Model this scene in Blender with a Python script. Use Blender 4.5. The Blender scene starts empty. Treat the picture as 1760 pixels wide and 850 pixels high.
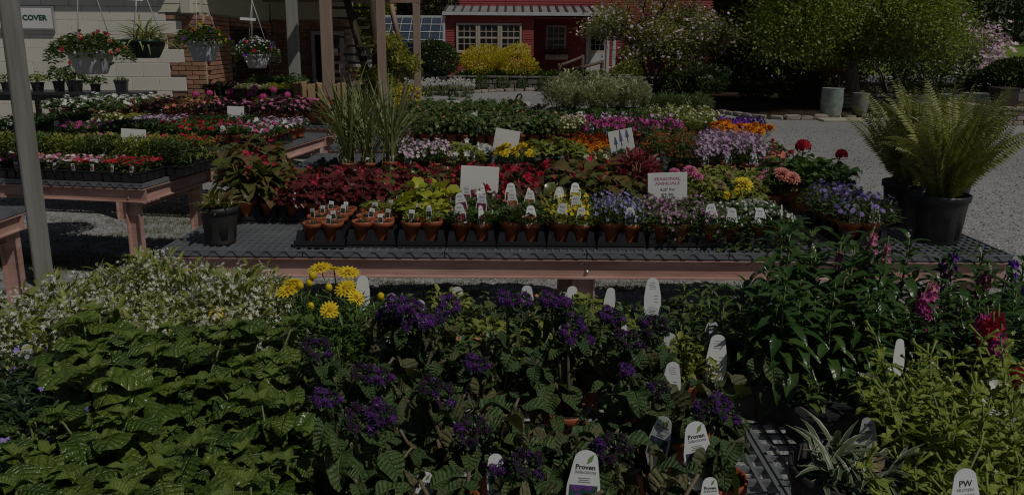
import bpy, bmesh, math, random
import numpy as np
from mathutils import Matrix, Vector, Euler

# ---------------------------------------------------------------- camera, sky, sun, exposure
SC = bpy.context.scene
COL = SC.collection
CAMH, PITCH, ROLL = 1.58, math.radians(12.3), math.radians(0.4)
cam = bpy.data.cameras.new('camera')
cam.sensor_width = 36.0
cam.lens = 27.0
cam.shift_y = (360 - 425) / 1760.0
cam.clip_start, cam.clip_end = 0.05, 2000
camo = bpy.data.objects.new('camera', cam)
COL.objects.link(camo)
CR = Matrix.Rotation(math.pi / 2 - PITCH, 3, 'X') @ Matrix.Rotation(ROLL, 3, 'Z')
camo.matrix_world = Matrix.Translation((0, 0, CAMH)) @ CR.to_4x4()
SC.camera = camo

SUNDIR = Vector((0.50, -0.42, 0.86)).normalized()      # towards the sun: behind the viewer's right shoulder
world = bpy.data.worlds.new('World')
SC.world = world
world.use_nodes = True
wn = world.node_tree.nodes
wl = world.node_tree.links
sky = wn.new('ShaderNodeTexSky')
sky.sky_type = 'NISHITA'
sky.sun_disc = False
sky.sun_elevation = math.asin(SUNDIR.z)
sky.sun_rotation = math.atan2(SUNDIR.x, SUNDIR.y)
wn['Background'].inputs[1].default_value = 0.05
wl.new(sky.outputs[0], wn['Background'].inputs[0])
sun = bpy.data.lights.new('sun', 'SUN')
sun.energy = 5.0
sun.angle = math.radians(0.53)
sun.color = (1.0, 0.955, 0.87)
suno = bpy.data.objects.new('sun', sun)
COL.objects.link(suno)
suno.rotation_euler = (-SUNDIR).to_track_quat('-Z', 'Y').to_euler()
suno.location = (10, -12, 25)
SC.view_settings.view_transform = 'Standard'
SC.view_settings.look = 'None'
SC.view_settings.exposure = -1.8
SC.view_settings.gamma = 1.0
SC.view_settings.use_curve_mapping = False
SC.render.engine = 'CYCLES'
SC.cycles.use_denoising = True
SC.cycles.filter_width = 1.15
SC.cycles.max_bounces = 6
SC.cycles.diffuse_bounces = 3
SC.cycles.transparent_max_bounces = 6
SC.cycles.transmission_bounces = 4

# ---------------------------------------------------------------- layout helpers
def ray(px, py):
    return CR @ Vector(((px - 880) / 1320.0, (360 - py) / 1320.0, -1.0))
def at(px, py, Y):
    d = ray(px, py)
    return Vector((0, 0, CAMH)) + d * (Y / d.y)
def onz(px, py, z):
    d = ray(px, py)
    return Vector((0, 0, CAMH)) + d * ((z - CAMH) / d.z)
def xat(px, Y, z):
    dep = Y * math.cos(PITCH) + (CAMH - z) * math.sin(PITCH)
    return (px - 880) / 1320.0 * dep

# ---------------------------------------------------------------- mesh building
class T:
    def __init__(s, v, faces, uv=None, smooth=True):
        s.v = np.array(v, dtype=np.float64).reshape(-1, 3)
        s.lt = np.array([len(f) for f in faces], dtype=np.int32)
        s.lp = np.array([i for f in faces for i in f], dtype=np.int32)
        s.uv = np.zeros((len(s.v), 2)) if uv is None else np.array(uv, dtype=np.float64)
        s.smooth = smooth
    def tf(s, M):
        t = T([], [])
        M = np.array(M)
        if M.shape == (3, 3):
            t.v = s.v @ M.T
        else:
            t.v = s.v @ M[:3, :3].T + M[:3, 3]
        t.lt, t.lp, t.uv, t.smooth = s.lt, s.lp, s.uv, s.smooth
        return t

class MB:
    def __init__(s):
        s.V, s.LP, s.LT, s.UV, s.M, s.R, s.S, s.n = [], [], [], [], [], [], [], 0
    def add(s, t, loc=(0, 0, 0), R=None, m=0, rnd=0.0, sc=1.0):
        v = t.v * sc
        if R is not None:
            v = v @ np.array(R)[:3, :3].T
        v = v + np.array(loc)
        k = len(v)
        s.V.append(v); s.LP.append(t.lp + s.n); s.LT.append(t.lt); s.UV.append(t.uv)
        s.M.append(np.full(len(t.lt), m, np.int32)); s.R.append(np.full(k, rnd)); s.S.append(np.full(len(t.lt), t.smooth))
        s.n += k
        return s
    def many(s, t, Rs, locs, m=0, rnd=None):
        N = len(locs)
        if N == 0:
            return s
        k = len(t.v)
        v = np.einsum('nij,kj->nki', Rs, t.v) + np.asarray(locs)[:, None, :]
        s.V.append(v.reshape(-1, 3))
        s.LP.append((t.lp[None, :] + (np.arange(N) * k)[:, None] + s.n).reshape(-1))
        s.LT.append(np.tile(t.lt, N)); s.UV.append(np.tile(t.uv, (N, 1)))
        s.M.append(np.full(N * len(t.lt), m, np.int32))
        s.R.append(np.repeat(np.random.rand(N) if rnd is None else rnd, k))
        s.S.append(np.full(N * len(t.lt), t.smooth))
        s.n += N * k
        return s
    def box(s, x0, x1, y0, y1, z0, z1, m=0, rnd=0.0):
        return s.add(boxT(x0, x1, y0, y1, z0, z1), m=m, rnd=rnd)
    def mesh(s, name, mats):
        me = bpy.data.meshes.new(name)
        if s.n == 0:
            return me
        V = np.concatenate(s.V); LP = np.concatenate(s.LP).astype(np.int32); LT = np.concatenate(s.LT).astype(np.int32)
        me.vertices.add(len(V)); me.vertices.foreach_set('co', V.astype(np.float32).ravel())
        me.loops.add(len(LP)); me.loops.foreach_set('vertex_index', LP)
        me.polygons.add(len(LT))
        ls = np.concatenate([[0], np.cumsum(LT)[:-1]]).astype(np.int32)
        me.polygons.foreach_set('loop_start', ls)
        me.polygons.foreach_set('loop_total', LT)
        me.polygons.foreach_set('material_index', np.concatenate(s.M))
        me.polygons.foreach_set('use_smooth', np.concatenate(s.S))
        uv = me.uv_layers.new(name='UVMap')
        uv.data.foreach_set('uv', np.concatenate(s.UV)[LP].astype(np.float32).ravel())
        a = me.attributes.new('rnd', 'FLOAT', 'POINT')
        a.data.foreach_set('value', np.concatenate(s.R).astype(np.float32))
        for mm in (mats if isinstance(mats, (list, tuple)) else [mats]):
            me.materials.append(mm)
        me.update(calc_edges=True)
        me.validate()
        return me

def boxT(x0, x1, y0, y1, z0, z1):
    v = [(x0, y0, z0), (x1, y0, z0), (x1, y1, z0), (x0, y1, z0), (x0, y0, z1), (x1, y0, z1), (x1, y1, z1), (x0, y1, z1)]
    return T(v, [(0, 3, 2, 1), (4, 5, 6, 7), (0, 1, 5, 4), (1, 2, 6, 5), (2, 3, 7, 6), (3, 0, 4, 7)], smooth=False)
_bb = {}
def bevT(sx, sy, sz, b=0.004, seg=1):
    """bevelled box centred in x and y, standing on z = 0"""
    key = (round(sx, 4), round(sy, 4), round(sz, 4), b, seg)
    if key not in _bb:
        bm = bmesh.new()
        bmesh.ops.create_cube(bm, size=1.0)
        for v in bm.verts:
            v.co = Vector((v.co.x * sx, v.co.y * sy, (v.co.z + 0.5) * sz))
        bmesh.ops.bevel(bm, geom=bm.edges[:], offset=b, segments=seg, affect='EDGES', profile=0.5)
        bm.verts.index_update()
        _bb[key] = T([v.co[:] for v in bm.verts], [[v.index for v in f.verts] for f in bm.faces], smooth=False)
        bm.free()
    return _bb[key]
def frustT(ax, ay, bx, by, h, cx=0, cy=0, z0=0):
    v = [(cx - ax, cy - ay, z0), (cx + ax, cy - ay, z0), (cx + ax, cy + ay, z0), (cx - ax, cy + ay, z0),
         (cx - bx, cy - by, z0 + h), (cx + bx, cy - by, z0 + h), (cx + bx, cy + by, z0 + h), (cx - bx, cy + by, z0 + h)]
    return T(v, [(0, 3, 2, 1), (4, 5, 6, 7), (0, 1, 5, 4), (1, 2, 6, 5), (2, 3, 7, 6), (3, 0, 4, 7)], smooth=False)
def lathe(prof, n=16, smooth=True, sq=0.0, rib=0.0, nrib=12):
    v, f = [], []
    for r, z in prof:
        for i in range(n):
            a = 2 * math.pi * i / n
            k = 1.0
            if sq:
                k = (abs(math.cos(a)) ** sq + abs(math.sin(a)) ** sq) ** (-1.0 / sq)
            if rib and prof[1][1] < z < prof[-4][1]:
                k *= 1 + rib * (1 if (i * nrib // n) % 2 else -1)
            v.append((r * k * math.cos(a), r * k * math.sin(a), z))
    for j in range(len(prof) - 1):
        for i in range(n):
            f.append((j * n + i, j * n + (i + 1) % n, (j + 1) * n + (i + 1) % n, (j + 1) * n + i))
    if prof[0][0] > 0.0005:
        f.append(tuple(reversed(range(n))))
    if prof[-1][0] > 0.0005:
        f.append(tuple(range((len(prof) - 1) * n, len(prof) * n)))
    return T(v, f, smooth=smooth)
def tube(pts, rad, n=6):
    pts = [Vector(p) for p in pts]
    rad = rad if isinstance(rad, (list, tuple)) else [rad] * len(pts)
    v, f = [], []
    ref = Vector((0.31, 0.17, 0.93))
    for i, p in enumerate(pts):
        d = (pts[min(i + 1, len(pts) - 1)] - pts[max(i - 1, 0)])
        d = d.normalized() if d.length > 1e-9 else Vector((0, 0, 1))
        if abs(d.dot(ref)) > 0.97:
            ref = Vector((0.93, 0.31, 0.17))
        x = d.cross(ref).normalized(); y = d.cross(x)
        for k in range(n):
            a = 2 * math.pi * k / n
            q = p + (x * math.cos(a) + y * math.sin(a)) * rad[i]
            v.append(q[:])
    for j in range(len(pts) - 1):
        for k in range(n):
            f.append((j * n + k, j * n + (k + 1) % n, (j + 1) * n + (k + 1) % n, (j + 1) * n + k))
    f.append(tuple(reversed(range(n)))); f.append(tuple(range((len(pts) - 1) * n, len(pts) * n)))
    return T(v, f)
def prism(poly, y0, y1, smooth=False):
    """polygon in x,z extruded along y"""
    n = len(poly)
    v = [(x, y0, z) for x, z in poly] + [(x, y1, z) for x, z in poly]
    f = [tuple(range(n)), tuple(reversed(range(n, 2 * n)))] + [(i + n, (i + 1) % n + n, (i + 1) % n, i) for i in range(n)]
    return T(v, f, smooth=smooth)

WID = {
    'ovate': lambda v: max(0.03, math.sin(math.pi * min(1, v ** 0.72)) ** 0.8 * (1 - 0.15 * v)),
    'broad': lambda v: max(0.03, math.sin(math.pi * min(1, v ** 0.7)) ** 0.58),
    'lance': lambda v: max(0.04, math.sin(math.pi * v ** 0.8) ** 1.1),
    'cord': lambda v: max(0.03, (math.sin(math.pi * (0.18 + 0.82 * v) ** 1.0) ** 0.75)),
    'linear': lambda v: max(0.05, min(1, 3 * v + 0.4, (1 - v) * 2.6)),
    'round': lambda v: max(0.05, math.sqrt(max(0, 1 - (2 * v - 1) ** 2))),
    'obov': lambda v: max(0.06, math.sin(math.pi * v ** 1.5) ** 0.7),
    'petal': lambda v: max(0.12, min(1.0, 0.25 + 1.3 * v) * (1 if v < 0.8 else math.sqrt(max(0.05, 1 - ((v - 0.8) / 0.21) ** 2)))),
}
def leaf(shape='ovate', w=0.5, nl=4, nw=1, fold=0.25, curl=0.5, ripple=0.0, stalk=0.0, serr=0.0, twist=0.0, ph=0.0):
    """a leaf of unit length along +y, upper side +z"""
    v, uv, f = [], [], []
    y = z = 0.0
    if stalk:
        y += stalk
    for i in range(nl + 1):
        t = i / nl
        ang = curl * (t - 0.25)
        if i:
            y += math.cos(ang) / nl; z -= math.sin(ang) / nl
        hw = 0.5 * w * WID[shape](t)
        if serr and i % 2:
            hw *= 1 - serr
        for j in range(-nw, nw + 1):
            u = j / nw
            zz = fold * abs(u) * hw * 1.4 + ripple * math.sin(ph + t * 9 + u * 2.2) * (0.3 + abs(u)) * 0.1
            a = twist * t
            x = u * hw
            v.append((x * math.cos(a), y + zz * math.sin(ang), z + zz * math.cos(ang) + x * math.sin(a)))
            uv.append((0.5 + 0.5 * u, t))
    m = 2 * nw + 1
    for i in range(nl):
        for j in range(2 * nw):
            a = i * m + j
            f.append((a, a + 1, a + m + 1, a + m))
    if stalk:
        b = len(v); r = 0.018
        v += [(-r, 0, 0), (r, 0, 0), (r, stalk + 0.05, 0.0), (-r, stalk + 0.05, 0.0)]
        uv += [(0.5, 0.02)] * 4
        f.append((b, b + 1, b + 2, b + 3))
    return T(v, f, uv)
def ring(pt, n, tilt, r0=0.0, z=0.0, sc=1.0, off=0.0, jit=0.0):
    """n copies of petal template pt round the z axis, tilted up by tilt; merged to one template"""
    V, F, UV = [], [], []
    for i in range(n):
        a = 2 * math.pi * i / n + off
        tl = tilt + (random.uniform(-jit, jit) if jit else 0)
        M = Matrix.Rotation(a, 3, 'Z') @ Matrix.Rotation(tl, 3, 'X')
        b = len(V)
        for q in pt.v:
            p = M @ (Vector(q) * sc)
            V.append((p.x - math.sin(a) * r0, p.y + math.cos(a) * r0, p.z + z))
        UV += [tuple(u) for u in pt.uv]
        k = 0
        for c in pt.lt:
            F.append(tuple(int(x) + b for x in pt.lp[k:k + c])); k += c
    return T(V, F, UV)
def join(*ts):
    V, F, UV = [], [], []
    for t in ts:
        b = len(V)
        V += [tuple(q) for q in t.v]; UV += [tuple(u) for u in t.uv]
        k = 0
        for c in t.lt:
            F.append(tuple(int(x) + b for x in t.lp[k:k + c])); k += c
    return T(V, F, UV, smooth=ts[0].smooth)

def nrm(a):
    return a / np.maximum(1e-9, np.linalg.norm(a, axis=-1, keepdims=True))
def framesY(d, n, sc):
    """rotations with y along d and z near n, scaled"""
    d = nrm(np.asarray(d, float)); n = np.broadcast_to(np.asarray(n, float), d.shape)
    x = np.cross(d, n)
    bad = np.linalg.norm(x, axis=1) < 1e-4
    x[bad] = (1, 0, 0)
    x = nrm(x); z = np.cross(x, d)
    sc = np.broadcast_to(np.asarray(sc, float).reshape(-1, 1, 1) if np.ndim(sc) else sc, (len(d), 1, 1))
    return np.stack([x, d, z], axis=2) * sc
def framesZ(d, sc, rng):
    """rotations with z along d, random spin, scaled"""
    d = nrm(np.asarray(d, float))
    q = nrm(rng.normal(size=d.shape))
    x = nrm(np.cross(d, q)); y = np.cross(d, x)
    sc = np.broadcast_to(np.asarray(sc, float).reshape(-1, 1, 1) if np.ndim(sc) else sc, (len(d), 1, 1))
    return np.stack([x, y, d], axis=2) * sc
def sph(a, el):
    return np.stack([np.cos(a) * np.cos(el), np.sin(a) * np.cos(el), np.sin(el)], axis=-1)

# ---------------------------------------------------------------- objects, parts, labels
def link(o, parent=None, M=None):
    COL.objects.link(o)
    if parent is not None:
        o.parent = parent
    if M is not None:
        o.matrix_basis = M
    return o
def part(name, me, parent, M=None, kind=None, label=None):
    o = bpy.data.objects.new(name, me)
    link(o, parent, M)
    if kind:
        o['kind'] = kind
    if label:
        o['label'] = label
    return o
def tag(o, label, cat, group=None):
    o['label'] = label; o['category'] = cat
    if group:
        o['group'] = group
    return o
def thing(name, label, cat, loc=(0, 0, 0), rz=0.0, group=None, sc=1.0, M=None):
    o = bpy.data.objects.new(name, None)
    o.empty_display_size = 0.05
    link(o, None, M if M is not None else Matrix.LocRotScale(Vector(loc), Euler((0, 0, rz)), Vector((sc, sc, sc))))
    return tag(o, label, cat, group)
def struct(name, me, M=None):
    o = part(name, me, None, M)
    o['kind'] = 'structure'
    return o
def stuff(name, me, label, cat, M=None):
    o = part(name, me, None, M)
    o['kind'] = 'stuff'; o['label'] = label; o['category'] = cat
    return o
class Pr:
    """a prototype: list of (part name, mesh, matrix, kind, [(sub name, mesh, matrix)])"""
    def __init__(s, *parts):
        s.parts = list(parts)
    def put(s, name, label, cat, loc, rz=0.0, sc=1.0, group=None, tilt=0.0, extra=()):
        M = Matrix.LocRotScale(Vector(loc), Euler((tilt * math.cos(rz * 3), tilt * math.sin(rz * 5), rz)), Vector((sc, sc, sc)))
        o = thing(name, label, cat, M=M, group=group)
        for p in list(s.parts) + list(extra):
            nm, me, mm, kd, subs = (list(p) + [None, None, None])[:5]
            c = part(nm, me, o, mm, kd)
            for q in (subs or []):
                part(q[0], q[1], c, q[2] if len(q) > 2 else None)
        return o
ORD = ('first second third fourth fifth sixth seventh eighth ninth tenth eleventh twelfth thirteenth fourteenth fifteenth sixteenth '
       'seventeenth eighteenth nineteenth twentieth').split()
def ordw(i):
    if i < 20:
        return ORD[i]
    tens = ['twenty', 'thirty', 'forty', 'fifty', 'sixty', 'seventy', 'eighty', 'ninety'][i // 10 + (1 if i % 10 == 9 else 0) - 2]
    k = (i + 1) % 10
    return (tens[:-1] + 'ieth') if k == 0 else tens + '-' + ORD[k - 1]
Tr = Matrix.Translation
def TRS(loc, e=(0, 0, 0), sc=1.0):
    s = (sc, sc, sc) if not isinstance(sc, (tuple, list)) else sc
    return Matrix.LocRotScale(Vector(loc), Euler(e), Vector(s))
# ---------------------------------------------------------------- materials
_mats = {}
def newmat(name):
    m = bpy.data.materials.new(name)
    m.use_nodes = True
    nt = m.node_tree
    b = nt.nodes['Principled BSDF']
    return m, nt, b
def C4(c):
    return (c[0], c[1], c[2], 1.0)
def rndnode(nt):
    a = nt.nodes.new('ShaderNodeAttribute'); a.attribute_name = 'rnd'
    oi = nt.nodes.new('ShaderNodeObjectInfo')
    s = nt.nodes.new('ShaderNodeMath'); s.operation = 'ADD'
    fr = nt.nodes.new('ShaderNodeMath'); fr.operation = 'FRACT'
    nt.links.new(a.outputs['Fac'], s.inputs[0]); nt.links.new(oi.outputs['Random'], s.inputs[1]); nt.links.new(s.outputs[0], fr.inputs[0])
    return fr.outputs[0]
def mixc(nt, fac, a, b, mode='MIX'):
    n = nt.nodes.new('ShaderNodeMix'); n.data_type = 'RGBA'; n.blend_type = mode
    for inp, val in ((n.inputs[0], fac), (n.inputs[6], a), (n.inputs[7], b)):
        if hasattr(val, 'is_linked') or hasattr(val, 'links'):
            nt.links.new(val, inp)
        elif isinstance(val, (int, float)):
            inp.default_value = val
        else:
            inp.default_value = C4(val)
    return n.outputs[2]
def math_(nt, op, a, b=None, c=None):
    n = nt.nodes.new('ShaderNodeMath'); n.operation = op
    for i, val in enumerate((a, b, c)):
        if val is None:
            continue
        if isinstance(val, (int, float)):
            n.inputs[i].default_value = val
        else:
            nt.links.new(val, n.inputs[i])
    return n.outputs[0]
def ramp(nt, fac, stops):
    n = nt.nodes.new('ShaderNodeValToRGB')
    e = n.color_ramp.elements
    while len(e) > 1:
        e.remove(e[-1])
    e[0].position = stops[0][0]; e[0].color = C4(stops[0][1])
    for p, c in stops[1:]:
        q = e.new(p); q.color = C4(c)
    nt.links.new(fac, n.inputs[0])
    return n.outputs[0]
def noise(nt, scale, detail=3, vec=None, coord='Object', rough=0.55):
    n = nt.nodes.new('ShaderNodeTexNoise')
    n.inputs['Scale'].default_value = scale; n.inputs['Detail'].default_value = detail; n.inputs['Roughness'].default_value = rough
    if vec is None:
        tc = nt.nodes.new('ShaderNodeTexCoord'); vec = tc.outputs[coord]
    nt.links.new(vec, n.inputs['Vector'])
    return n.outputs['Fac']
def scaled(nt, sc, coord='Object'):
    tc = nt.nodes.new('ShaderNodeTexCoord'); mp = nt.nodes.new('ShaderNodeMapping')
    mp.inputs['Scale'].default_value = sc
    nt.links.new(tc.outputs[coord], mp.inputs['Vector'])
    return mp.outputs[0]
def bump(nt, b, h, strength=0.3, dist=0.01):
    n = nt.nodes.new('ShaderNodeBump'); n.inputs['Strength'].default_value = strength; n.inputs['Distance'].default_value = dist
    nt.links.new(h, n.inputs['Height']); nt.links.new(n.outputs[0], b.inputs['Normal'])
    return n
def plain(name, c, rough=0.6, c2=None, scale=8.0, bmp=0.0, bscale=60.0, spec=0.4, metal=0.0, rvar=0.0, stretch=None, bdist=0.004):
    m, nt, b = newmat(name)
    b.inputs['Roughness'].default_value = rough; b.inputs['Metallic'].default_value = metal
    b.inputs['Specular IOR Level'].default_value = spec
    vec = scaled(nt, stretch) if stretch else None
    if c2 is not None:
        f = noise(nt, scale, 4, vec)
        f2 = ramp(nt, f, [(0.32, c), (0.68, c2)])
        if rvar:
            r = rndnode(nt)
            hs = nt.nodes.new('ShaderNodeHueSaturation')
            nt.links.new(math_(nt, 'MULTIPLY_ADD', r, rvar, 1 - rvar / 2), hs.inputs['Value'])
            nt.links.new(f2, hs.inputs['Color']); f2 = hs.outputs[0]
        nt.links.new(f2, b.inputs['Base Color'])
    else:
        b.inputs['Base Color'].default_value = C4(c)
    if bmp:
        bump(nt, b, noise(nt, bscale, 3, vec), bmp, bdist)
    return m
def leafmat(name, c1, c2, rough=0.4, trans=0.2, vein=0.0, nv=7, tip=None, edge=None, spec=0.5, veincol=None, midrib=True):
    """leaf colours c1..c2 by leaf, optional ribbed relief along the veins (uv), brown edge, pale margins"""
    m, nt, b = newmat(name)
    b.inputs['Roughness'].default_value = rough
    b.inputs['Specular IOR Level'].default_value = spec
    col = mixc(nt, rndnode(nt), c1, c2)
    if vein or edge or tip or veincol:
        tc = nt.nodes.new('ShaderNodeTexCoord'); sx = nt.nodes.new('ShaderNodeSeparateXYZ')
        nt.links.new(tc.outputs['UV'], sx.inputs[0])
        u = math_(nt, 'ABSOLUTE', math_(nt, 'MULTIPLY_ADD', sx.outputs[0], 2.0, -1.0)); v = sx.outputs[1]
        ns = noise(nt, 30, 3, tc.outputs['Object'])
    if vein:
        ph = math_(nt, 'SUBTRACT', math_(nt, 'MULTIPLY', v, nv * 6.283), math_(nt, 'MULTIPLY', u, 5.0))
        h1 = math_(nt, 'ABSOLUTE', math_(nt, 'SINE', math_(nt, 'MULTIPLY', ph, 0.5)))
        h1 = math_(nt, 'POWER', h1, 0.55)
        mid = math_(nt, 'MINIMUM', math_(nt, 'MULTIPLY', u, 9.0), 1.0)
        vo = nt.nodes.new('ShaderNodeTexVoronoi'); vo.inputs['Scale'].default_value = 22.0
        mp = nt.nodes.new('ShaderNodeMapping'); mp.inputs['Scale'].default_value = (0.6, 1, 1)
        nt.links.new(tc.outputs['UV'], mp.inputs['Vector']); nt.links.new(mp.outputs[0], vo.inputs['Vector'])
        h = math_(nt, 'ADD', math_(nt, 'MULTIPLY', h1, mid), math_(nt, 'MULTIPLY', math_(nt, 'SUBTRACT', 1.0, vo.outputs['Distance']), 0.5))
        bump(nt, b, h, vein, 0.0035)
        if veincol:
            fv = math_(nt, 'LESS_THAN', math_(nt, 'MULTIPLY', h1, mid), 0.33)
            col = mixc(nt, math_(nt, 'MULTIPLY', fv, 0.6), col, veincol)
    if tip:
        col = mixc(nt, math_(nt, 'GREATER_THAN', math_(nt, 'ADD', u, math_(nt, 'MULTIPLY', math_(nt, 'SUBTRACT', ns, 0.5), 0.5)), 0.8), col, tip)
    if edge:
        e = math_(nt, 'MAXIMUM', u, math_(nt, 'MULTIPLY', v, 0.95))
        e = math_(nt, 'ADD', e, math_(nt, 'MULTIPLY', math_(nt, 'SUBTRACT', ns, 0.5), 1.6))
        ef = ramp(nt, math_(nt, 'MULTIPLY', e, 0.6), [(0.66, (0, 0, 0)), (0.78, (1, 1, 1))])
        col = mixc(nt, ef, col, edge)
    nt.links.new(col, b.inputs['Base Color'])
    if trans:
        tr = nt.nodes.new('ShaderNodeBsdfTranslucent')
        tcol = mixc(nt, 1.0, col, (1.5, 1.6, 0.7), 'MULTIPLY')
        nt.links.new(tcol, tr.inputs['Color'])
        mx = nt.nodes.new('ShaderNodeMixShader'); mx.inputs[0].default_value = trans
        nt.links.new(b.outputs[0], mx.inputs[1]); nt.links.new(tr.outputs[0], mx.inputs[2])
        nt.links.new(mx.outputs[0], nt.nodes['Material Output'].inputs[0])
    return m
def petal(name, c1, c2=None, trans=0.25, eye=None, rough=0.6):
    m = leafmat(name, c1, c2 or tuple(x * 0.8 for x in c1), rough, 0.0, spec=0.2)
    nt = m.node_tree; b = nt.nodes['Principled BSDF']
    src = b.inputs['Base Color'].links[0].from_socket
    if eye:
        tc = nt.nodes.new('ShaderNodeTexCoord'); sx = nt.nodes.new('ShaderNodeSeparateXYZ'); nt.links.new(tc.outputs['UV'], sx.inputs[0])
        src = mixc(nt, math_(nt, 'LESS_THAN', sx.outputs[1], 0.3), src, eye)
        nt.links.new(src, b.inputs['Base Color'])
    tr = nt.nodes.new('ShaderNodeBsdfTranslucent'); nt.links.new(src, tr.inputs['Color'])
    mx = nt.nodes.new('ShaderNodeMixShader'); mx.inputs[0].default_value = trans
    nt.links.new(b.outputs[0], mx.inputs[1]); nt.links.new(tr.outputs[0], mx.inputs[2]); nt.links.new(mx.outputs[0], nt.nodes['Material Output'].inputs[0])
    return m
def printmat(name, cols, bg, scale=26.0):
    """flat print of a flower photograph: blobs of petal colour on a leafy ground"""
    m, nt, b = newmat(name)
    b.inputs['Roughness'].default_value = 0.35
    vo = nt.nodes.new('ShaderNodeTexVoronoi'); vo.inputs['Scale'].default_value = scale * 6
    tc = nt.nodes.new('ShaderNodeTexCoord'); nt.links.new(tc.outputs['Object'], vo.inputs['Vector'])
    sp = nt.nodes.new('ShaderNodeSeparateColor'); nt.links.new(vo.outputs['Color'], sp.inputs[0])
    c = mixc(nt, sp.outputs[0], cols[0], cols[1])
    c = mixc(nt, math_(nt, 'GREATER_THAN', vo.outputs['Distance'], 0.52), c, bg)
    c = mixc(nt, math_(nt, 'GREATER_THAN', sp.outputs[1], 0.72), c, bg)
    nt.links.new(c, b.inputs['Base Color'])
    return m

M = {}
M['terra'] = plain('terracotta_plastic', (0.43, 0.125, 0.052), 0.42, (0.33, 0.09, 0.04), 6, 0.05, 40, rvar=0.25)
M['soil'] = plain('potting_soil', (0.045, 0.028, 0.018), 0.95, (0.015, 0.01, 0.007), 120, 0.9, 140, bdist=0.01)
M['black'] = plain('black_plastic', (0.019, 0.02, 0.023), 0.4, (0.034, 0.035, 0.038), 14, 0.12, 50, spec=0.5)
M['tray'] = plain('tray_plastic', (0.014, 0.015, 0.018), 0.36, (0.026, 0.026, 0.03), 20, 0.08, 60, spec=0.5)
M['pot_dusty'] = plain('dusty_black_pot', (0.014, 0.0145, 0.016), 0.5, (0.05, 0.046, 0.042), 5, 0.15, 40)
M['mesh'] = plain('bench_mesh_plastic', (0.13, 0.14, 0.155), 0.42, (0.20, 0.21, 0.225), 5, 0.2, 90, spec=0.5)
M['pink'] = plain('pink_fibreglass', (0.40, 0.225, 0.185), 0.55, (0.60, 0.405, 0.35), 3.0, 0.2, 30, stretch=(1, 1, 6), rvar=0.1)
M['bolt'] = plain('zinc_bolt', (0.4, 0.4, 0.4), 0.4, metal=0.8)
M['white'] = plain('white_card', (0.80, 0.80, 0.78), 0.5, (0.72, 0.72, 0.70), 6)
M['tagw'] = plain('tag_plastic', (0.80, 0.81, 0.81), 0.35, (0.74, 0.75, 0.77), 25)
M['ink'] = plain('dark_ink', (0.03, 0.03, 0.035), 0.5)
M['inkg'] = plain('green_ink', (0.015, 0.09, 0.06), 0.5)
M['inkp'] = plain('pink_ink', (0.48, 0.24, 0.30), 0.5)
M['inkl'] = plain('lavender_ink', (0.13, 0.12, 0.3), 0.5)
M['inkgrey'] = plain('grey_ink', (0.3, 0.3, 0.31), 0.5)
M['leafink'] = plain('leaf_green_ink', (0.16, 0.3, 0.08), 0.5)
M['stem'] = plain('green_stem', (0.10, 0.15, 0.04), 0.5, (0.16, 0.17, 0.06), 30)
M['dstem'] = plain('dark_stem', (0.05, 0.06, 0.025), 0.6, (0.10, 0.07, 0.04), 20)
M['hstem'] = plain('brownish_stem', (0.13, 0.10, 0.05), 0.6, (0.18, 0.14, 0.09), 15, 0.2, 90)
M['bark'] = plain('bark', (0.13, 0.11, 0.09), 0.9, (0.24, 0.21, 0.175), 6, 0.9, 12, stretch=(3, 3, 0.5), bdist=0.03)
M['post'] = plain('weathered_post', (0.17, 0.16, 0.135), 0.75, (0.27, 0.27, 0.25), 3, 0.4, 14, stretch=(6, 6, 0.35), bdist=0.006)
M['postg'] = plain('grey_post', (0.22, 0.225, 0.19), 0.8, (0.30, 0.30, 0.27), 3, 0.3, 14, stretch=(6, 6, 0.35))
M['tan'] = plain('tan_painted_timber', (0.27, 0.185, 0.14), 0.7, (0.33, 0.235, 0.185), 3, 0.3, 14, stretch=(5, 5, 0.4))
M['dwood'] = plain('dark_timber', (0.05, 0.036, 0.027), 0.8, (0.085, 0.06, 0.045), 5, 0.3, 14)
M['block'] = plain('cream_painted_block', (0.73, 0.69, 0.60), 0.75, (0.77, 0.73, 0.645), 2.5, 0.35, 60, rvar=0.08, bdist=0.006)
M['mortarc'] = plain('cream_mortar', (0.55, 0.49, 0.39), 0.9)
M['brick'] = plain('brick', (0.32, 0.155, 0.095), 0.85, (0.40, 0.22, 0.145), 8, 0.5, 60, rvar=0.45)
M['mortar'] = plain('mortar', (0.44, 0.38, 0.31), 0.95, (0.5, 0.43, 0.36), 12, 0.4, 60)
M['siding'] = plain('cream_siding', (0.60, 0.57, 0.46), 0.6, (0.65, 0.61, 0.5), 4)
M['redside'] = plain('barn_red_board', (0.29, 0.045, 0.045), 0.62, (0.34, 0.062, 0.058), 2.2, 0.25, 20, stretch=(0.6, 4, 4), rvar=0.22)
M['trim'] = plain('beige_trim', (0.50, 0.43, 0.36), 0.6, (0.56, 0.49, 0.42), 5)
M['wtrim'] = plain('white_metal_trim', (0.62, 0.64, 0.66), 0.45, (0.55, 0.57, 0.58), 5)
M['roof'] = plain('grey_metal_roof', (0.33, 0.34, 0.33), 0.5, (0.4, 0.4, 0.39), 2, metal=0.3)
M['seam'] = plain('dark_roof_seam', (0.06, 0.062, 0.064), 0.5)
M['glass'] = plain('dark_window_glass', (0.012, 0.013, 0.015), 0.08, spec=0.6)
M['ghglass'] = plain('greenhouse_glass', (0.035, 0.05, 0.075), 0.2, (0.08, 0.105, 0.14), 0.8, spec=0.6)
M['dark'] = plain('dark_interior', (0.01, 0.009, 0.008), 0.9)
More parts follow.
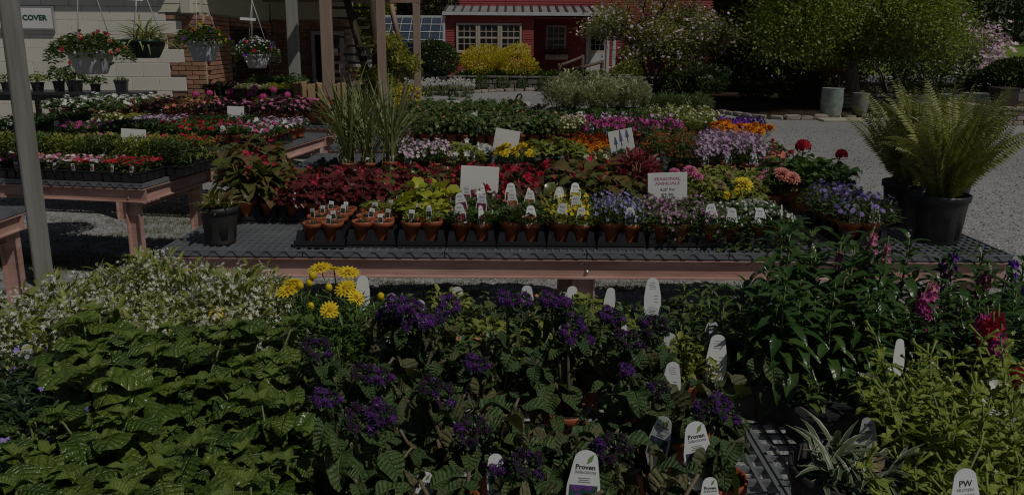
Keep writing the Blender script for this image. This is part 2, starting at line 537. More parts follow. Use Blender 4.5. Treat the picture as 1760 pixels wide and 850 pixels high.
M['browndoor'] = plain('brown_door', (0.10, 0.055, 0.035), 0.5)
M['alu'] = plain('aluminium', (0.45, 0.47, 0.5), 0.4, metal=0.4)
M['card'] = plain('cardboard', (0.36, 0.23, 0.12), 0.85, (0.42, 0.28, 0.15), 5, rvar=0.15)
M['orange'] = printmat('orange_bag_print', ((0.62, 0.16, 0.02), (0.55, 0.3, 0.1)), (0.35, 0.28, 0.2), 1.2)
M['stone'] = plain('wall_block_stone', (0.30, 0.25, 0.21), 0.9, (0.39, 0.33, 0.28), 6, 0.9, 25, rvar=0.25, bdist=0.02)
M['dstone'] = plain('grey_wall_stone', (0.15, 0.135, 0.12), 0.9, (0.24, 0.215, 0.19), 4, 0.9, 15, rvar=0.3, bdist=0.03)
M['slab'] = plain('concrete_slab', (0.42, 0.38, 0.30), 0.85, (0.48, 0.43, 0.35), 4)
M['glaze'] = plain('sage_glazed_pot', (0.16, 0.21, 0.19), 0.3, (0.30, 0.35, 0.30), 9, 0.2, 30)
M['greypot'] = plain('grey_stone_pot', (0.17, 0.155, 0.14), 0.7, (0.25, 0.23, 0.21), 6, 0.3, 30)
M['wpot'] = plain('white_plastic_pot', (0.62, 0.64, 0.68), 0.45, (0.55, 0.57, 0.62), 5)
M['gpot'] = plain('dark_green_pot', (0.012, 0.035, 0.022), 0.4)
M['wire'] = plain('hanger_wire', (0.6, 0.6, 0.6), 0.4)
M['iron'] = plain('black_iron', (0.01, 0.01, 0.01), 0.5)
M['log'] = plain('rustic_log', (0.10, 0.075, 0.055), 0.9, (0.17, 0.13, 0.10), 6, 0.6, 20)
M['rub'] = plain('road_asphalt', (0.12, 0.12, 0.13), 0.9, (0.15, 0.15, 0.16), 3)
# foliage
M['L_green'] = leafmat('green_leaf', (0.045, 0.10, 0.022), (0.10, 0.17, 0.035))
M['L_mid'] = leafmat('mid_green_leaf', (0.055, 0.10, 0.03), (0.12, 0.17, 0.05))
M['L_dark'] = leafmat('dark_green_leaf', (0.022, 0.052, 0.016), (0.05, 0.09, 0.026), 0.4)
M['L_lime'] = leafmat('lime_leaf', (0.32, 0.36, 0.03), (0.46, 0.44, 0.05), 0.5)
M['L_yellowish'] = leafmat('yellow_green_leaf', (0.17, 0.205, 0.03), (0.29, 0.30, 0.065), 0.5)
M['L_grey'] = leafmat('silver_leaf', (0.34, 0.35, 0.21), (0.52, 0.5, 0.32), 0.7, 0.12)
M['L_burg'] = leafmat('burgundy_leaf', (0.065, 0.014, 0.016), (0.20, 0.045, 0.045), 0.26, 0.18, spec=0.5)
M['L_bronze'] = leafmat('bronze_leaf', (0.08, 0.125, 0.025), (0.19, 0.11, 0.05), 0.26, 0.2, spec=0.5)
M['L_celosia'] = leafmat('celosia_leaf', (0.16, 0.015, 0.03), (0.24, 0.03, 0.05), 0.45)
M['L_purple'] = leafmat('purple_black_leaf', (0.022, 0.014, 0.018), (0.055, 0.03, 0.035), 0.4)
M['L_coral'] = leafmat('coral_bronze_leaf', (0.07, 0.05, 0.025), (0.14, 0.06, 0.04), 0.4)
M['L_quilt'] = leafmat('quilted_leaf', (0.05, 0.10, 0.016), (0.125, 0.185, 0.027), 0.27, 0.14, vein=1.0, nv=8, spec=0.65)
M['L_quiltY'] = leafmat('young_quilted_leaf', (0.10, 0.165, 0.022), (0.16, 0.225, 0.034), 0.4, 0.22, vein=0.5, nv=8)
M['L_helio'] = leafmat('heliotrope_leaf', (0.04, 0.085, 0.024), (0.085, 0.135, 0.036), 0.5, 0.14, vein=0.9, nv=9, edge=(0.13, 0.09, 0.05), veincol=(0.12, 0.16, 0.06))
M['L_wilt'] = leafmat('wilted_leaf', (0.085, 0.10, 0.04), (0.15, 0.135, 0.06), 0.7, 0.15, vein=0.9, nv=9, edge=(0.17, 0.12, 0.07))
M['L_angel'] = leafmat('glossy_lance_leaf', (0.032, 0.078, 0.02), (0.07, 0.125, 0.03), 0.24, 0.14, vein=0.2, nv=5, spec=0.5)
M['L_angelY'] = leafmat('fresh_lance_leaf', (0.07, 0.13, 0.025), (0.12, 0.19, 0.04), 0.36, 0.2, vein=0.25, nv=5)
M['L_nico'] = leafmat('lime_green_soft_leaf', (0.185, 0.245, 0.03), (0.33, 0.37, 0.06), 0.5, 0.25, vein=0.4, nv=5)
M['L_varieg'] = leafmat('white_edged_ribbon_leaf', (0.07, 0.11, 0.05), (0.12, 0.155, 0.075), 0.4, 0.12, tip=(0.42, 0.42, 0.32))
M['L_fern'] = leafmat('fern_leaf', (0.19, 0.205, 0.045), (0.33, 0.305, 0.09), 0.5, 0.22)
M['L_grass'] = leafmat('grass_blade', (0.17, 0.21, 0.075), (0.30, 0.32, 0.13), 0.5, 0.2)
M['L_tree'] = leafmat('tree_leaf', (0.11, 0.155, 0.02), (0.29, 0.335, 0.05), 0.5, 0.25)
M['L_dog'] = leafmat('small_tree_leaf', (0.13, 0.155, 0.025), (0.30, 0.31, 0.06), 0.5, 0.25)
M['L_conif'] = leafmat('conifer_leaf', (0.03, 0.05, 0.014), (0.075, 0.10, 0.026), 0.6, 0.05)
M['L_conifL'] = leafmat('light_conifer_leaf', (0.05, 0.06, 0.015), (0.10, 0.11, 0.03), 0.6, 0.08)
M['L_holly'] = leafmat('holly_leaf', (0.03, 0.06, 0.014), (0.08, 0.125, 0.028), 0.35, 0.08)
M['L_gold'] = leafmat('gold_leaf', (0.5, 0.43, 0.02), (0.68, 0.57, 0.04), 0.5, 0.2)
M['L_maple'] = leafmat('yellow_maple_leaf', (0.15, 0.18, 0.018), (0.32, 0.30, 0.03), 0.5, 0.25)
M['L_rust'] = leafmat('rust_leaf', (0.22, 0.09, 0.02), (0.32, 0.15, 0.035), 0.6, 0.1)
M['L_wood'] = leafmat('far_wood_leaf', (0.025, 0.045, 0.012), (0.06, 0.085, 0.02), 0.6, 0.1)
M['L_woodb'] = leafmat('far_brown_wood_leaf', (0.05, 0.045, 0.02), (0.10, 0.09, 0.035), 0.7, 0.1)
# petals
M['F_red'] = petal('red_petal', (0.58, 0.03, 0.045), (0.42, 0.015, 0.04))
M['F_begonia'] = petal('begonia_petal', (0.66, 0.045, 0.10), (0.50, 0.02, 0.05))
M['F_pink'] = petal('pink_petal', (0.62, 0.14, 0.30), (0.7, 0.26, 0.42))
M['F_hotpink'] = petal('hot_pink_petal', (0.68, 0.08, 0.32), (0.8, 0.16, 0.4))
M['F_magenta'] = petal('magenta_petal', (0.5, 0.05, 0.26), (0.66, 0.14, 0.4), eye=(0.18, 0.01, 0.08))
M['F_coral'] = petal('coral_petal', (0.72, 0.2, 0.14), (0.75, 0.3, 0.2))
M['F_white'] = petal('white_petal', (0.74, 0.74, 0.70), (0.8, 0.8, 0.77))
M['F_euph'] = petal('greenish_white_petal', (0.74, 0.75, 0.62), (0.8, 0.8, 0.72))
M['F_cream'] = petal('cream_petal', (0.72, 0.68, 0.5), (0.76, 0.72, 0.42))
M['F_palepink'] = petal('pale_pink_petal', (0.72, 0.52, 0.62), (0.76, 0.62, 0.7))
M['F_lav'] = petal('lavender_petal', (0.55, 0.36, 0.56), (0.64, 0.46, 0.62))
M['F_bacpink'] = petal('mauve_petal', (0.5, 0.24, 0.42), (0.62, 0.36, 0.5))
M['F_blue'] = petal('violet_blue_petal', (0.32, 0.27, 0.62), (0.45, 0.38, 0.7))
M['F_aster'] = petal('aster_petal', (0.30, 0.22, 0.68), (0.42, 0.32, 0.74))
M['F_purple'] = petal('purple_petal', (0.14, 0.03, 0.36), (0.22, 0.06, 0.46))
M['F_helio'] = petal('heliotrope_floret', (0.06, 0.012, 0.115), (0.17, 0.035, 0.30), 0.12)
M['F_heliod'] = petal('dark_floret', (0.02, 0.012, 0.022), (0.06, 0.025, 0.07), 0.1)
M['F_yellow'] = petal('yellow_petal', (0.80, 0.58, 0.015), (0.85, 0.66, 0.03))
M['F_dyellow'] = petal('lemon_petal', (0.82, 0.66, 0.03), (0.85, 0.7, 0.08))
M['F_orange'] = petal('orange_petal', (0.80, 0.28, 0.01), (0.85, 0.36, 0.02))
M['F_rust'] = petal('rust_petal', (0.45, 0.08, 0.012), (0.58, 0.13, 0.015))
M['F_salmon'] = petal('salmon_petal', (0.72, 0.27, 0.22), (0.76, 0.36, 0.3))
M['F_tan'] = petal('withered_petal', (0.34, 0.25, 0.12), (0.42, 0.32, 0.2))
M['F_fire'] = petal('firecracker_tube', (0.6, 0.10, 0.03), (0.68, 0.17, 0.05))
M['F_gold'] = petal('flower_eye_gold', (0.6, 0.36, 0.02), (0.5, 0.26, 0.01))
M['P_pink'] = printmat('tag_photo_pink', ((0.55, 0.05, 0.14), (0.65, 0.15, 0.3)), (0.1, 0.02, 0.03))
M['P_orange'] = printmat('tag_photo_orange', ((0.7, 0.2, 0.08), (0.75, 0.32, 0.15)), (0.15, 0.05, 0.02))
M['P_yellow'] = printmat('tag_photo_yellow', ((0.75, 0.55, 0.02), (0.8, 0.65, 0.1)), (0.2, 0.2, 0.02))
M['P_purple'] = printmat('tag_photo_purple', ((0.16, 0.05, 0.35), (0.35, 0.15, 0.5)), (0.02, 0.03, 0.02))
M['P_white'] = printmat('tag_photo_white', ((0.7, 0.7, 0.7), (0.6, 0.65, 0.7)), (0.03, 0.06, 0.02))
M['P_dark'] = printmat('tag_photo_leaves', ((0.05, 0.06, 0.03), (0.12, 0.1, 0.06)), (0.02, 0.025, 0.015))
M['P_helio'] = printmat('tag_photo_heliotrope', ((0.10, 0.03, 0.2), (0.2, 0.08, 0.3)), (0.03, 0.08, 0.07), 8)

def ground_mat(name, kind):
    m, nt, b = newmat(name)
    tc = nt.nodes.new('ShaderNodeTexCoord'); ob = tc.outputs['Object']
    b.inputs['Roughness'].default_value = 0.9
    b.inputs['Specular IOR Level'].default_value = 0.2
    vo = nt.nodes.new('ShaderNodeTexVoronoi'); vo.inputs['Scale'].default_value = 55.0 if kind == 'gravel' else 40.0
    nt.links.new(ob, vo.inputs['Vector'])
    sp = nt.nodes.new('ShaderNodeSeparateColor'); nt.links.new(vo.outputs['Color'], sp.inputs[0])
    if kind == 'gravel':
        stone = ramp(nt, sp.outputs[0], [(0.0, (0.17, 0.17, 0.17)), (0.5, (0.35, 0.35, 0.35)), (1.0, (0.58, 0.575, 0.57))])
        stone = mixc(nt, math_(nt, 'MULTIPLY', noise(nt, 0.55, 5, ob), 0.55), stone, (0.40, 0.40, 0.40))
        big = noise(nt, 0.22, 4, ob)
        stone = mixc(nt, ramp(nt, big, [(0.42, (0, 0, 0)), (0.62, (0.6, 0.6, 0.6))]), stone, (0.26, 0.245, 0.22))
        fine = noise(nt, 9.0, 4, ob)
        stone = mixc(nt, ramp(nt, fine, [(0.45, (0, 0, 0)), (0.75, (0.55, 0.55, 0.55))]), stone, (0.19, 0.18, 0.17))
        nt.links.new(stone, b.inputs['Base Color'])
        bump(nt, b, math_(nt, 'SUBTRACT', 1.0, vo.outputs['Distance']), 1.0, 0.012)
    elif kind == 'mulch':
        c = ramp(nt, noise(nt, 14, 5, ob), [(0.3, (0.018, 0.012, 0.009)), (0.7, (0.075, 0.045, 0.028))])
        nt.links.new(c, b.inputs['Base Color'])
        bump(nt, b, noise(nt, 40, 4, ob), 1.0, 0.03)
    elif kind == 'lawn':
        c = ramp(nt, noise(nt, 1.5, 6, ob), [(0.3, (0.12, 0.18, 0.03)), (0.7, (0.18, 0.24, 0.045))])
        nt.links.new(c, b.inputs['Base Color'])
        bump(nt, b, noise(nt, 60, 4, ob), 0.8, 0.03)
    return m
M['gravel'] = ground_mat('grey_gravel', 'gravel')
M['mulch'] = ground_mat('dark_mulch', 'mulch')
M['lawn'] = ground_mat('mown_lawn', 'lawn')
M['L_turf'] = leafmat('turf_blade', (0.07, 0.10, 0.02), (0.15, 0.17, 0.04), 0.6, 0.2)
M['pebble'] = plain('gravel_stone', (0.16, 0.155, 0.15), 0.85, (0.38, 0.365, 0.35), 30, 0.3, 120, rvar=0.6)

def textmesh(s, size, mat, bold=0.0, depth=0.0, align='CENTER', xs=1.0):
    cu = bpy.data.curves.new('lettering', 'FONT')
    cu.body = s; cu.size = size; cu.align_x = align; cu.align_y = 'CENTER'; cu.offset = bold; cu.extrude = depth; cu.resolution_u = 2
    o = bpy.data.objects.new('lettering', cu)
    me = bpy.data.meshes.new_from_object(o)
    bpy.data.objects.remove(o); bpy.data.curves.remove(cu)
    me.name = 'lettering'
    me.materials.clear(); me.materials.append(mat)
    if xs != 1.0:
        for v in me.vertices:
            v.co.x *= xs
    return me
UP = Matrix.Rotation(math.pi / 2, 4, 'X')      # lay text (xy) upright facing -y
# ---------------------------------------------------------------- ground
rng = np.random.default_rng(7)
random.seed(7); np.random.seed(7)
mb = MB(); mb.box(-300, 300, -60, 500, -0.3, 0.0)
struct('ground', mb.mesh('ground', M['gravel']))
def sheet(name, pts, z, mat, kind='structure'):
    bm = bmesh.new()
    vs = [bm.verts.new((p[0], p[1], z)) for p in pts]
    f = bm.faces.new(vs)
    if f.normal.z < 0:
        f.normal_flip()
    bmesh.ops.triangulate(bm, faces=bm.faces[:])
    me = bpy.data.meshes.new(name); bm.normal_update(); bm.to_mesh(me); bm.free()
    me.materials.append(mat)
    o = struct(name, me)
    return o
edge = [(1208, 186), (1235, 194), (1290, 203), (1350, 206), (1420, 205), (1500, 203), (1570, 199), (1640, 196)]
ed = [onz(x, y, 0) for x, y in edge]
bedpts = [(e.x, e.y) for e in ed] + [(16.5, 22), (19, 36), (2, 36), (3.3, 24.5)]
sheet('mulch_bed', bedpts, 0.02, M['mulch'])
e2 = [onz(x, y, 0) for x, y in [(722, 163), (760, 163), (800, 161), (850, 158), (900, 157), (960, 156)]]
sheet('flower_bed', [(e.x, e.y) for e in e2] + [(2.2, 27.5), (-6, 27.5)], 0.02, M['mulch'])
# stones edging the beds
def edging(pts, n, label0, z=0.0):
    k = 0
    for i in range(len(pts) - 1):
        a, b = Vector(pts[i]), Vector(pts[i + 1])
        L = (b - a).length
        m = max(1, int(L / 0.32))
        for j in range(m):
            p = a + (b - a) * ((j + 0.5) / m)
            me = EDGE[k % 3]
            ang = math.atan2(b.y - a.y, b.x - a.x)
            o = part('edging_stone', me, None, TRS((p.x, p.y, 0.0), (0, 0, ang + random.uniform(-.1, .1)), random.uniform(0.85, 1.15)))
            tag(o, label0 % ordw(k), 'stone', 'stones edging the beds')
            k += 1
EDGE = []
for s in range(3):
    t = bevT(0.29, 0.13, 0.09, 0.025, 2)
    v = t.v + np.random.default_rng(s).normal(0, 0.008, t.v.shape)
    q = T([], []); q.v, q.lt, q.lp, q.uv, q.smooth = v, t.lt, t.lp, t.uv, False
    EDGE.append(MB().add(q, rnd=s * 0.3).mesh('edging_stone', M['stone']))
edging([(e.x, e.y, 0) for e in ed[1:6]], 0, 'low grey edging stone by shaded mulch, %s from left')
edging([(e.x, e.y, 0) for e in e2], 0, 'low grey edging stone before barn bed, %s from left')

# road and lawn far right
mb = MB(); mb.box(13, 60, 33.0, 37.5, -0.1, 0.03); struct('road', mb.mesh('road', M['rub']))
v, f = [], []
NX, NY = 24, 16
for j in range(NY + 1):
    for i in range(NX + 1):
        x = 8 + 70 * i / NX; y = 38.2 + 60 * j / NY
        v.append((x, y, 0.04 + 3.8 * (1 - math.cos(math.pi * min(1, j / NY * 1.3))) / 2 * (0.8 + 0.35 * math.sin(x * 0.08)) + (0 if j else -0.2)))
for j in range(NY):
    for i in range(NX):
        a = j * (NX + 1) + i
        f.append((a, a + 1, a + NX + 2, a + NX + 1))
struct('lawn_hill', MB().add(T(v, f)).mesh('lawn_hill', M['lawn']))

# loose stones and turf between the benches (nobody could count them)
t = bevT(1, 0.8, 0.6, 0.22, 1)
n = 11000
P = np.stack([rng.uniform(-5.2, 3.2, n), rng.uniform(3.6, 8.6, n), np.full(n, -0.002)], 1)
P[5200:, 0] = rng.uniform(2.2, 9.5, n - 5200); P[5200:, 1] = rng.uniform(3.4, 15, n - 5200)
Rs = framesZ(np.array([0, 0, 1.0]) + rng.normal(0, 0.25, (n, 3)), rng.uniform(0.009, 0.024, n), rng)
stuff('gravel', MB().many(t, Rs, P, rnd=rng.random(n)).mesh('gravel', M['pebble']), 'loose grey gravel stones under and between the benches', 'gravel')
bl = leaf('linear', 0.09, 2, 1, 0.3, 0.9)
mbt = MB()
for (cx, cy, rx, ry, n) in [(-3.2, 4.45, 1.1, 0.35, 6000), (-3.3, 5.3, .9, .3, 3000), (-2.6, 6.7, 1.6, 0.5, 5200), (-2.3, 6.0, 1.3, 0.25, 2600), (-1.9, 5.2, 0.7, 0.35, 1500), (-0.7, 4.75, 0.9, 0.25, 2200), (0.9, 4.8, 0.7, 0.2, 900), (-3.6, 5.4, 0.8, 0.5, 1500), (-1.7, 8.6, 0.9, 0.5, 1400), (-2.2, 3.6, 0.5, 0.5, 1200)]:
    a = rng.uniform(0, 6.283, n); r = np.sqrt(rng.random(n))
    clump = rng.normal(0, 1, (max(8, n // 30), 2)) * 0.5
    c = clump[rng.integers(0, len(clump), n)] + rng.normal(0, 0.07, (n, 2))
    P = np.stack([cx + rx * c[:, 0], cy + ry * c[:, 1], np.zeros(n)], 1)
    d = sph(rng.uniform(0, 6.283, n), rng.uniform(0.5, 1.4, n))
    mbt.many(bl, framesY(d, (0, 0, 1), rng.uniform(0.02, 0.055, n)), P, rnd=rng.random(n))
stuff('grass', mbt.mesh('grass', M['L_turf']), 'thin green grass patches growing through the gravel', 'grass')

# ---------------------------------------------------------------- left building: painted block, brick corner, siding
WY = 11.6
CX = at(351, 60, WY).x
root = thing('block_building', 'cream painted block building with brick corner at the left', 'building', (CX, WY, 0))
bw = MB(); bw.box(-7.0, -0.02, 0.03, 0.3, 0, 3.1)
part('wall_core', bw.mesh('wall_core', M['mortarc']), root)
ends = [0.57, 0.34, 0.57, 0.34]
course = 0.203
blk = {}
def blockmesh(w, key, mat, h, d, b):
    if key not in blk:
        blk[key] = MB().add(bevT(w, d, h, b)).mesh(key[0], mat)
    return blk[key]
z = 0.0
k = 0
zb0 = at(200, 108, WY).z % course - course
while True:
    z0 = zb0 + k * course
    if z0 > 3.0:
        break
    e = (-0.30 if k % 2 else -0.53)
    x = e
    first = True
    while x > -5.2:
        w = 0.4064
        part('block', blockmesh(w - 0.004, ('block', 0), M['block'], course - 0.004, 0.09, 0.004), root, Tr((x - w / 2, 0.0, z0)))
        x -= w
        first = False
    k += 1
# bricks: front strip and side face
BW, BH = 0.2, 0.0667
bme = [MB().add(bevT(BW - 0.012, 0.09, BH - 0.011, 0.004), rnd=i * 0.21).mesh('brick', M['brick']) for i in range(5)]
bhalf = [MB().add(bevT(BW / 2 - 0.012, 0.09, BH - 0.011, 0.004), rnd=i * 0.21).mesh('brick', M['brick']) for i in range(5)]
mq = MB(); mq.box(-0.62, 0.0, 0.004, 0.06, 0, 1.97); part('mortar', mq.mesh('mortar', M['mortar']), root)
zrow = 0
bricks_left = 300
rows = int(1.95 / BH)
SD = Vector((-0.1, 1.0, 0)).normalized(); SANG = math.atan2(SD.y, SD.x)
for r in range(rows - 1, -1, -1):
    z0 = r * BH
    kk = int((z0 + BH / 2 - zb0) / course)
    e = (-0.30 if kk % 2 else -0.53)
    if z0 < 0.7:
        continue
    x = -0.005
    wdt = BW / 2 if r % 2 else BW
    while x - 0.05 > e and bricks_left > 0:
        w = min(wdt, x - e)
        me = bme[random.randrange(5)] if w > 0.15 else bhalf[random.randrange(5)]
        part('brick', me, root, TRS((x - w / 2, -0.002 + random.uniform(-.002, .002), z0), sc=(w / (BW if w > 0.15 else BW / 2), 1, 1)))
        bricks_left -= 1
        x -= w; wdt = BW
# side face (recedes from the corner): mortar plane, bricks, siding above, louvre, door
side = part('side_wall', MB().add(boxT(0, 9.0, 0.004, 0.25, 0, 1.97)).mesh('side_wall', M['mortar']), root, TRS((0, 0, 0), (0, 0, SANG)))
for r in range(rows - 1, 10, -1):
    z0 = r * BH
    x = 0.0 if r % 2 else 0.1
    while x < 1.25:
        if bricks_left > 0:
            part('brick', bme[random.randrange(5)], side, Tr((x + BW / 2, 0.0, z0)))
        x += BW
mfar = MB()
for r in range(rows - 1, -1, -1):
    x = 1.3 + (0.0 if r % 2 else 0.1)
    while x < 8.8:
        if not (1.35 < x < 4.1 and 0.78 < r * BH < 1.78) and not (4.7 < x < 6.3 and r * BH < 1.9):
            mfar.add(bevT(BW - 0.012, 0.09, BH - 0.011, 0.004), (x + BW / 2, 0, r * BH), rnd=random.random())
        x += BW
o = part('far_brickwork', mfar.mesh('far_brickwork', M['brick']), side, kind='stuff')
o = part('louvre', MB().box(1.45, 4.0, -0.06, 0.02, 0.85, 0.9).box(1.45, 4.0, -0.06, 0.02, 1.75, 1.8).box(1.45, 1.52, -0.06, 0.02, 0.9, 1.75).box(3.93, 4.0, -0.06, 0.02, 0.9, 1.75).mesh('louvre', M['dwood']), side)
part('louvre_backing', MB().box(1.52, 3.93, -0.05, 0.0, 0.9, 1.75).mesh('louvre_backing', M['dark']), side)
for i in range(15):
    part('slat', MB().add(boxT(1.52, 3.93, -0.025, 0.025, -0.004, 0.004).tf(Matrix.Rotation(0.7, 3, 'X'))).mesh('slat', M['browndoor']), side, Tr((0, -0.075, 0.93 + i * 0.056)))
part('doorway', MB().box(4.7, 6.3, -0.05, 0.0, 0.0, 1.95).mesh('doorway', M['dark']), side)
dl = part('door', MB().add(bevT(0.9, 0.05, 1.9, 0.006)).mesh('door', M['browndoor']), side, TRS((4.75 + 0.18, -0.45, 0.02), (0, 0, -1.25)))
part('door_edge', MB().add(bevT(0.06, 0.07, 1.9, 0.006)).mesh('door_edge', M['siding']), side, TRS((5.08, -0.88, 0.02), (0, 0, -1.25)))
part('lintel_trim', MB().box(4.6, 6.4, -0.07, -0.052, 1.95, 2.0).mesh('lintel_trim', M['alu']), side)
part('meter_box', MB().add(bevT(0.28, 0.12, 0.42, 0.01)).mesh('meter_box', M['alu']), side, Tr((4.25, -0.1, 1.15)))
for i in range(9):      # cream siding boards above both faces
    z0 = 1.97 + i * 0.125
    bp = prism([(0, 0), (0.012, 0), (0.004, 0.125), (0, 0.125)], 0, 1)
    t = T([(q[1], -q[0], q[2]) for q in bp.v], [bp.lp[a:a + c] for a, c in zip(np.cumsum(bp.lt) - bp.lt, bp.lt)], smooth=False)
    t2 = t.tf(np.diag([9.0, 1, 1]))
    part('siding_board', MB().add(t2).mesh('siding_board', M['siding']), side, Tr((0, 0.0, z0)))
    t3 = t.tf(np.diag([0.62, 1, 1]))
    part('siding_board', MB().add(t3).mesh('siding_board', M['siding']), root, Tr((-0.62, -0.047, z0)))
part('siding_backing', MB().box(0, 9, 0.004, 0.2, 1.97, 3.1).mesh('siding_backing', M['siding']), side)
part('junction_box', MB().add(bevT(0.16, 0.1, 0.2, 0.01)).mesh('junction_box', M['siding']), root, Tr((-0.18, -0.11, 1.95)))
part('eave', MB().box(-7, 0.05, -0.6, 0.4, 3.1, 3.25).mesh('eave', M['dwood']), root)
# COVER sign
sg = thing('wall_sign', 'white sign with green letters COVER on cream block wall', 'sign', tuple(at(45, 31, WY - 0.09)))
part('board', MB().add(bevT(0.78, 0.03, 0.30, 0.006)).mesh('board', M['white']), sg, Tr((0, 0, -0.15)))
part('frame', MB().box(-0.405, 0.405, -0.02, 0.02, 0.152, 0.165).box(-0.405, 0.405, -0.02, 0.02, -0.165, -0.152).box(0.392, 0.405, -0.02, 0.02, -0.152, 0.152).box(-0.405, -0.392, -0.02, 0.02, -0.152, 0.152).mesh('frame', M['alu']), sg)
part('lettering', textmesh('COVER', 0.102, M['inkg'], bold=0.004, xs=1.08, align='RIGHT'), sg, Tr((0.31, -0.019, 0.0)) @ UP)

# ---------------------------------------------------------------- porch: posts, deck, stair, doors
def post(px, py, Y, w, mat, name, label, top=2.6, loc=None, rz=0.12):
    p = loc or at(px, py, Y)
    o = part(name, MB().add(bevT(w, w, top, 0.008)).mesh(name, mat), None, TRS((p.x, p.y, 0), (0, 0, rz)))
    return tag(o, label, 'post')
lp = onz(77, 488, 0)
post(0, 0, 0, 0.108, M['post'], 'timber_post', 'tall weathered square post at the far left, nearest the camera', 2.5, lp, -.95)
lp2 = Vector((lp.x, 11.0, 0))
post(0, 0, 0, 0.15, M['postg'], 'timber_post', 'pale grey square post before the open brown door', 2.5, lp2)
bo = part('overhead_beam', MB().add(bevT(0.14, 7.0, 0.2, 0.006)).mesh('overhead_beam', M['post']), None, Tr((lp.x, 8.0, 2.5)))
tag(bo, 'overhead timber beam that carries the hanging baskets', 'beam')
p565 = at(563, 100, 9.6); post(563, 100, 9.6, 0.14, M['tan'], 'porch_post', 'tan painted porch post left of the stair', 2.62)
post(656, 100, 12.3, 0.14, M['tan'], 'porch_post', 'tan painted porch post right of the stair', 2.52)
post(717, 100, 14.6, 0.14, M['tan'], 'porch_post', 'slim tan porch post nearest the red barn', 2.26)
dk = thing('porch_deck', 'raised timber deck above the building doorway', 'deck', (0, 0, 0))
part('beam', MB().add(boxT(-0.07, 0.07, -0.1, 5.6, 2.27, 2.42).tf(Matrix.Rotation(-0.06, 3, 'Z'))).mesh('beam', M['tan']), dk, Tr((at(656, 100, 12.3).x - 0.35, 9.6, 0.36)))
part('beam', MB().box(-4.6, -1.72, 14.53, 14.68, 2.265, 2.42).mesh('beam', M['tan']), dk)
for i in range(22):
    part('deck_board', MB().box(-5.2, -2.3, 11.6 + i * 0.21, 11.6 + i * 0.21 + 0.2, 2.64, 2.68).mesh('deck_board', M['tan']), dk)
part('brace', MB().add(tube([at(672, 8, 14.4), at(686, 72, 14.3)], 0.05, 4)).mesh('brace', M['tan']), dk)
# stair with open risers
st = thing('open_stair', 'dark open-riser timber stair behind the porch posts', 'stair', (0, 0, 0))
ys = [12, 30, 46, 62, 77, 92, 106, 121, 133, 148]
for i, y in enumerate(ys):
    Y = 13.2 - 0.06 * i
    a, b = at(572, y, Y), at(641, y, Y)
    part('tread', MB().box(a.x, b.x, -0.13, 0.13, -0.036, 0.0).mesh('tread', M['dwood']), st, Tr((0, Y, (a.z + b.z) / 2)))
part('stringer', MB().add(tube([at(592, -15, 12.95), at(632, 133, 12.85)], 0.06, 4)).mesh('stringer', M['dwood']), st)
part('stringer', MB().add(tube([at(641, -15, 13.0), at(650, 150, 12.9)], 0.08, 4)).mesh('stringer', M['dwood']), st)
# rear wall with glass door
rw = thing('rear_brick_wall', 'brick wall with aluminium glass door under the porch', 'wall', (0, 0, 0))
a, b = at(470, 100, 16.2).x, at(606, 100, 16.2).x
part('wall', MB().box(a, b, 16.25, 16.5, 0, 1.98).mesh('wall', M['mortar']), rw)
mfar = MB()
r = 0
while r * BH < 1.95:
    x = a + (0 if r % 2 else 0.1)
    while x < b - 0.2:
        mfar.add(bevT(BW - 0.012, 0.09, BH - 0.011, 0.004), (x + BW / 2, 16.25, r * BH), rnd=random.random())
        x += BW
    r += 1
part('brickwork', mfar.mesh('brickwork', M['brick']), rw, kind='stuff')
for i in range(8):
    part('siding_board', MB().add(prism([(0, 0), (0.012, 0), (0.004, 0.125), (0, 0.125)], 0, 1).tf(Matrix(((0, 1, 0), (-1, 0, 0), (0, 0, 1)))).tf(np.diag([b - a, 1, 1]))).mesh('siding_board', M['siding']), rw, Tr((a, 16.24, 1.98 + i * 0.125)))
part('wall_upper', MB().box(a, b, 16.245, 16.45, 1.98, 3.0).mesh('wall_upper', M['siding']), rw)
d0, d1 = at(534, 60, 16.1), at(590, 60, 16.1)
gd = part('glass_door', MB().box(d0.x, d1.x, 16.1, 16.15, d0.z + 0.0, d0.z + 0.07).box(d0.x, d0.x + 0.07, 16.1, 16.15, 0.05, d0.z).box(d1.x - 0.08, d1.x, 16.1, 16.15, 0.05, d0.z).box(d0.x + 0.07, d1.x - 0.08, 16.1, 16.15, 0.55, 0.62).mesh('glass_door', M['alu']), rw)
part('pane', MB().box(d0.x + 0.07, d1.x - 0.08, 16.12, 16.13, 0.62, d0.z).mesh('pane', M['glass']), gd)
part('pane', MB().box(d0.x + 0.07, d1.x - 0.08, 16.12, 16.13, 0.05, 0.55).mesh('pane', M['glass']), gd)
h = at(586, 112, 16.05)
part('handle', MB().add(bevT(0.05, 0.06, 0.14, 0.01)).mesh('handle', M['wtrim']), gd, Tr((h.x, h.y, h.z - 0.07)))
part('notice', MB().box(-0.06, 0.06, -0.006, 0, -0.05, 0.05).mesh('notice', M['tagw']), gd, Tr((h.x - 0.12, 16.11, at(583, 88, 16.1).z)))
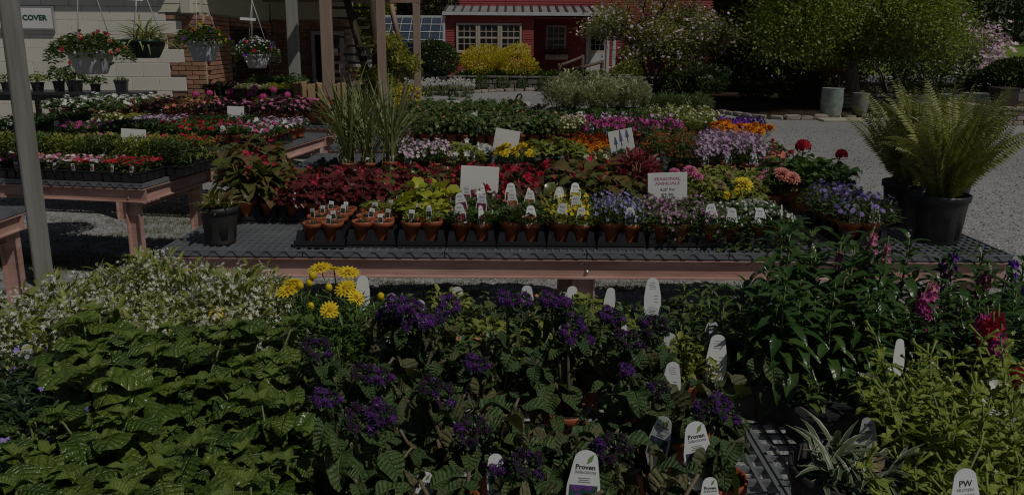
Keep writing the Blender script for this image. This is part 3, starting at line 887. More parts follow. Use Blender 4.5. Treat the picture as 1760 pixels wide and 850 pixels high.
# bags of mulch behind the stair, cardboard boxes
for i, (px, py, w, hh) in enumerate([(612, 123, 0.30, 0.2), (613, 146, 0.30, 0.22), (612, 166, 0.32, 0.2)]):
    p = at(px, py + 10, 15.4)
    t = bevT(w, 0.35, hh, 0.05, 2)
    o = part('mulch_bag', MB().add(t).mesh('mulch_bag', M['orange']), None, Tr((p.x, p.y, p.z)))
    tag(o, ['upper orange printed bag behind the stair', 'middle orange printed bag behind the stair', 'lowest orange printed bag behind the stair'][i], 'bag', 'stacked bags')
pal = MB(); pal.box(-0.3, 0.3, -0.3, 0.3, 0, at(612, 176, 15.4).z)
o = part('pallet_stand', pal.mesh('pallet_stand', M['dwood']), None, Tr((at(612, 170, 15.4).x, 15.4, 0))); tag(o, 'dark wooden stand under orange bags', 'stand')
zt = at(550, 186, 10.3).z
for i in range(7):
    px = 512 + i * 13
    p = at(px, 186, 10.3)
    h_ = 0.33 + 0.02 * math.sin(i * 2.1)
    c = thing('cardboard_box', ('upright tan cardboard sleeve behind tall grass, %s from left' % ordw(i)), 'box', (p.x, p.y, zt), 0.25 + 0.12 * math.sin(i * 3), 'row of upright cardboard sleeves')
    part('panel', MB().add(bevT(0.10, 0.34, h_, 0.004), rnd=random.random()).mesh('panel', M['card']), c, TRS((0, 0, 0), (0, 0.06 * math.sin(i * 5), 0)))
    part('flap', MB().add(bevT(0.09, 0.012, h_ * 0.9, 0.003), (0, -0.178, 0), rnd=random.random()).mesh('flap', M['card']), c, TRS((0, 0, 0), (0, 0.06 * math.sin(i * 5), 0)))
p = at(550, 186, 10.3)
o = thing('box_stand', 'low dark stand under the cardboard sleeves', 'stand', (p.x, p.y, 0))
part('top', MB().add(bevT(0.95, 0.5, 0.04, 0.004)).mesh('top', M['dwood']), o, Tr((0, 0, zt - 0.04)))
for sx in (-0.42, 0.42):
    for sy in (-0.2, 0.2):
        part('leg', MB().add(bevT(0.06, 0.06, zt - 0.04, 0.004)).mesh('leg', M['dwood']), o, Tr((sx, sy, 0)))

# ---------------------------------------------------------------- red barn
BY, BY2 = 28.0, 29.5
bz = 0.4
bx0, bx1, bx2 = at(766, 80, BY).x, at(917, 80, BY).x, at(1258, 80, BY2).x
barn = thing('red_barn', 'red clapboard barn with grey metal porch roof', 'barn', (0, 0, 0))
bt = prism([(0, 0), (0.022, 0), (0.006, 0.088), (0, 0.088)], 0, 1).tf(Matrix(((0, 1, 0), (-1, 0, 0), (0, 0, 1))))
def clap(x0, x1, y, z0, z1, holes=()):
    n = int((z1 - z0) / 0.085)
    for i in range(n):
        z = z0 + i * 0.085
        segs = [(x0, x1)]
        for (hx0, hx1, hz0, hz1) in holes:
            if hz0 < z + 0.05 and z + 0.03 < hz1:
                segs = [q for s in segs for q in ((s[0], min(s[1], hx0)), (max(s[0], hx1), s[1])) if q[1] - q[0] > 0.02]
        for s in segs:
            part('wall_board', MB().add(bt.tf(np.diag([s[1] - s[0], 1, 1])), rnd=random.random()).mesh('wall_board', M['redside']), barn, Tr((s[0], y, z)))
wz0, wz1 = at(840, 90, BY).z, at(840, 40, BY).z
wx0, wx1 = at(784, 60, BY).x, at(897, 60, BY).x
v2x0, v2x1 = at(938, 60, BY2).x, at(973, 60, BY2).x
v2z0, v2z1 = at(955, 90, BY2).z, at(955, 44, BY2).z
dx0, dx1 = at(1007, 80, BY2).x, at(1047, 80, BY2).x
dz1 = at(1025, 48, BY2).z
part('wall_core', MB().box(bx0, bx1 - 0.01, BY + 0.002, BY + 0.15, bz, 2.62).mesh('wall_core', M['redside']), barn)
part('wall_core', MB().box(bx1 - 0.15, bx1, BY + 0.152, BY2, bz, 2.62).mesh('wall_core', M['redside']), barn)
part('wall_core', MB().box(bx0 + 0.4, bx2, BY2 + 0.002, BY2 + 0.2, bz, 6.0).mesh('wall_core', M['redside']), barn)
clap(bx0, bx1, BY, bz, 2.62, [(wx0 - 0.02, wx1 + 0.02, wz0, wz1)])
clap(bx1, bx2, BY2, bz, 2.62, [(v2x0, v2x1, v2z0, v2z1), (dx0, dx1, 0, dz1)])
clap(bx0 + 0.4, bx2, BY2, 2.62, 3.9)
part('corner_board', MB().box(bx2 - 0.02, bx2 + 0.1, BY2 - 0.03, BY2 + 0.3, bz, 6).mesh('corner_board', M['redside']), barn)
pane_me = {}
def window(x0, x1, z0, z1, y, cols=3, rows=4, fr=0.07):
    cx, w, h = (x0 + x1) / 2, x1 - x0, z1 - z0
    b = MB()
    b.box(-w / 2, w / 2, -0.05, 0.03, 0, fr).box(-w / 2, w / 2, -0.05, 0.03, h - fr, h).box(-w / 2, -w / 2 + fr, -0.05, 0.03, fr, h - fr).box(w / 2 - fr, w / 2, -0.05, 0.03, fr, h - fr)
    b.box(-w / 2 - 0.02, w / 2 + 0.02, -0.09, -0.052, -0.03, 0.03)
    wd = part('window', b.mesh('window', M['trim']), barn, Tr((cx, y, z0)))
    iw, ih = w - 2 * fr, h - 2 * fr
    s = MB(); s.box(-iw / 2, iw / 2, -0.03, 0.0, h / 2 - 0.03, h / 2 + 0.03)
    part('meeting_rail', s.mesh('meeting_rail', M['trim']), wd)
    for i in range(1, cols):
        s = MB(); s.box(-0.012, 0.012, -0.022, 0.0, fr, h - fr); part('muntin', s.mesh('muntin', M['trim']), wd, Tr((-iw / 2 + iw * i / cols, 0, 0)))
    for j in range(1, rows):
        if j * 2 == rows:
            continue
        s = MB(); s.box(-iw / 2, iw / 2, -0.02, 0.0, -0.012, 0.012); part('muntin', s.mesh('muntin', M['trim']), wd, Tr((0, 0, fr + ih * j / rows)))
    for i in range(cols):
        for j in range(rows):
            key = (round(iw / cols, 3), round(ih / rows, 3))
            if key not in pane_me:
                q = MB(); q.box(-key[0] / 2, key[0] / 2, -0.008, -0.003, -key[1] / 2, key[1] / 2); pane_me[key] = q.mesh('pane', M['glass'])
            part('pane', pane_me[key], wd, TRS((-iw / 2 + iw * (i + .5) / cols, 0, fr + ih * (j + .5) / rows), (random.uniform(-.02, .02), 0, random.uniform(-.02, .02))))
    return wd
ww = (wx1 - wx0) / 3
for i in range(3):
    window(wx0 + i * ww + 0.01, wx0 + (i + 1) * ww - 0.01, wz0, wz1, BY - 0.03)
window(v2x0, v2x1, v2z0, v2z1, BY2 - 0.03)
# door
dr = part('door', MB().box(dx0, dx0 + 0.1, -0.06, 0.02, bz, dz1).box(dx1 - 0.1, dx1, -0.06, 0.02, bz, dz1).box(dx0 + 0.1, dx1 - 0.1, -0.06, 0.02, dz1 - 0.1, dz1).mesh('door', M['wtrim']), barn, Tr((0, BY2 - 0.03, 0)))
part('door_leaf', MB().box(dx0 + 0.1, dx1 - 0.1, -0.02, 0.02, bz, dz1 - 0.1).mesh('door_leaf', M['trim']), dr)
zz = bz + (dz1 - bz) * 0.52
for i in range(3):
    for j in range(3):
        pw, ph = (dx1 - dx0 - 0.36) / 3, (dz1 - 0.2 - zz) / 3
        part('pane', MB().box(0.01, pw - 0.01, -0.03, -0.022, 0.01, ph - 0.01).mesh('pane', M['glass']), dr, Tr((dx0 + 0.18 + i * pw, 0, zz + j * ph)))
part('door_panel', MB().box(dx0 + 0.18, dx1 - 0.18, -0.032, -0.022, bz + 0.15, zz - 0.12).mesh('door_panel', M['wtrim']), dr)
# roof of the porch: sheet, raised seams, gutter, downspout
ez, rz_ = at(900, 22, 27.85).z, at(900, 11, 29.5).z
ex0, ex1 = at(762, 20, 27.85).x, at(1068, 20, 27.85).x
yv, yw = 27.85, BY2
rf = part('roof', MB().add(T([(ex0, yv, ez), (ex1, yv, ez), (ex1, yw, rz_), (ex0, yw, rz_), (ex0, yv, ez - 0.05), (ex1, yv, ez - 0.05), (ex1, yw, rz_ - 0.05), (ex0, yw, rz_ - 0.05)], [(0, 1, 2, 3), (7, 6, 5, 4), (0, 4, 5, 1), (1, 5, 6, 2), (2, 6, 7, 3), (3, 7, 4, 0)], smooth=False)).mesh('roof', M['roof']), barn)
ns = 20
sang = math.atan2(rz_ - ez, yw - yv); sl = math.hypot(rz_ - ez, yw - yv)
for i in range(ns + 1):
    x = ex0 + 0.03 + (ex1 - ex0 - 0.06) * i / ns
    part('roof_seam', MB().add(boxT(-0.03, 0.03, 0, sl, 0.002, 0.06).tf(Matrix.Rotation(sang, 3, 'X'))).mesh('roof_seam', M['seam']), rf, Tr((x, yv, ez)))
part('gutter', MB().box(ex0 - 0.03, ex1, yv - 0.11, yv - 0.005, ez - 0.1, ez + 0.015).mesh('gutter', M['wtrim']), barn)
part('downspout', MB().box(bx0 - 0.09, bx0 - 0.005, BY - 0.13, BY - 0.05, bz, ez - 0.1).mesh('downspout', M['wtrim']), barn)
part('ceiling_board', MB().box(bx1 + 0.01, ex1, yv + 0.02, BY2 - 0.03, ez - 0.2, ez - 0.14).mesh('ceiling_board', M['redside']), barn)
part('porch_post', MB().add(bevT(0.12, 0.12, ez - 0.2 - bz, 0.01)).mesh('porch_post', M['wtrim']), barn, Tr((ex1 - 0.2, yv + 0.15, bz)))
# terrace and retaining wall
tx0, tx1 = at(740, 130, 26.2).x, at(1262, 130, 26.2).x
mb = MB(); mb.box(tx0, tx1 - 1, 26.32, 30.5, -0.1, 0.4); struct('terrace', mb.mesh('terrace', M['mulch']))
rw2 = thing('retaining_wall', 'low grey stone retaining wall along the barn bed', 'wall', (0, 0, 0))
x = at(768, 140, 26.2).x; xe = at(1108, 140, 26.2).x
for c in range(2):
    xx = x + 0.25 * c
    while xx < xe:
        w = random.uniform(0.42, 0.75)
        t = bevT(w - 0.015, 0.26, 0.185, 0.02)
        part('stone', MB().add(t, rnd=random.random()).mesh('stone', M['dstone']), rw2, TRS((xx + w / 2, 26.2 + random.uniform(-.015, .015), 0.195 * c)))
        xx += w
xx = x
while xx < xe:
    w = random.uniform(0.5, 0.9)
    part('cap_stone', MB().add(bevT(w - 0.012, 0.34, 0.06, 0.012), rnd=random.random()).mesh('cap_stone', M['dstone']), rw2, TRS((xx + w / 2, 26.2, 0.40)))
    xx += w
p = at(1040, 133, 28.3)
o = part('door_step', MB().add(bevT(2.6, 1.4, 0.08, 0.01)).mesh('door_step', M['slab']), None, Tr((p.x, p.y, 0.4))); tag(o, 'pale concrete step before the barn door', 'step')
o = part('window_box', MB().add(bevT(0.86, 0.24, 0.2, 0.01)).mesh('window_box', M['trim']), None, Tr((at(956, 98, 29.3).x, 29.3, at(956, 103, 29.3).z))); tag(o, 'beige window box of dried grasses under small barn window', 'planter')
gb = leaf('linear', 0.05, 4, 1, 0.3, 1.0)
n = 260
P = np.stack([rng.uniform(-0.4, 0.4, n), rng.uniform(-0.08, 0.08, n), np.full(n, 0.18)], 1)
d = sph(rng.uniform(0, 6.28, n), rng.uniform(0.1, 1.4, n))
part('dried_grass', MB().many(gb, framesY(d, (0, 0, 1), rng.uniform(0.2, 0.5, n)), P).mesh('dried_grass', M['L_rust']), o, kind='stuff')
# rustic log rail
rl = thing('log_railing', 'rustic log handrail on the steps to the barn door', 'railing', (0, 0, 0))
def logp(name, a, b, r):
    a, b = Vector(a), Vector(b)
    pts = [a + (b - a) * (i / 5) + Vector((random.uniform(-.012, .012), random.uniform(-.012, .012), 0)) for i in range(6)]
    part(name, MB().add(tube(pts, [r * random.uniform(.85, 1.15) for _ in pts], 7)).mesh(name, M['log']), rl)
q1, q1b = at(962, 112, 25.2), at(963, 150, 25.2); q2, q2b = at(1001, 97, 26.9), at(1000, 135, 26.9)
q3, q3b = at(994, 116, 25.3), at(993, 146, 25.3); q4, q4b = at(1035, 106, 26.9), at(1033, 138, 26.9)
for a, b in ((q1, q1b), (q2, q2b), (q3, q3b), (q4, q4b)):
    logp('post', (b.x, b.y, min(b.z, 0.05 if b.y < 26 else 0.4)), (a.x, a.y, a.z + 0.05), 0.07)
logp('rail', q1 + Vector((0, 0, -0.02)), q2 + Vector((0, 0, -0.02)), 0.05)
logp('rail', q3 + Vector((0, 0, -0.02)), q4 + Vector((0, 0, -0.02)), 0.05)

# greenhouse between the buildings
gh = thing('greenhouse', 'glass greenhouse with pale bars left of the red barn', 'greenhouse', (0, 0, 0))
g0, g1 = at(655, 32, 33), at(775, 32, 33)
zl, zh = at(720, 84, 31.5).z, at(720, 31, 33.5).z
a_ = math.atan2(zh - zl, 2.0); L = math.hypot(zh - zl, 2.0)
nc, nr = 7, 4
W_ = (g1.x - g0.x)
gp = MB(); gp.box(0.01, W_ / nc - 0.01, 0.01, L / nr - 0.01, 0, 0.006); gpm = gp.mesh('pane', M['ghglass'])
for i in range(nc):
    for j in range(nr):
        part('pane', gpm, gh, Tr((g0.x, 31.5, zl)) @ Matrix.Rotation(a_, 4, 'X') @ Tr((i * W_ / nc, j * L / nr, 0)))
for i in range(nc + 1):
    part('glazing_bar', MB().box(-0.016, 0.016, 0, L, 0.008, 0.04).mesh('glazing_bar', M['alu']), gh, Tr((g0.x, 31.5, zl)) @ Matrix.Rotation(a_, 4, 'X') @ Tr((i * W_ / nc, 0, 0)))
for j in range(nr + 1):
    part('purlin', MB().box(0, W_, -0.02, 0.02, 0.042, 0.06).mesh('purlin', M['wtrim']), gh, Tr((g0.x, 31.5, zl)) @ Matrix.Rotation(a_, 4, 'X') @ Tr((0, j * L / nr, 0)))
part('base_wall', MB().box(g0.x, g1.x, 31.52, 31.7, 0, zl - 0.02).mesh('base_wall', M['ghglass']), gh)
part('ridge', MB().box(g0.x, g1.x, 33.46, 33.6, zh, zh + 0.1).mesh('ridge', M['wtrim']), gh)
# ---------------------------------------------------------------- trees and shrubs
LQ = leaf('ovate', 0.62, 2, 1, 0.35, 0.6)            # 8 triangles
LS = T([(-0.3, 0.0, 0), (0, -0.05, -0.06), (0.3, 0.0, 0), (0.22, 0.6, 0.0), (0, 1.0, -0.1), (-0.22, 0.6, 0.0), (0, 0.55, -0.1)],
       [(0, 1, 6, 5), (1, 2, 3, 6), (5, 6, 4), (6, 3, 4)], [(0, 0), (.5, 0), (1, 0), (.8, .6), (.5, 1), (.2, .6), (.5, .6)])
LF = T([(0, 0, 0), (.34, .5, .05), (0, 1, -.12), (-.34, .5, .05)], [(0, 1, 2), (0, 2, 3)], [(.5, 0), (1, .5), (.5, 1), (0, .5)])
FL5 = ring(leaf('petal', 0.85, 2, 1, 0.1, 0.2), 5, 0.35)
def lumpy(rng, n, k=22, amp=0.28):
    """unit directions and lumpy radii"""
    d = nrm(rng.normal(size=(n, 3)))
    c = nrm(rng.normal(size=(k, 3)))
    w = rng.uniform(-1, 1, k)
    r = 1 + amp * (np.exp(6 * (d @ c.T - 1)) * w).sum(1)
    return d, r
def shrub(name, label, cat, c, rx, ry, rz, mat, n=5000, size=0.06, tmpl=None, seed=0, flow=None, nf=0, fs=0.03, group=None, inner=0.5, amp=0.28, stems=5, up=0.3, floor=True, outmix=1.0):
    rg = np.random.default_rng(seed + 101)
    c = Vector(c)
    o = thing(name, label, cat, (c.x, c.y, max(0, c.z - rz) if floor else 0), group=group)
    base = np.array(o.location)
    d, r = lumpy(rg, n, amp=amp)
    rad = r * (inner + (1 - inner) * rg.random(n) ** 0.35)
    P = d * rad[:, None] * np.array([rx, ry, rz]) + np.array(c) - base
    keep = P[:, 2] > 0.01
    P, d = P[keep], d[keep]
    dd = d * outmix + rg.normal(0, 0.7, d.shape) + np.array([0, 0, up])
    mbx = MB().many(tmpl or LS, framesY(dd, nrm(rg.normal(size=d.shape)), rg.uniform(0.6, 1.3, len(d)) * size), P, rnd=rg.random(len(d)))
    part('foliage', mbx.mesh('foliage', mat), o, kind='stuff')
    sb = MB()
    for i in range(stems):
        a = rg.uniform(0, 6.28)
        e = np.array(c) - base + np.array([math.cos(a) * rx * .5, math.sin(a) * ry * .5, rz * 0.2])
        sb.add(tube([(math.cos(a) * .05 * rx, math.sin(a) * .05 * ry, 0), tuple(e * 0.55 + np.array([0, 0, 0.1 * rz])), tuple(e)], [0.03 * rx + .008, 0.02 * rx + .006, 0.006], 5))
    if stems:
        part('stem', sb.mesh('stem', M['bark']), o)
    if flow:
        d, r = lumpy(rg, nf, amp=amp)
        P = d * (r * rg.uniform(0.9, 1.06, nf))[:, None] * np.array([rx, ry, rz]) + np.array(c) - base
        k = P[:, 2] > 0.02
        part('blossom', MB().many(FL5, framesZ(d[k] + np.array([0, -.4, .5]), rg.uniform(.7, 1.2, k.sum()) * fs, rg), P[k], rnd=rg.random(k.sum())).mesh('blossom', flow), o, kind='stuff')
    return o
def tree(name, label, base, fork, clumps, trunk_r, leafm, nleaf, lsize, sig, seed=0, flow=None, nf=0, fs=0.05, stems=1, tm=None, limb_r=0.4, squash=0.6, lt=None):
    rg = np.random.default_rng(seed + 500)
    base = Vector(base)
    o = thing(name, label, 'tree', base)
    C = np.array([np.array(Vector(c) - base) for c in clumps])
    tb = MB(); lb = []
    f = Vector(fork) - base
    tops = []
    if stems == 1:
        pts = [Vector((0, 0, -0.05)), f * 0.35 + Vector((0.03, 0.02, 0)), f * 0.7 + Vector((-0.02, 0.03, 0)), f]
        tb.add(tube(pts, [trunk_r * 1.35, trunk_r, trunk_r * 0.9, trunk_r * 0.75], 10))
        top = C[C[:, 2].argmax()]
        tb.add(tube([f, f.lerp(Vector(top), 0.5) * 1.0, Vector(top)], [trunk_r * 0.75, trunk_r * 0.5, trunk_r * 0.15], 8))
        tops = [(f, f.lerp(Vector(top), 0.6))]
    else:
        for i in range(stems):
            a = 6.283 * i / stems + 0.4
            g = f + Vector((math.cos(a) * f.z * .55, math.sin(a) * f.z * .4, rg.uniform(-.1, .3)))
            tb.add(tube([Vector((math.cos(a) * .08, math.sin(a) * .08, -0.03)), g * 0.45 + Vector((0, 0, .08)), g], [trunk_r, trunk_r * .8, trunk_r * .55], 7))
            tops.append((g, g * 1.05))
    part('trunk', tb.mesh('trunk', tm or M['bark']), o)
    for i, c in enumerate(C):
        s0, s1 = min(tops, key=lambda q: (q[0] - Vector(c)).length)
        s = s0.lerp(s1, rg.random())
        c = Vector(c)
        midp = s.lerp(c, 0.5) + Vector((rg.normal(0, .1), rg.normal(0, .1), (c - s).length * 0.08))
        b = MB().add(tube([s, midp, c], [trunk_r * limb_r, trunk_r * limb_r * .55, trunk_r * .06 + .004], 5))
        for q in range(5):
            e = c + Vector(rg.normal(0, sig, 3))
            b.add(tube([midp.lerp(c, rg.uniform(.1, .9)), e], [trunk_r * .12 + .004, .004], 4))
        part('limb', b.mesh('limb', tm or M['bark']), o)
    w = rg.integers(0, len(C), nleaf)
    off = rg.normal(0, 1, (nleaf, 3)) * np.array([sig, sig, sig * squash])
    nl_ = nrm(off)
    P = C[w] + off
    dd = nl_ + rg.normal(0, 0.6, P.shape) + np.array([0, 0, -0.15])
    part('crown', MB().many(lt or LS, framesY(dd, nrm(rg.normal(size=P.shape) + np.array([0, 0, 1.2])), rg.uniform(.6, 1.3, nleaf) * lsize), P, rnd=np.clip(rg.random(nleaf) * .6 + rg.random(len(C))[w] * .4, 0, .999)).mesh('crown', leafm), o, kind='stuff')
    if flow:
        w = rg.integers(0, len(C), nf)
        P = C[w] + rg.normal(0, 1, (nf, 3)) * np.array([sig, sig, sig * .6]) * 1.05
        part('blossom', MB().many(FL5, framesZ(rg.normal(0, .5, P.shape) + np.array([0, -.4, .7]), rg.uniform(.7, 1.2, nf) * fs, rg), P, rnd=rg.random(nf)).mesh('blossom', flow), o, kind='stuff')
    return o

# the big spreading tree at right
rg = np.random.default_rng(3)
tb_ = onz(1466, 186, 0)
def clumps_px(specs, Y0, dy, rg, n):
    out = []
    for _ in range(n):
        x0, x1, y0, y1 = specs[rg.integers(0, len(specs))]
        out.append(at(rg.uniform(x0, x1), rg.uniform(y0, y1), Y0 + rg.uniform(-dy, dy)))
    return out
cl = clumps_px([(1335, 1420, -120, 60), (1350, 1640, -150, 60), (1400, 1630, 0, 88), (1330, 1420, 10, 80), (1480, 1650, 20, 80)], tb_.y + 0.3, 2.2, rg, 110)
tree('maple_tree', 'large spreading green tree with bare lower trunk at right', tb_, at(1468, 105, tb_.y), cl, 0.15, M['L_tree'], 105000, 0.075, 0.36, 1, lt=LF)
# blossoming multi-stem tree before the barn
db = onz(1125, 166, 0)
cl = clumps_px([(1030, 1230, -30, 60), (1050, 1190, 30, 110), (1010, 1070, 20, 60), (1180, 1255, 20, 70), (1190, 1240, 50, 80)], db.y, 1.3, rg, 54)
tree('blossom_tree', 'small multi-stemmed tree with pale pink blossom before the barn', db, Vector((db.x, db.y, 0.75)), cl, 0.07, M['L_dog'], 15000, 0.075, 0.25, 2, M['F_palepink'], 1500, 0.05, lt=LF, stems=6, tm=M['dwood'])
# dark columnar conifers behind
for i, (px, w, top, Y, lab) in enumerate([(1262, 0.85, 7.0, 27.0, 'tall dark columnar conifer at the barn corner'), (1308, 1.1, 7.5, 25.6, 'tall dark conifer left of the big tree trunk'), (1345, 1.1, 6.5, 27.2, 'dark conifer directly behind the big tree, left side'), (1392, 0.9, 6.0, 25.0, 'lighter green conifer left of the tree trunk'), (1440, 1.2, 6.5, 27.5, 'dark conifer right behind the tree trunk')]):
    x = xat(px, Y, 1)
    shrub('conifer', lab, 'conifer', (x, Y, top / 2), w, w, top / 2, M['L_conifL'] if i == 3 else M['L_conif'], 9000, 0.14, LF, 20 + i, amp=0.25, stems=1, up=0.8, group='conifers behind the big tree', outmix=.7)
for i, (px0, py0, rx, rz, Y, mat, lab) in enumerate([(1535, 135, 1.5, 1.15, 23.5, 'L_holly', 'dark broad evergreen shrub right of the tree trunk'), (1600, 130, 1.2, 1.1, 24.5, 'L_holly', 'dark evergreen shrub behind grey stone pots'),
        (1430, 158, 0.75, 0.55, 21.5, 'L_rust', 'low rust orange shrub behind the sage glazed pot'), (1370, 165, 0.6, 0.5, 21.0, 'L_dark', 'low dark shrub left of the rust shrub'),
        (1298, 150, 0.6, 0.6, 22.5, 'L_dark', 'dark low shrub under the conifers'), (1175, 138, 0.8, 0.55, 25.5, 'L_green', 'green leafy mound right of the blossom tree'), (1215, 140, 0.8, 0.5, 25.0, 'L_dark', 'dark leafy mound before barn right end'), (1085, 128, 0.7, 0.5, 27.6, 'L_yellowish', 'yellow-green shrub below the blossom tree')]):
    p = at(px0, py0, Y)
    shrub('evergreen_shrub' if 'evergreen' in lab else 'garden_shrub', lab, 'shrub', (p.x, Y, max(rz * 0.8, p.z)), rx, rx * .9, rz, M[mat], 5200 if rx > 1 else 2200, 0.085, LF, 60 + i, amp=.4)
# pink flowering tree and round magnolia shrub further right
pb = Vector((at(1650, 120, 30).x, 30, 0))
tree('pink_blossom_tree', 'small pink blossom tree beyond the big tree crown', pb, pb + Vector((0, 0, 1.2)), clumps_px([(1615, 1700, 55, 125), (1640, 1700, 75, 100), (1540, 1640, 30, 90)], 30, 1, rg, 26), 0.09, M['L_dog'], 1800, 0.1, 0.35, 4, M['F_palepink'], 3000, 0.1)
mbase = onz(1725, 172, 0)
sh = at(1728, 130, mbase.y)
shrub('magnolia_shrub', 'round dark leafy shrub on bare stems at the right edge', 'shrub', (sh.x, sh.y, sh.z), 0.95, 0.9, 0.55, M['L_holly'], 4200, 0.11, None, 90, amp=.3, stems=0, floor=False)
mo = bpy.data.objects['magnolia_shrub']
sb = MB()
for i in range(9):
    a = i * 0.7
    sb.add(tube([(0.05 * math.cos(a), 0.05 * math.sin(a), 0), (0.25 * math.cos(a), 0.25 * math.sin(a), 0.4), (0.6 * math.cos(a), 0.6 * math.sin(a), sh.z)], [0.035, 0.025, 0.01], 5))
part('stem', sb.mesh('stem', M['bark']), mo)
# far woods and their trunks as one mass
n = 90000
P = np.stack([rng.uniform(-45, 75, n), rng.uniform(62, 78, n), np.zeros(n)], 1)
cen = np.stack([rng.uniform(-45, 75, 240), rng.uniform(62, 80, 240), rng.uniform(2, 17, 240)], 1)
w = rng.integers(0, 240, n)
P = cen[w] + rng.normal(0, 1, (n, 3)) * np.array([2.4, 2.0, 2.2])
P[:, 2] = np.abs(P[:, 2]) + 0.2
mbx = MB().many(LF, framesY(rng.normal(size=P.shape), nrm(rng.normal(size=P.shape)), rng.uniform(.28, .6, n)), P, rnd=rng.random(n))
for i in range(120):
    x, y = rng.uniform(-45, 75), rng.uniform(60, 76)
    mbx.add(tube([(x, y, 0), (x + rng.normal(0, .3), y, 6), (x + rng.normal(0, .6), y, 14)], [.25, .2, .1], 6), m=1)
stuff('treeline', mbx.mesh('treeline', [M['L_wood'], M['bark']]), 'dark far-off wood closing the view behind barn and lawn', 'wood')
for i, (px, py, Y, rx, rz, mat, lab) in enumerate([(860, -40, 44, 5, 4, 'L_woodb', 'brownish tree top behind the barn roof, left'), (745, 5, 40, 3.4, 3.4, 'L_woodb', 'brownish tall tree behind the greenhouse'), (690, 0, 42, 3.0, 3, 'L_wood', 'dark tall tree behind the stair'), (1690, 20, 84, 7.0, 9.0, 'L_wood', 'dark green tree above the lawn at right'), (1765, 10, 88, 8.0, 11, 'L_wood', 'dark tree at the top right corner'), (618, 10, 36, 1.6, 2.2, 'L_maple', 'bright yellow-green tree seen through the stair')]):
    p = at(px, py, Y)
    shrub('background_tree', lab, 'tree', (p.x, Y, max(p.z, rz * .9)), rx, rx * .8, rz, M[mat], 14000, 0.2, LF, 130 + i, amp=.45, inner=.3, stems=3)

# garden in front of the barn
p = at(746, 98, 25.5); shrub('boxwood_shrub', 'large round dark boxwood shrub left of the barn', 'shrub', (p.x, p.y, p.z), 0.62, 0.6, 0.64, M['L_holly'], 6500, 0.07, None, 201, amp=.35, inner=.75)
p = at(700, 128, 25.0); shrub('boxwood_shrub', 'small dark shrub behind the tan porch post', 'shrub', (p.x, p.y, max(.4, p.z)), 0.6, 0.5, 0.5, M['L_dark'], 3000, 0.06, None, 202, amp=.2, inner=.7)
for i, (px, rx) in enumerate([(832, 0.62), (876, 0.62)]):
    p = at(px, 108, 27.0)
    shrub('gold_shrub', ['bright gold shrub under the barn windows, left half', 'bright gold shrub under the barn windows, right half'][i], 'shrub', (p.x, p.y, p.z), rx * 1.2, 0.5, 0.42, M['L_gold'], 4200, 0.10, leaf('lance', .3, 2, 1, .3, .4), 210 + i, amp=.55, inner=.6, up=.9)
for i, px in enumerate([827, 865, 898, 936]):
    p = at(px, 145, 25.6); rr = [0.25, 0.22, 0.2, 0.24][i]
    shrub('boxwood_ball', 'small clipped green ball shrub before the retaining wall, %s from left' % ordw(i), 'shrub', (p.x, p.y, rr * .95), rr, rr, rr * 1.05, M['L_mid'], 1800, 0.035, None, 220 + i, amp=.1, inner=.8, group='clipped ball shrubs', stems=1)
# strap-leaved ground cover on the terrace and white tulips, each plant its own thing
strap = leaf('linear', 0.16, 3, 1, 0.35, 0.8)
def strapmesh(seed, n, size, mat, fl=None, nf=0, fh=0.4):
    r_ = np.random.default_rng(seed)
    d = sph(r_.uniform(0, 6.28, n), r_.uniform(0.5, 1.4, n))
    fo = MB().many(strap, framesY(d, (0, 0, 1), r_.uniform(.7, 1.1, n) * size), r_.normal(0, .05, (n, 3)) * np.array([1, 1, 0])).mesh('foliage', mat)
    res = [('foliage', fo)]
    if fl:
        b = MB(); st_ = MB()
        bud = ring(leaf('petal', 0.8, 3, 1, 0.3, -1.2), 6, 1.15)
        for i in range(nf):
            x, y = r_.normal(0, .08), r_.normal(0, .08)
            h = fh * r_.uniform(.8, 1.1)
            b.add(bud, (x, y, h), sc=0.11, rnd=r_.random()); st_.add(tube([(x * .5, y * .5, 0), (x, y, h)], .006, 4))
        res += [('flower', b.mesh('flower', fl)), ('stem', st_.mesh('stem', M['stem']))]
    return res
SM = [Pr(*[(a, m_, None, 'stuff' if a == 'foliage' else None) for a, m_ in strapmesh(300 + i, 34, 0.36, M['L_green'])]) for i in range(3)]
for i in range(30):
    p = at(790 + i * 8.4 - (i // 15) * 0, 128, 26.6)
    SM[i % 3].put('daylily_clump', 'green strap-leaved clump on barn terrace, %s from left' % ordw(i), 'plant', (p.x, p.y + random.uniform(-.12, .15), 0.4), random.uniform(0, 6), 1.0, 'strap-leaved clumps along the terrace')
TM = [Pr(*[(a, m_, None, 'stuff' if a == 'foliage' else None) for a, m_ in strapmesh(320 + i, 14, 0.2, M['L_mid'], M['F_white'], 5, .34)]) for i in range(3)]
k = 0
tl = []
for i in range(34):
    px = 700 + (i % 17) * 6.6 + random.uniform(-2, 2); py = 152 + (i // 17) * 7 + random.uniform(-2, 2) + max(0, px - 780) * .1
    tl.append((px, py))
for px, py in sorted(tl):
    p = onz(px, py + 6, 0.0)
    TM[k % 3].put('white_tulip', 'white tulip clump in the bed by the porch, %s from left' % ordw(k), 'flower', (p.x, p.y, 0.0), random.uniform(0, 6), 1.0, 'white tulips beside the gravel drive')
    k += 1

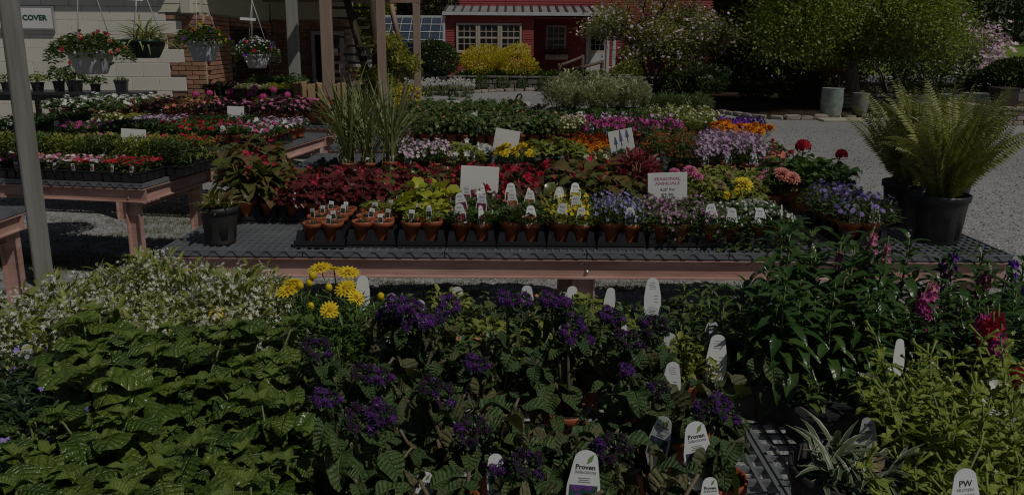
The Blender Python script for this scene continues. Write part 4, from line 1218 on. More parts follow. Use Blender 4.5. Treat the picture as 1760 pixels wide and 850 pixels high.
# yellow maple beside the porch
mb0 = Vector((at(665, 185, 12.9).x, 12.9, 0))
tree('yellow_maple', 'young yellow-green maple growing beside the porch posts', mb0, mb0 + Vector((0, 0, .5)), [at(rg.uniform(a, b), rg.uniform(c, d), 12.9 + rg.uniform(-.35, .35)) for a, b, c, d in [(668, 690, 70, 95)] * 4 + [(672, 705, 95, 125)] * 7 + [(630, 690, 120, 160)] * 8 + [(660, 690, 150, 190)] * 7 + [(610, 650, 160, 185)] * 4 + [(660, 672, 45, 80)] * 3], 0.03, M['L_maple'], 5200, 0.06, 0.085, 8)
p = at(690, 170, 12.4)
shrub('yellow_shrub', 'yellow flowering shrub at the foot of the porch post', 'shrub', (p.x, p.y, p.z), .26, .25, .2, M['L_gold'], 900, .035, None, 231, floor=False)
for i, (px, py, w, h) in enumerate([(690, 195, 0.30, 0.28), (700, 160, 0.42, 0.42), (735, 175, 0.35, 0.5)]):
    p = at(px, 205, 12.0 + i * .6)
    b = thing('black_tub', ['black plastic tub under the yellow shrub', 'large black tub behind the porch posts', 'black bin beside the slim porch post'][i], 'tub', (p.x, p.y, 0), .3 * i)
    zt_ = at(px, py, p.y).z
    part('body', MB().add(lathe([(w * .38, 0), (w * .5, max(.3, zt_ - .05)), (w * .54, max(.3, zt_ - .05)), (w * .54, max(.35, zt_)), (w * .5, max(.35, zt_)), (w * .36, .05)], 20)).mesh('body', M['black']), b)
for i, (x0, y0, x1, y1) in enumerate([(693, 195, 696, 141), (703, 193, 710, 158)]):
    a, b = at(x0, y0 + 14, 11.6), at(x1, y1, 11.6)
    o = part('birch_log', MB().add(tube([a, a.lerp(b, .5), b], [.03, .032, .028], 8)).mesh('birch_log', M['log']), None)
    tag(o, ['taller pale log standing between porch posts', 'shorter pale log leaning between porch posts'][i], 'log')
for i, (px, py, Y) in enumerate([(873, 189, 9.9), (773, 168, 12.0)]):
    b = Vector(at(px, py, Y))
    top = at(905 if i == 0 else 797, 163 if i == 0 else 152, Y)
    b0 = Vector((b.x, b.y, 0))
    if i == 0:
        pts = [b0, b, at(886, 172, Y), at(890, 163, Y), at(895, 161.5, Y), at(897, 165, Y), at(893, 172, Y), at(888, 175, Y)]
    else:
        pts = [b0, b, at(771, 160, Y), at(773, 156, Y), at(782, 155, Y), at(795, 156, Y)]
    o = part('shepherd_hook', MB().add(tube(pts, .012, 6)).mesh('shepherd_hook', M['iron']), None)
    tag(o, ['black iron hook with looped top behind the rear bench', 'black iron hook bent sideways before the barn bed'][i], 'hook')

# ---------------------------------------------------------------- right: glazed pots, slab, block wall
def vase(px, py, Y, prof, mat, name, label, z0=0.0, sq=0):
    p = at(px, py, Y)
    o = thing(name, label, 'pot', (p.x, p.y, z0))
    part('body', MB().add(lathe(prof, 28, sq=sq)).mesh('body', mat), o)
    r_, h_ = prof[-3][0], prof[-3][1]
    part('soil', MB().add(lathe([(r_ * .93, h_ - .06), (r_ * .5, h_ - .05), (0.0, h_ - .045)], 20, sq=sq)).mesh('soil', M['mulch']), o)
    return o
def vprof(rb, rm, rt, h, rim=.02):
    return [(rb, 0), (rb * 1.12, h * .12), (rm, h * .55), (rt * .98, h * .93), (rt, h - rim), (rt + .01, h), (rt - .02, h), (rt - .03, h - .1)]
Yv = onz(1425, 204, 0).y
p0 = onz(1428, 204, 0)
vs = vase(1428, 190, Yv, vprof(.19, .235, .225, .62), M['glaze'], 'glazed_pot', 'tall sage green glazed pot on slab at the gravel edge', .04)
for i in range(5):
    part('stone', EDGE[i % 3], vs, TRS((.09 * math.cos(i * 1.3), .09 * math.sin(i * 1.3), .56), (0, 0, i), .55))
vase(1477, 190, Yv + .3, vprof(.13, .18, .17, .5), M['greypot'], 'stone_pot', 'smaller grey stone pot right of the sage pot', .04)
for i, (px, w) in enumerate([(1470, 1.5), (1560, .7)]):
    p = onz(px, 208, 0)
    o = part('paving_slab', MB().add(bevT(w, .55, .04, .006)).mesh('paving_slab', M['slab']), None, Tr((p.x, p.y + .05, 0)))
    tag(o, ['long pale slab under the two glazed pots', 'short pale slab right of the long one'][i], 'slab')
for i, (px, yb, yt, w, mat, lab, sq) in enumerate([(1528, 200, 172, .42, 'greypot', 'dark round pot hidden behind fern tips, left', 0), (1570, 190, 163, .55, 'greypot', 'grey square planter behind fern fronds', 6), (1628, 190, 162, .5, 'glaze', 'blue grey glazed pot left of block wall', 0), (1678, 182, 163, .62, 'glaze', 'wide sage pot standing on the block wall', 0)]):
    Y = 18.5 if i < 3 else 18.2
    zb_, zt_ = (at(px, yb, Y).z, at(px, yt, Y).z)
    vase(px, yb, Y, vprof(w * .36, w * .48, w * .5, max(.3, zt_ - (0 if i < 3 else zb_))), M[mat], 'garden_pot', lab, 0 if i < 3 else max(0, zb_), sq)
wl_ = thing('block_wall', 'low tan block garden wall at right beyond the ferns', 'wall', (0, 0, 0))
A, B_, C_ = onz(1640, 203, 0), onz(1692, 215, 0), onz(1775, 216, 0)
def wallrun(a, b, hcourses, ch=.1):
    d = (b - a); L = d.length; ang = math.atan2(d.y, d.x)
    part('core', MB().box(0.03, L - .03, .03, .24, 0, hcourses * ch - .01).mesh('core', M['dstone']), wl_, TRS(a, (0, 0, ang)))
    for c in range(hcourses):
        x = 0.0
        while x < L - .05:
            w = min(random.uniform(.2, .34), L - x)
            t = bevT(w - .012, .24, ch - .01, .014)
            part('block', MB().add(t, rnd=random.random()).mesh('block', M['stone']), wl_, Tr(a) @ Matrix.Rotation(ang, 4, 'Z') @ Tr((x + w / 2, .1 + random.uniform(-.012, .008), c * ch)))
            x += w
    x = -.03
    while x < L:
        w = min(random.uniform(.35, .5), L + .03 - x)
        part('cap_block', MB().add(bevT(max(.05, w - .008), .34, .06, .01), rnd=random.random()).mesh('cap_block', M['stone']), wl_, Tr(a) @ Matrix.Rotation(ang, 4, 'Z') @ Tr((x + w / 2, .12, hcourses * ch)))
        x += w
hc = max(3, round(at(1720, 190, B_.y).z / .1))
wallrun(A, B_, hc); wallrun(B_ + Vector((.02, 0, 0)), C_, hc)
wallrun(Vector((A.x - 1.8, A.y + 2.4, 0)), Vector((A.x + .1, A.y + 2.2, 0)), hc)
for i, (px, w, h, mat) in enumerate([(1722, .45, .26, 'dwood'), (1752, .3, .2, 'greypot')]):
    p = at(px, 184, A.y + .5)
    o = thing('square_planter', ['dark brown square planter on the block wall', 'grey square planter at the right edge on block wall'][i], 'planter', (p.x, p.y, hc * .1 + .06))
    part('body', MB().add(frustT(w * .42, w * .42, w * .5, w * .5, h)).mesh('body', M[mat]), o)
    part('rim', MB().add(frustT(w * .53, w * .53, w * .53, w * .53, .03, z0=h + .002)).mesh('rim', M[mat]), o)
# ---------------------------------------------------------------- benches
BZ = 0.68
def channel(L, h=.088, fl=.03, th=.006):
    """C channel along x, open towards -y, web at y = fl"""
    pr = [(0, 0), (fl, 0), (fl, h), (0, h), (0, h - th), (fl - th, h - th), (fl - th, th), (0, th)]
    n = len(pr)
    v = [(0, a, b) for a, b in pr] + [(L, a, b) for a, b in pr]
    f = [(i, (i + 1) % n, (i + 1) % n + n, i + n) for i in range(n)]
    f += [(0, 7, 6, 1), (1, 6, 5, 2), (2, 5, 4, 3)] + [(8, 9, 14, 15), (9, 10, 13, 14), (10, 11, 12, 13)]
    return T(v, f, smooth=False)
PANEL = {}
def panelmesh(w, d):
    key = (round(w, 3), round(d, 3))
    if key in PANEL:
        return PANEL[key]
    b = MB()
    g = .003
    zt, zb = 0.0, -.012
    fw = .009
    nx, ny = max(4, int(w / .036)), max(4, int(d / .048))
    b.box(g, w - g, 0, fw, -.03, zt); b.box(g, w - g, d - fw, d, -.03, zt)
    b.box(g, g + fw, fw, d - fw, -.03, zt); b.box(w - g - fw, w - g, fw, d - fw, -.03, zt)
    for i in range(1, nx):
        x = g + (w - 2 * g) * i / nx
        b.box(x - .004, x + .004, fw, d - fw, zb, zt - .001)
    for j in range(1, ny):
        y = d * j / ny
        b.box(g + fw, w - g - fw, y - .005, y + .005, zb - .004, zt - .003)
    nt_ = int(w / .07)
    for k in range(nt_):          # toothed skirt
        x0 = g + (w - 2 * g) * k / nt_; wt = (w - 2 * g) / nt_
        for yy in (-.004, d):
            t = prism([(x0 + wt * .05, -.002), (x0 + wt * .95, -.002), (x0 + wt * .62, -.028), (x0 + wt * .38, -.028)], yy, yy + .004)
            b.add(t)
    b.box(g, w - g, -.0045, -.0005, -.006, 0.001)
    PANEL[key] = b.mesh('mesh_panel', M['mesh'])
    return PANEL[key]
boltm = MB().add(lathe([(.011, 0), (.011, .003), (.007, .003), (.007, .009), (0, .009)], 8)).mesh('bolt', M['bolt'])
def bench(label, x, y, yaw, L=3.66, D=1.22, npan=6, group='pink framed sales benches', legs=(0.03, .5, .97), H=BZ):
    o = thing('sales_bench', label, 'bench', (x, y, 0), yaw, group)
    zt = H - .03
    for i in range(npan):
        part('mesh_panel', panelmesh(L / npan, D), o, Tr((i * L / npan, 0, H)))
    part('front_rail', MB().add(channel(L)).mesh('front_rail', M['pink']), o, Tr((0, .002, zt - .095)))
    part('back_rail', MB().add(channel(L)).mesh('back_rail', M['pink']), o, TRS((L, D - .002, zt - .095), (0, 0, math.pi)))
    part('side_rail', MB().add(channel(D - .07)).mesh('side_rail', M['pink']), o, TRS((0.001, D - .035, zt - .093), (0, 0, -math.pi / 2), (1, 1, .98)))
    part('side_rail', MB().add(channel(D - .07)).mesh('side_rail', M['pink']), o, TRS((L - .001, .035, zt - .093), (0, 0, math.pi / 2), (1, 1, .98)))
    lg = channel(zt - .0, .098, .035, .007)
    for fx in legs:
        for sy in (0, 1):
            t = lg.tf(Matrix(((0, 0, 1), (0, 1, 0), (1, 0, 0))))
            part('leg', MB().add(t).mesh('leg', M['pink']), o, TRS((fx * L - .055, .034 if sy == 0 else D - .07, 0)))
        part('brace', MB().add(channel(D - .14, .06, .02)).mesh('brace', M['pink']), o, TRS((fx * L, .07, zt - .16), (0, 0, math.pi / 2)))
        for dz in (.025, .07):
            part('bolt', boltm, o, TRS((fx * L + random.uniform(-.03, .03), .026, zt - .095 + dz), (math.pi / 2, 0, 0)))
    return o
B1Y = onz(880, 432, BZ).y
BX0 = xat(275, B1Y, BZ)
bench('long middle bench with price sign and rows of terracotta pots', BX0, B1Y, 0.0, 3.76)
bench('second bench, behind the begonia bench, with marigolds and tall grass', BX0 - .05, 5.03, 0, 3.7)
bench('third bench, with green bedding plants in terracotta pots', BX0 - .05, 6.66, 0, 3.7)
bench('rearmost bench under the silver shrubs near the gravel drive', BX0 - .05, 8.1, 0, 3.7)
bench('nearest bench, under the big foreground plants', -1.9, 0.93, 0.0, 3.7, 1.18)
LY = -0.16
c1 = onz(245, 316, BZ); c2 = onz(464, 257, BZ)
def rb(c, yaw, L):      # right front corner -> left front corner
    return (c.x - L * math.cos(yaw), c.y - L * math.sin(yaw))
Lx = {}
for key, c, yaw, lab, D in (('A', c1, LY, 'left bench with flats of pink and red impatiens', .82), ('B', c2, LY, 'left rear bench with rows of small flowering pots', 1.22),
                            ('C', Vector((xat(575, 8.3, .68), 8.3, 0)), LY, 'back left bench under the geraniums near the brick corner', 1.22)):
    x, y = rb(c, yaw, 3.66)
    bench(lab, x, y, yaw, 3.66, D, 6, legs=(.03, .6, .97))
    Lx[key] = (x, y, yaw)
bench('bare bench end at the far left edge', -2.68 - 1.83, 2.1, 0.0, 1.83, 2.03, 3, legs=(.05, .962))
def onL(key, s, d, z=BZ):
    """point on a left bench: s metres from its right end, d metres behind its front edge"""
    x, y, yaw = Lx[key]
    a = 3.66 - s
    return Vector((x + a * math.cos(yaw) - d * math.sin(yaw), y + a * math.sin(yaw) + d * math.cos(yaw), z))
o = thing('plastic_bench', 'low black plastic bench against the cream block wall', 'bench', (at(60, 160, 11.0).x, 11.0, 0))
zs = at(200, 157, 11.0).z
wS = at(285, 160, 10.8).x - at(-40, 160, 10.8).x
part('top', MB().add(bevT(wS, .55, .05, .012)).mesh('top', M['black']), o, Tr((.3, 0, zs - .05)))
part('apron', MB().add(bevT(wS - .1, .03, .07, .006)).mesh('apron', M['black']), o, Tr((.3, -.22, zs - .122)))
for fx in (-.46, -.15, .15, .46):
    for sy in (-.2, .2):
        part('leg', MB().add(bevT(.07, .06, zs - .124, .008)).mesh('leg', M['black']), o, Tr((.3 + fx * wS, sy, 0)))

# ---------------------------------------------------------------- pots, trays, tags
def potprof(r, h, rb, lip):
    return [(rb, 0), (rb * 1.02, .004), (r * .9, h - lip), (r * .985, h - lip), (r, h - .003), (r * .985, h), (r * .92, h), (r * .88, h - lip), (rb * .95, .02)]
ME = {}
ME['tpot'] = MB().add(lathe(potprof(.053, .09, .036, .021), 20)).mesh('pot', M['terra'])
ME['tsoil'] = MB().add(lathe([(.0475, .077), (.03, .08), (0, .082)], 14)).mesh('soil', M['soil'])
ME['tpot_lo'] = MB().add(lathe(potprof(.053, .09, .036, .021), 12)).mesh('pot', M['terra'])
def nursery(r, h, mat, n=36):
    t = lathe([(r * .78, 0), (r * .80, .006), (r * .955, h - .035), (r * .955, h - .03), (r * 1.03, h - .028), (r * 1.04, h), (r * .97, h), (r * .94, h - .05), (r * .8, .02)], n, rib=0)
    k = len(t.v) // n
    for j in range(1, 4):
        for i in range(n):
            if (i // 3) % 2 and j < 3:
                t.v[j * n + i, :2] *= .972
    return MB().add(t).mesh('pot', mat)
ME['gal'] = nursery(.082, .17, M['pot_dusty'])
ME['galsoil'] = MB().add(lathe([(.077, .14), (.04, .145), (0, .147)], 16)).mesh('soil', M['soil'])
ME['big'] = nursery(.122, .225, M['black'], 48)
ME['bigsoil'] = MB().add(lathe([(.114, .19), (.06, .2), (0, .203)], 16)).mesh('soil', M['soil'])
ME['sq'] = MB().add(frustT(.038, .038, .048, .048, .09)).add(frustT(.052, .052, .052, .052, .012, z0=.082)).mesh('pot', M['black'])
TW, TD, PS = .224, .455, .112
def traymesh():
    b = MB()
    w, d = TW / 2 - .002, TD / 2
    b.add(frustT(w, d, w - .008, d - .008, .012))
    for s in (-1, 1):      # skirt walls, flared at the foot
        b.add(frustT(w, .006, w - .006, .004, .017, cy=s * (d - .006), z0=.012))
        b.add(frustT(.006, d - .014, .004, d - .014, .017, cx=s * (w - .006), z0=.012))
    for i in range(3):
        for j in range(5):
            x = (-.5 + i / 2) * 2 * (w - .022); y = -d + .022 + (2 * d - .044) * j / 4
            b.add(frustT(.03 if i == 1 else .02, .022, .011, .009, .062, cx=x, cy=y, z0=.012))
    for j in range(1, 4):
        y = -d + .022 + (2 * d - .044) * j / 4
        b.box(-w + .01, w - .01, y - .003, y + .003, .012, .026)
    b.box(-.003, .003, -d + .01, d - .01, .0125, .0255)
    return b.mesh('tray', M['tray'])
ME['tray'] = traymesh()
TRAYN = {}
def tray(x, y, label, z=BZ + .001, yaw=0.0):
    o = part('pot_tray', ME['tray'], None, TRS((x, y, z), (0, 0, yaw)))
    return tag(o, label, 'tray', 'black plastic pot trays')
def flatmesh(w, d, h=.06):
    b = MB()
    b.add(frustT(w / 2 - .012, d / 2 - .012, w / 2 - .012, d / 2 - .012, .004))
    nx, ny = round(w / .065), round(d / .065)
    for s in (-1, 1):
        b.add(frustT(w / 2 - .012, .003, w / 2 - .002, .003, h - .004, cy=s * (d / 2 - .01), z0=.004))
        b.add(frustT(.003, d / 2 - .014, .003, d / 2 - .014, h - .004, cx=s * (w / 2 - .01), z0=.004))
        b.add(frustT(w / 2, .006, w / 2, .006, .008, cy=s * (d / 2 - .006), z0=h))
        b.add(frustT(.006, d / 2 - .012, .006, d / 2 - .012, .008, cx=s * (w / 2 - .006), z0=h))
        for i in range(nx):
            b.add(frustT(.02, .005, .026, .008, h - .012, cx=-w / 2 + w * (i + .5) / nx, cy=s * (d / 2 - .006), z0=.005))
        for i in range(ny):
            b.add(frustT(.005, .02, .008, .026, h - .012, cy=-d / 2 + d * (i + .5) / ny, cx=s * (w / 2 - .006), z0=.005))
    b.box(-w / 2 + .012, w / 2 - .012, -d / 2 + .012, d / 2 - .012, h - .018, h - .006, m=1)
    return b.mesh('flat', [M['tray'], M['soil']])
# tags: arched card, stake, printed photo, lettering
def archpoly(w, h, r=.5, tw=.72):
    pts = [(-w * .25, -.022), (w * .25, -.022), (w * .5, 0), (w * .5, h * .45), (w * tw / 2, h - w * tw * .42)]
    for i in range(1, 8):
        a = math.pi * i / 8
        pts.append((w * tw / 2 * math.cos(a), h - w * tw * .42 + w * tw * .42 * math.sin(a)))
    pts += [(-w * tw / 2, h - w * tw * .42), (-w * .5, h * .45), (-w * .5, 0)]
    return pts
ME['pwtext'] = textmesh('PW', .015, M['inkgrey'], bold=.0003)
def smalltag(w, h, photo, arch=True, text=True):
    if arch:
        c = MB().add(prism(archpoly(w, h), -.0007, .0007)).mesh('plant_tag', M['tagw'])
    else:
        c = MB().box(-w / 2, w / 2, -.0007, .0007, 0, h).add(prism([(-w * .3, -.02), (w * .3, -.02), (w * .3, 0), (-w * .3, 0)], -.0006, .0006)).mesh('plant_tag', M['tagw'])
    f0, f1 = (.02, .46) if arch else (.08, .62)
    ph = MB().box(-w * .42, w * .42, -.0014, -.0009, h * f0, h * f1).mesh('photo_print', M[photo])
    subs = [('photo_print', ph)]
    tx = MB()
    for i in range(2):
        tx.box(-w * .22, w * .22, -.0013, -.0009, h * (.56 + .06 * i) if arch else h * (.72 + .1 * i), h * (.575 + .06 * i) if arch else h * (.75 + .1 * i))
    subs.append(('small_print', tx.mesh('small_print', M['inkgrey'])))
    if arch and text:
        subs.append(('lettering', ME['pwtext'], Tr((0, -.0011, h * .77)) @ UP))
    return c, subs
TAGS = {k: smalltag(.052, .084, k) for k in ('P_pink', 'P_orange', 'P_yellow', 'P_purple', 'P_white', 'P_dark')}
STAG = {k: smalltag(.024, .042, k, False) for k in ('P_dark', 'P_pink', 'P_purple')}
DTAG = {k: smalltag(.07, .075, k, False) for k in ('P_purple',)}
def tagpart(which, loc, yaw=0.0, lean=-.12):
    c, subs = which
    return ('plant_tag', c, TRS(loc, (lean + random.uniform(-.14, .1), random.uniform(-.2, .2), yaw)), None, subs)

# ---------------------------------------------------------------- plants on the benches
SL = LS                                                # small leaf
LEAF = {
    'small': LS, 'ov': leaf('ovate', .62, 3, 1, .3, .7), 'ov2': leaf('ovate', .7, 4, 1, .2, 1.1, ripple=.6),
    'lan': leaf('lance', .28, 3, 1, .35, .7), 'lin': leaf('linear', .1, 3, 1, .3, .9), 'rnd': leaf('round', .95, 3, 1, .25, .5),
    'cord': leaf('cord', .85, 4, 2, .18, .5, ripple=.9), 'lace': leaf('lance', .2, 2, 1, .3, .5),
}
PETAL = leaf('petal', .8, 2, 1, .15, .25)
NP_ = leaf('petal', .42, 2, 1, .15, .3)
FLOW = {
    'five': ring(PETAL, 5, .35), 'four': ring(PETAL, 4, .2), 'star': ring(NP_, 5, .2),
    'bell': ring(PETAL, 5, .55), 'daisy': join(ring(leaf('petal', .26, 2, 1, .1, .2), 13, .12)),
    'pom': join(ring(PETAL, 8, .15), ring(PETAL, 7, .6, z=.1, sc=.85, off=.3), ring(PETAL, 6, 1.05, z=.15, sc=.65, off=.1), ring(PETAL, 4, 1.35, z=.15, sc=.5)),
    'wing': join(ring(leaf('petal', 1.0, 2, 1, .1, .3), 2, .5), ring(leaf('petal', .6, 2, 1, .1, .2), 2, .7, off=1.57)),
    'tubef': lathe([(.05, 0), (.11, .3), (.1, .85), (.15, 1.0)], 6),
}
_lo = {}
def leafobj(t, mat):
    key = (t if isinstance(t, str) else id(t), mat.name)
    if key not in _lo:
        _lo[key] = MB().add(LEAF[t] if isinstance(t, str) else t).mesh('leaf', mat)
    return _lo[key]
def mat44(R3, p):
    m = Matrix.Identity(4)
    for i in range(3):
        for j in range(3):
            m[i][j] = R3[i][j]
        m[i][3] = p[i]
    return m
EYE = lathe([(.22, 0.02), (.2, .16), (0, .22)], 8)
def plant(seed, leafs, nl, R, H, size, lmat, el=(0.0, .9), lo=.15, flat=.55, trail=0.0, fl=None, nf=0, fs=.015, fmat=None, fz=.01, stems=7, z0=.08, up=(0, 0, 1), fel=1.0, frng=1.0, fmat2=None, eye=None, droop=0.0, cl=0, sep=False):
    """one plant standing in a pot: returns meshes foliage (leaves + stems) and flower"""
    r_ = np.random.default_rng(seed)
    leafs = leafs if isinstance(leafs, (list, tuple)) else [leafs]
    fo = MB(); sepl = []
    for t in leafs:
        n = nl // len(leafs)
        a = r_.uniform(0, 6.283, n); q = np.sqrt(r_.random(n)); r = R * q
        hh = H * (1 - flat * q ** 2) * (1 + .12 * np.sin(a * 3 + seed))
        z = z0 + hh * (lo + (1 - lo) * r_.random(n) ** .55)
        if trail:
            k = q > .75
            z = np.where(k, z - trail * r_.random(n) * (q - .75) * 4, z)
        e = r_.uniform(el[0], el[1], n) - droop * q
        d = sph(a + r_.normal(0, .5, n), e)
        P = np.stack([r * np.cos(a), r * np.sin(a), z], 1) - d * size * .3
        Fr = framesY(d, nrm(np.array(up) + r_.normal(0, .25, d.shape)), r_.uniform(.65, 1.2, n) * size)
        if sep:
            me = leafobj(t, lmat)
            for i in range(n):
                sepl.append(('leaf', me, mat44(Fr[i], P[i])))
        else:
            fo.many(LEAF[t] if isinstance(t, str) else t, Fr, P, rnd=r_.random(n))
    for i in range(stems):
        a = r_.uniform(0, 6.283); q = R * .7 * r_.random()
        fo.add(tube([(0.01 * math.cos(a), .01 * math.sin(a), z0 - .01), (q * .5 * math.cos(a), q * .5 * math.sin(a), z0 + H * .4), (q * math.cos(a), q * math.sin(a), z0 + H * .8)], [.0035, .003, .002], 4), m=1)
    res = ([('stem', fo.mesh('stem', [lmat, M['stem']]), None)] + sepl) if sep else [('foliage', fo.mesh('foliage', [lmat, M['stem']]), None, 'stuff')]
    if fl and nf:
        fb = MB()
        n = nf
        a = r_.uniform(0, 6.283, n); q = np.sqrt(r_.random(n)) * frng
        if cl:
            ca = r_.uniform(0, 6.283, cl); cq = np.sqrt(r_.random(cl)) * frng
            w = r_.integers(0, cl, n)
            a = ca[w] + r_.normal(0, .16, n); q = np.clip(cq[w] + r_.normal(0, .08, n), 0, 1.1)
        hh = H * (1 - flat * q ** 2) * (1 + .12 * np.sin(a * 3 + seed))
        z = z0 + hh + fz + r_.normal(0, .12 * H, n) * .4
        if trail:
            k = q > .75
            z = np.where(k, z - trail * r_.random(n) * (q - .75) * 4, z)
        P = np.stack([R * q * np.cos(a), R * q * np.sin(a), z], 1)
        d = nrm(np.stack([np.cos(a) * q, np.sin(a) * q, np.full(n, fel)], 1) + r_.normal(0, .3, (n, 3)))
        Fr = framesZ(d, r_.uniform(.75, 1.15, n) * fs, r_)
        ft = FLOW[fl] if isinstance(fl, str) else fl
        if nf <= 16:
            key = (id(ft), fmat.name, bool(eye))
            if key not in _lo:
                q1 = MB().add(ft)
                if eye:
                    q1.add(EYE, m=1)
                _lo[key] = q1.mesh('flower', [fmat] + ([eye] if eye else []))
            for i in range(n):
                res.append(('flower', _lo[key], mat44(Fr[i], P[i])))
            return res
        fb.many(ft, Fr, P, rnd=r_.random(n))
        mats = [fmat]
        if eye:
            fb.many(EYE, Fr, P, m=1)
            mats.append(eye)
        res.append(('flower', fb.mesh('flower', mats), None, 'stuff'))
    return res
def variants(n, seed, **kw):
    return [plant(seed + i, **kw) for i in range(n)]
TP = [('pot', ME['tpot'], None), ('soil', ME['tsoil'], None)]
SQP = [('pot', ME['sq'], None)]
V = {}
V['bare'] = variants(4, 1000, leafs=['small'], nl=26, R=.04, H=.02, size=.016, lmat=M['L_coral'], stems=3)
V['sparse'] = variants(3, 1010, leafs=['small'], nl=80, R=.05, H=.05, size=.018, lmat=M['L_yellowish'], stems=5)
V['lime'] = variants(4, 1020, leafs=['rnd'], nl=55, R=.075, H=.08, size=.038, lmat=M['L_lime'], stems=6)
V['limeL'] = variants(2, 1025, leafs=['rnd', 'cord'], nl=22, R=.09, H=.15, size=.075, lmat=M['L_lime'], stems=6, sep=True)
V['calib_g'] = variants(3, 1030, leafs=['small'], nl=360, R=.08, H=.062, size=.02, lmat=M['L_mid'], fl='bell', nf=2, fs=.010, fmat=M['F_salmon'])
V['calib_o'] = variants(3, 1035, leafs=['small'], nl=360, R=.08, H=.066, size=.022, lmat=M['L_mid'], fl='bell', nf=3, fs=.012, fmat=M['F_coral'])
V['calib_y'] = variants(3, 1040, leafs=['small'], nl=330, R=.085, H=.07, size=.022, lmat=M['L_yellowish'], fl='bell', nf=14, fs=.011, fmat=M['F_yellow'])
V['lobelia'] = variants(3, 1050, leafs=['small'], nl=330, R=.088, H=.07, size=.02, lmat=M['L_green'], fl='five', nf=38, fs=.0085, fmat=M['F_blue'], fel=.4)
V['bac_p'] = variants(4, 1060, leafs=['small', 'rnd'], nl=460, R=.1, H=.046, size=.019, lmat=M['L_mid'], trail=.10, fl='five', nf=46, fs=.008, fmat=M['F_bacpink'], fel=.3)
V['bac_w'] = variants(4, 1070, leafs=['small', 'rnd'], nl=460, R=.1, H=.046, size=.021, lmat=M['L_mid'], trail=.10, fl='five', nf=30, fs=.008, fmat=M['F_white'], fel=.3)
V['aster'] = variants(3, 1080, leafs=['lace'], nl=500, R=.125, H=.125, size=.04, lmat=M['L_mid'], lo=.05, fl='daisy', nf=38, fs=.0125, fmat=M['F_aster'], fel=.6, eye=M['F_gold'])
V['burg'] = variants(5, 1090, leafs=['ov2', 'cord'], nl=62, R=.1, H=.095, size=.064, lmat=M['L_burg'], el=(-.5, .6), fl='wing', nf=12, fs=.0135, fmat=M['F_begonia'], fel=.2, fz=0, sep=True)
V['burg'] += variants(2, 1096, leafs=['ov2', 'cord'], nl=56, R=.1, H=.105, size=.066, lmat=M['L_bronze'], el=(-.4, .8), fl='wing', nf=14, fs=.0145, fmat=M['F_begonia'], fel=.3, fz=.005, sep=True)
V['bronze'] = variants(4, 1100, leafs=['ov2'], nl=58, R=.115, H=.24, size=.095, lmat=M['L_bronze'], el=(-.2, 1.0), fl='wing', nf=8, fs=.022, fmat=M['F_begonia'], fel=.1, fz=-.01, sep=True)
V['bronzeR'] = variants(3, 1105, leafs=['ov2'], nl=46, R=.12, H=.155, size=.105, lmat=M['L_bronze'], el=(-.4, .8), fl='wing', nf=3, fs=.022, fmat=M['F_begonia'], fel=.1, fz=.01, sep=True)
V['dragon'] = variants(3, 1110, leafs=['ov2'], nl=40, R=.11, H=.13, size=.085, lmat=M['L_coral'], el=(-.5, .5), fl='wing', nf=30, fs=.022, fmat=M['F_begonia'], fel=.1, fz=0, cl=6, sep=True)
V['celosia'] = variants(2, 1120, leafs=['lan'], nl=80, R=.07, H=.24, size=.075, lmat=M['L_celosia'], el=(.2, 1.2), lo=.1)
V['dahlia'] = variants(4, 1130, leafs=['ov'], nl=100, R=.11, H=.12, size=.045, lmat=M['L_yellowish'], el=(-.3, .8), fl='pom', nf=2, fs=.017, fmat=M['F_tan'], fz=.01)
V['dahlia_d'] = variants(3, 1135, leafs=['ov'], nl=90, R=.11, H=.12, size=.045, lmat=M['L_mid'], el=(-.3, .8), fl='daisy', nf=6, fs=.028, fmat=M['F_pink'], fz=.02, eye=M['F_gold'])
V['gera'] = variants(3, 1140, leafs=['cord'], nl=46, R=.12, H=.16, size=.062, lmat=M['L_green'], el=(-.2, .6), stems=9, sep=True)
V['geraL'] = variants(2, 1145, leafs=['cord'], nl=46, R=.12, H=.17, size=.065, lmat=M['L_yellowish'], el=(-.2, .6), stems=9, sep=True)
V['mari_y'] = variants(3, 1150, leafs=['lace'], nl=260, R=.095, H=.10, size=.028, lmat=M['L_green'], fl='pom', nf=15, fs=.021, fmat=M['F_yellow'], fz=.015)
V['mari_o'] = variants(3, 1155, leafs=['lace'], nl=220, R=.09, H=.09, size=.026, lmat=M['L_green'], fl='pom', nf=16, fs=.02, fmat=M['F_orange'], fz=.012)
V['mari_r'] = variants(3, 1160, leafs=['lace'], nl=220, R=.09, H=.10, size=.026, lmat=M['L_green'], fl='pom', nf=16, fs=.02, fmat=M['F_rust'], fz=.012)
V['mari_c'] = variants(2, 1165, leafs=['lace'], nl=220, R=.09, H=.08, size=.026, lmat=M['L_green'], fl='pom', nf=9, fs=.017, fmat=M['F_cream'], fz=.012)
V['mari_big'] = variants(2, 1170, leafs=['lace'], nl=240, R=.1, H=.12, flat=.2, size=.03, lmat=M['L_dark'], fl='pom', nf=16, fs=.036, fmat=M['F_orange'], fz=.025)
V['alys'] = variants(2, 1175, leafs=['small'], nl=220, R=.085, H=.06, size=.016, lmat=M['L_dark'], fl='four', nf=260, fs=.006, fmat=M['F_white'], fel=.8)
V['phlox'] = variants(3, 1180, leafs=['small'], nl=240, R=.1, H=.12, size=.024, lmat=M['L_green'], fl='five', nf=46, fs=.015, fmat=M['F_palepink'], fel=.5)
V['petun'] = variants(3, 1185, leafs=['ov'], nl=120, R=.1, H=.11, size=.04, lmat=M['L_lime'] if False else M['L_yellowish'], fl='bell', nf=2, fs=.024, fmat=M['F_white'], fel=.4)
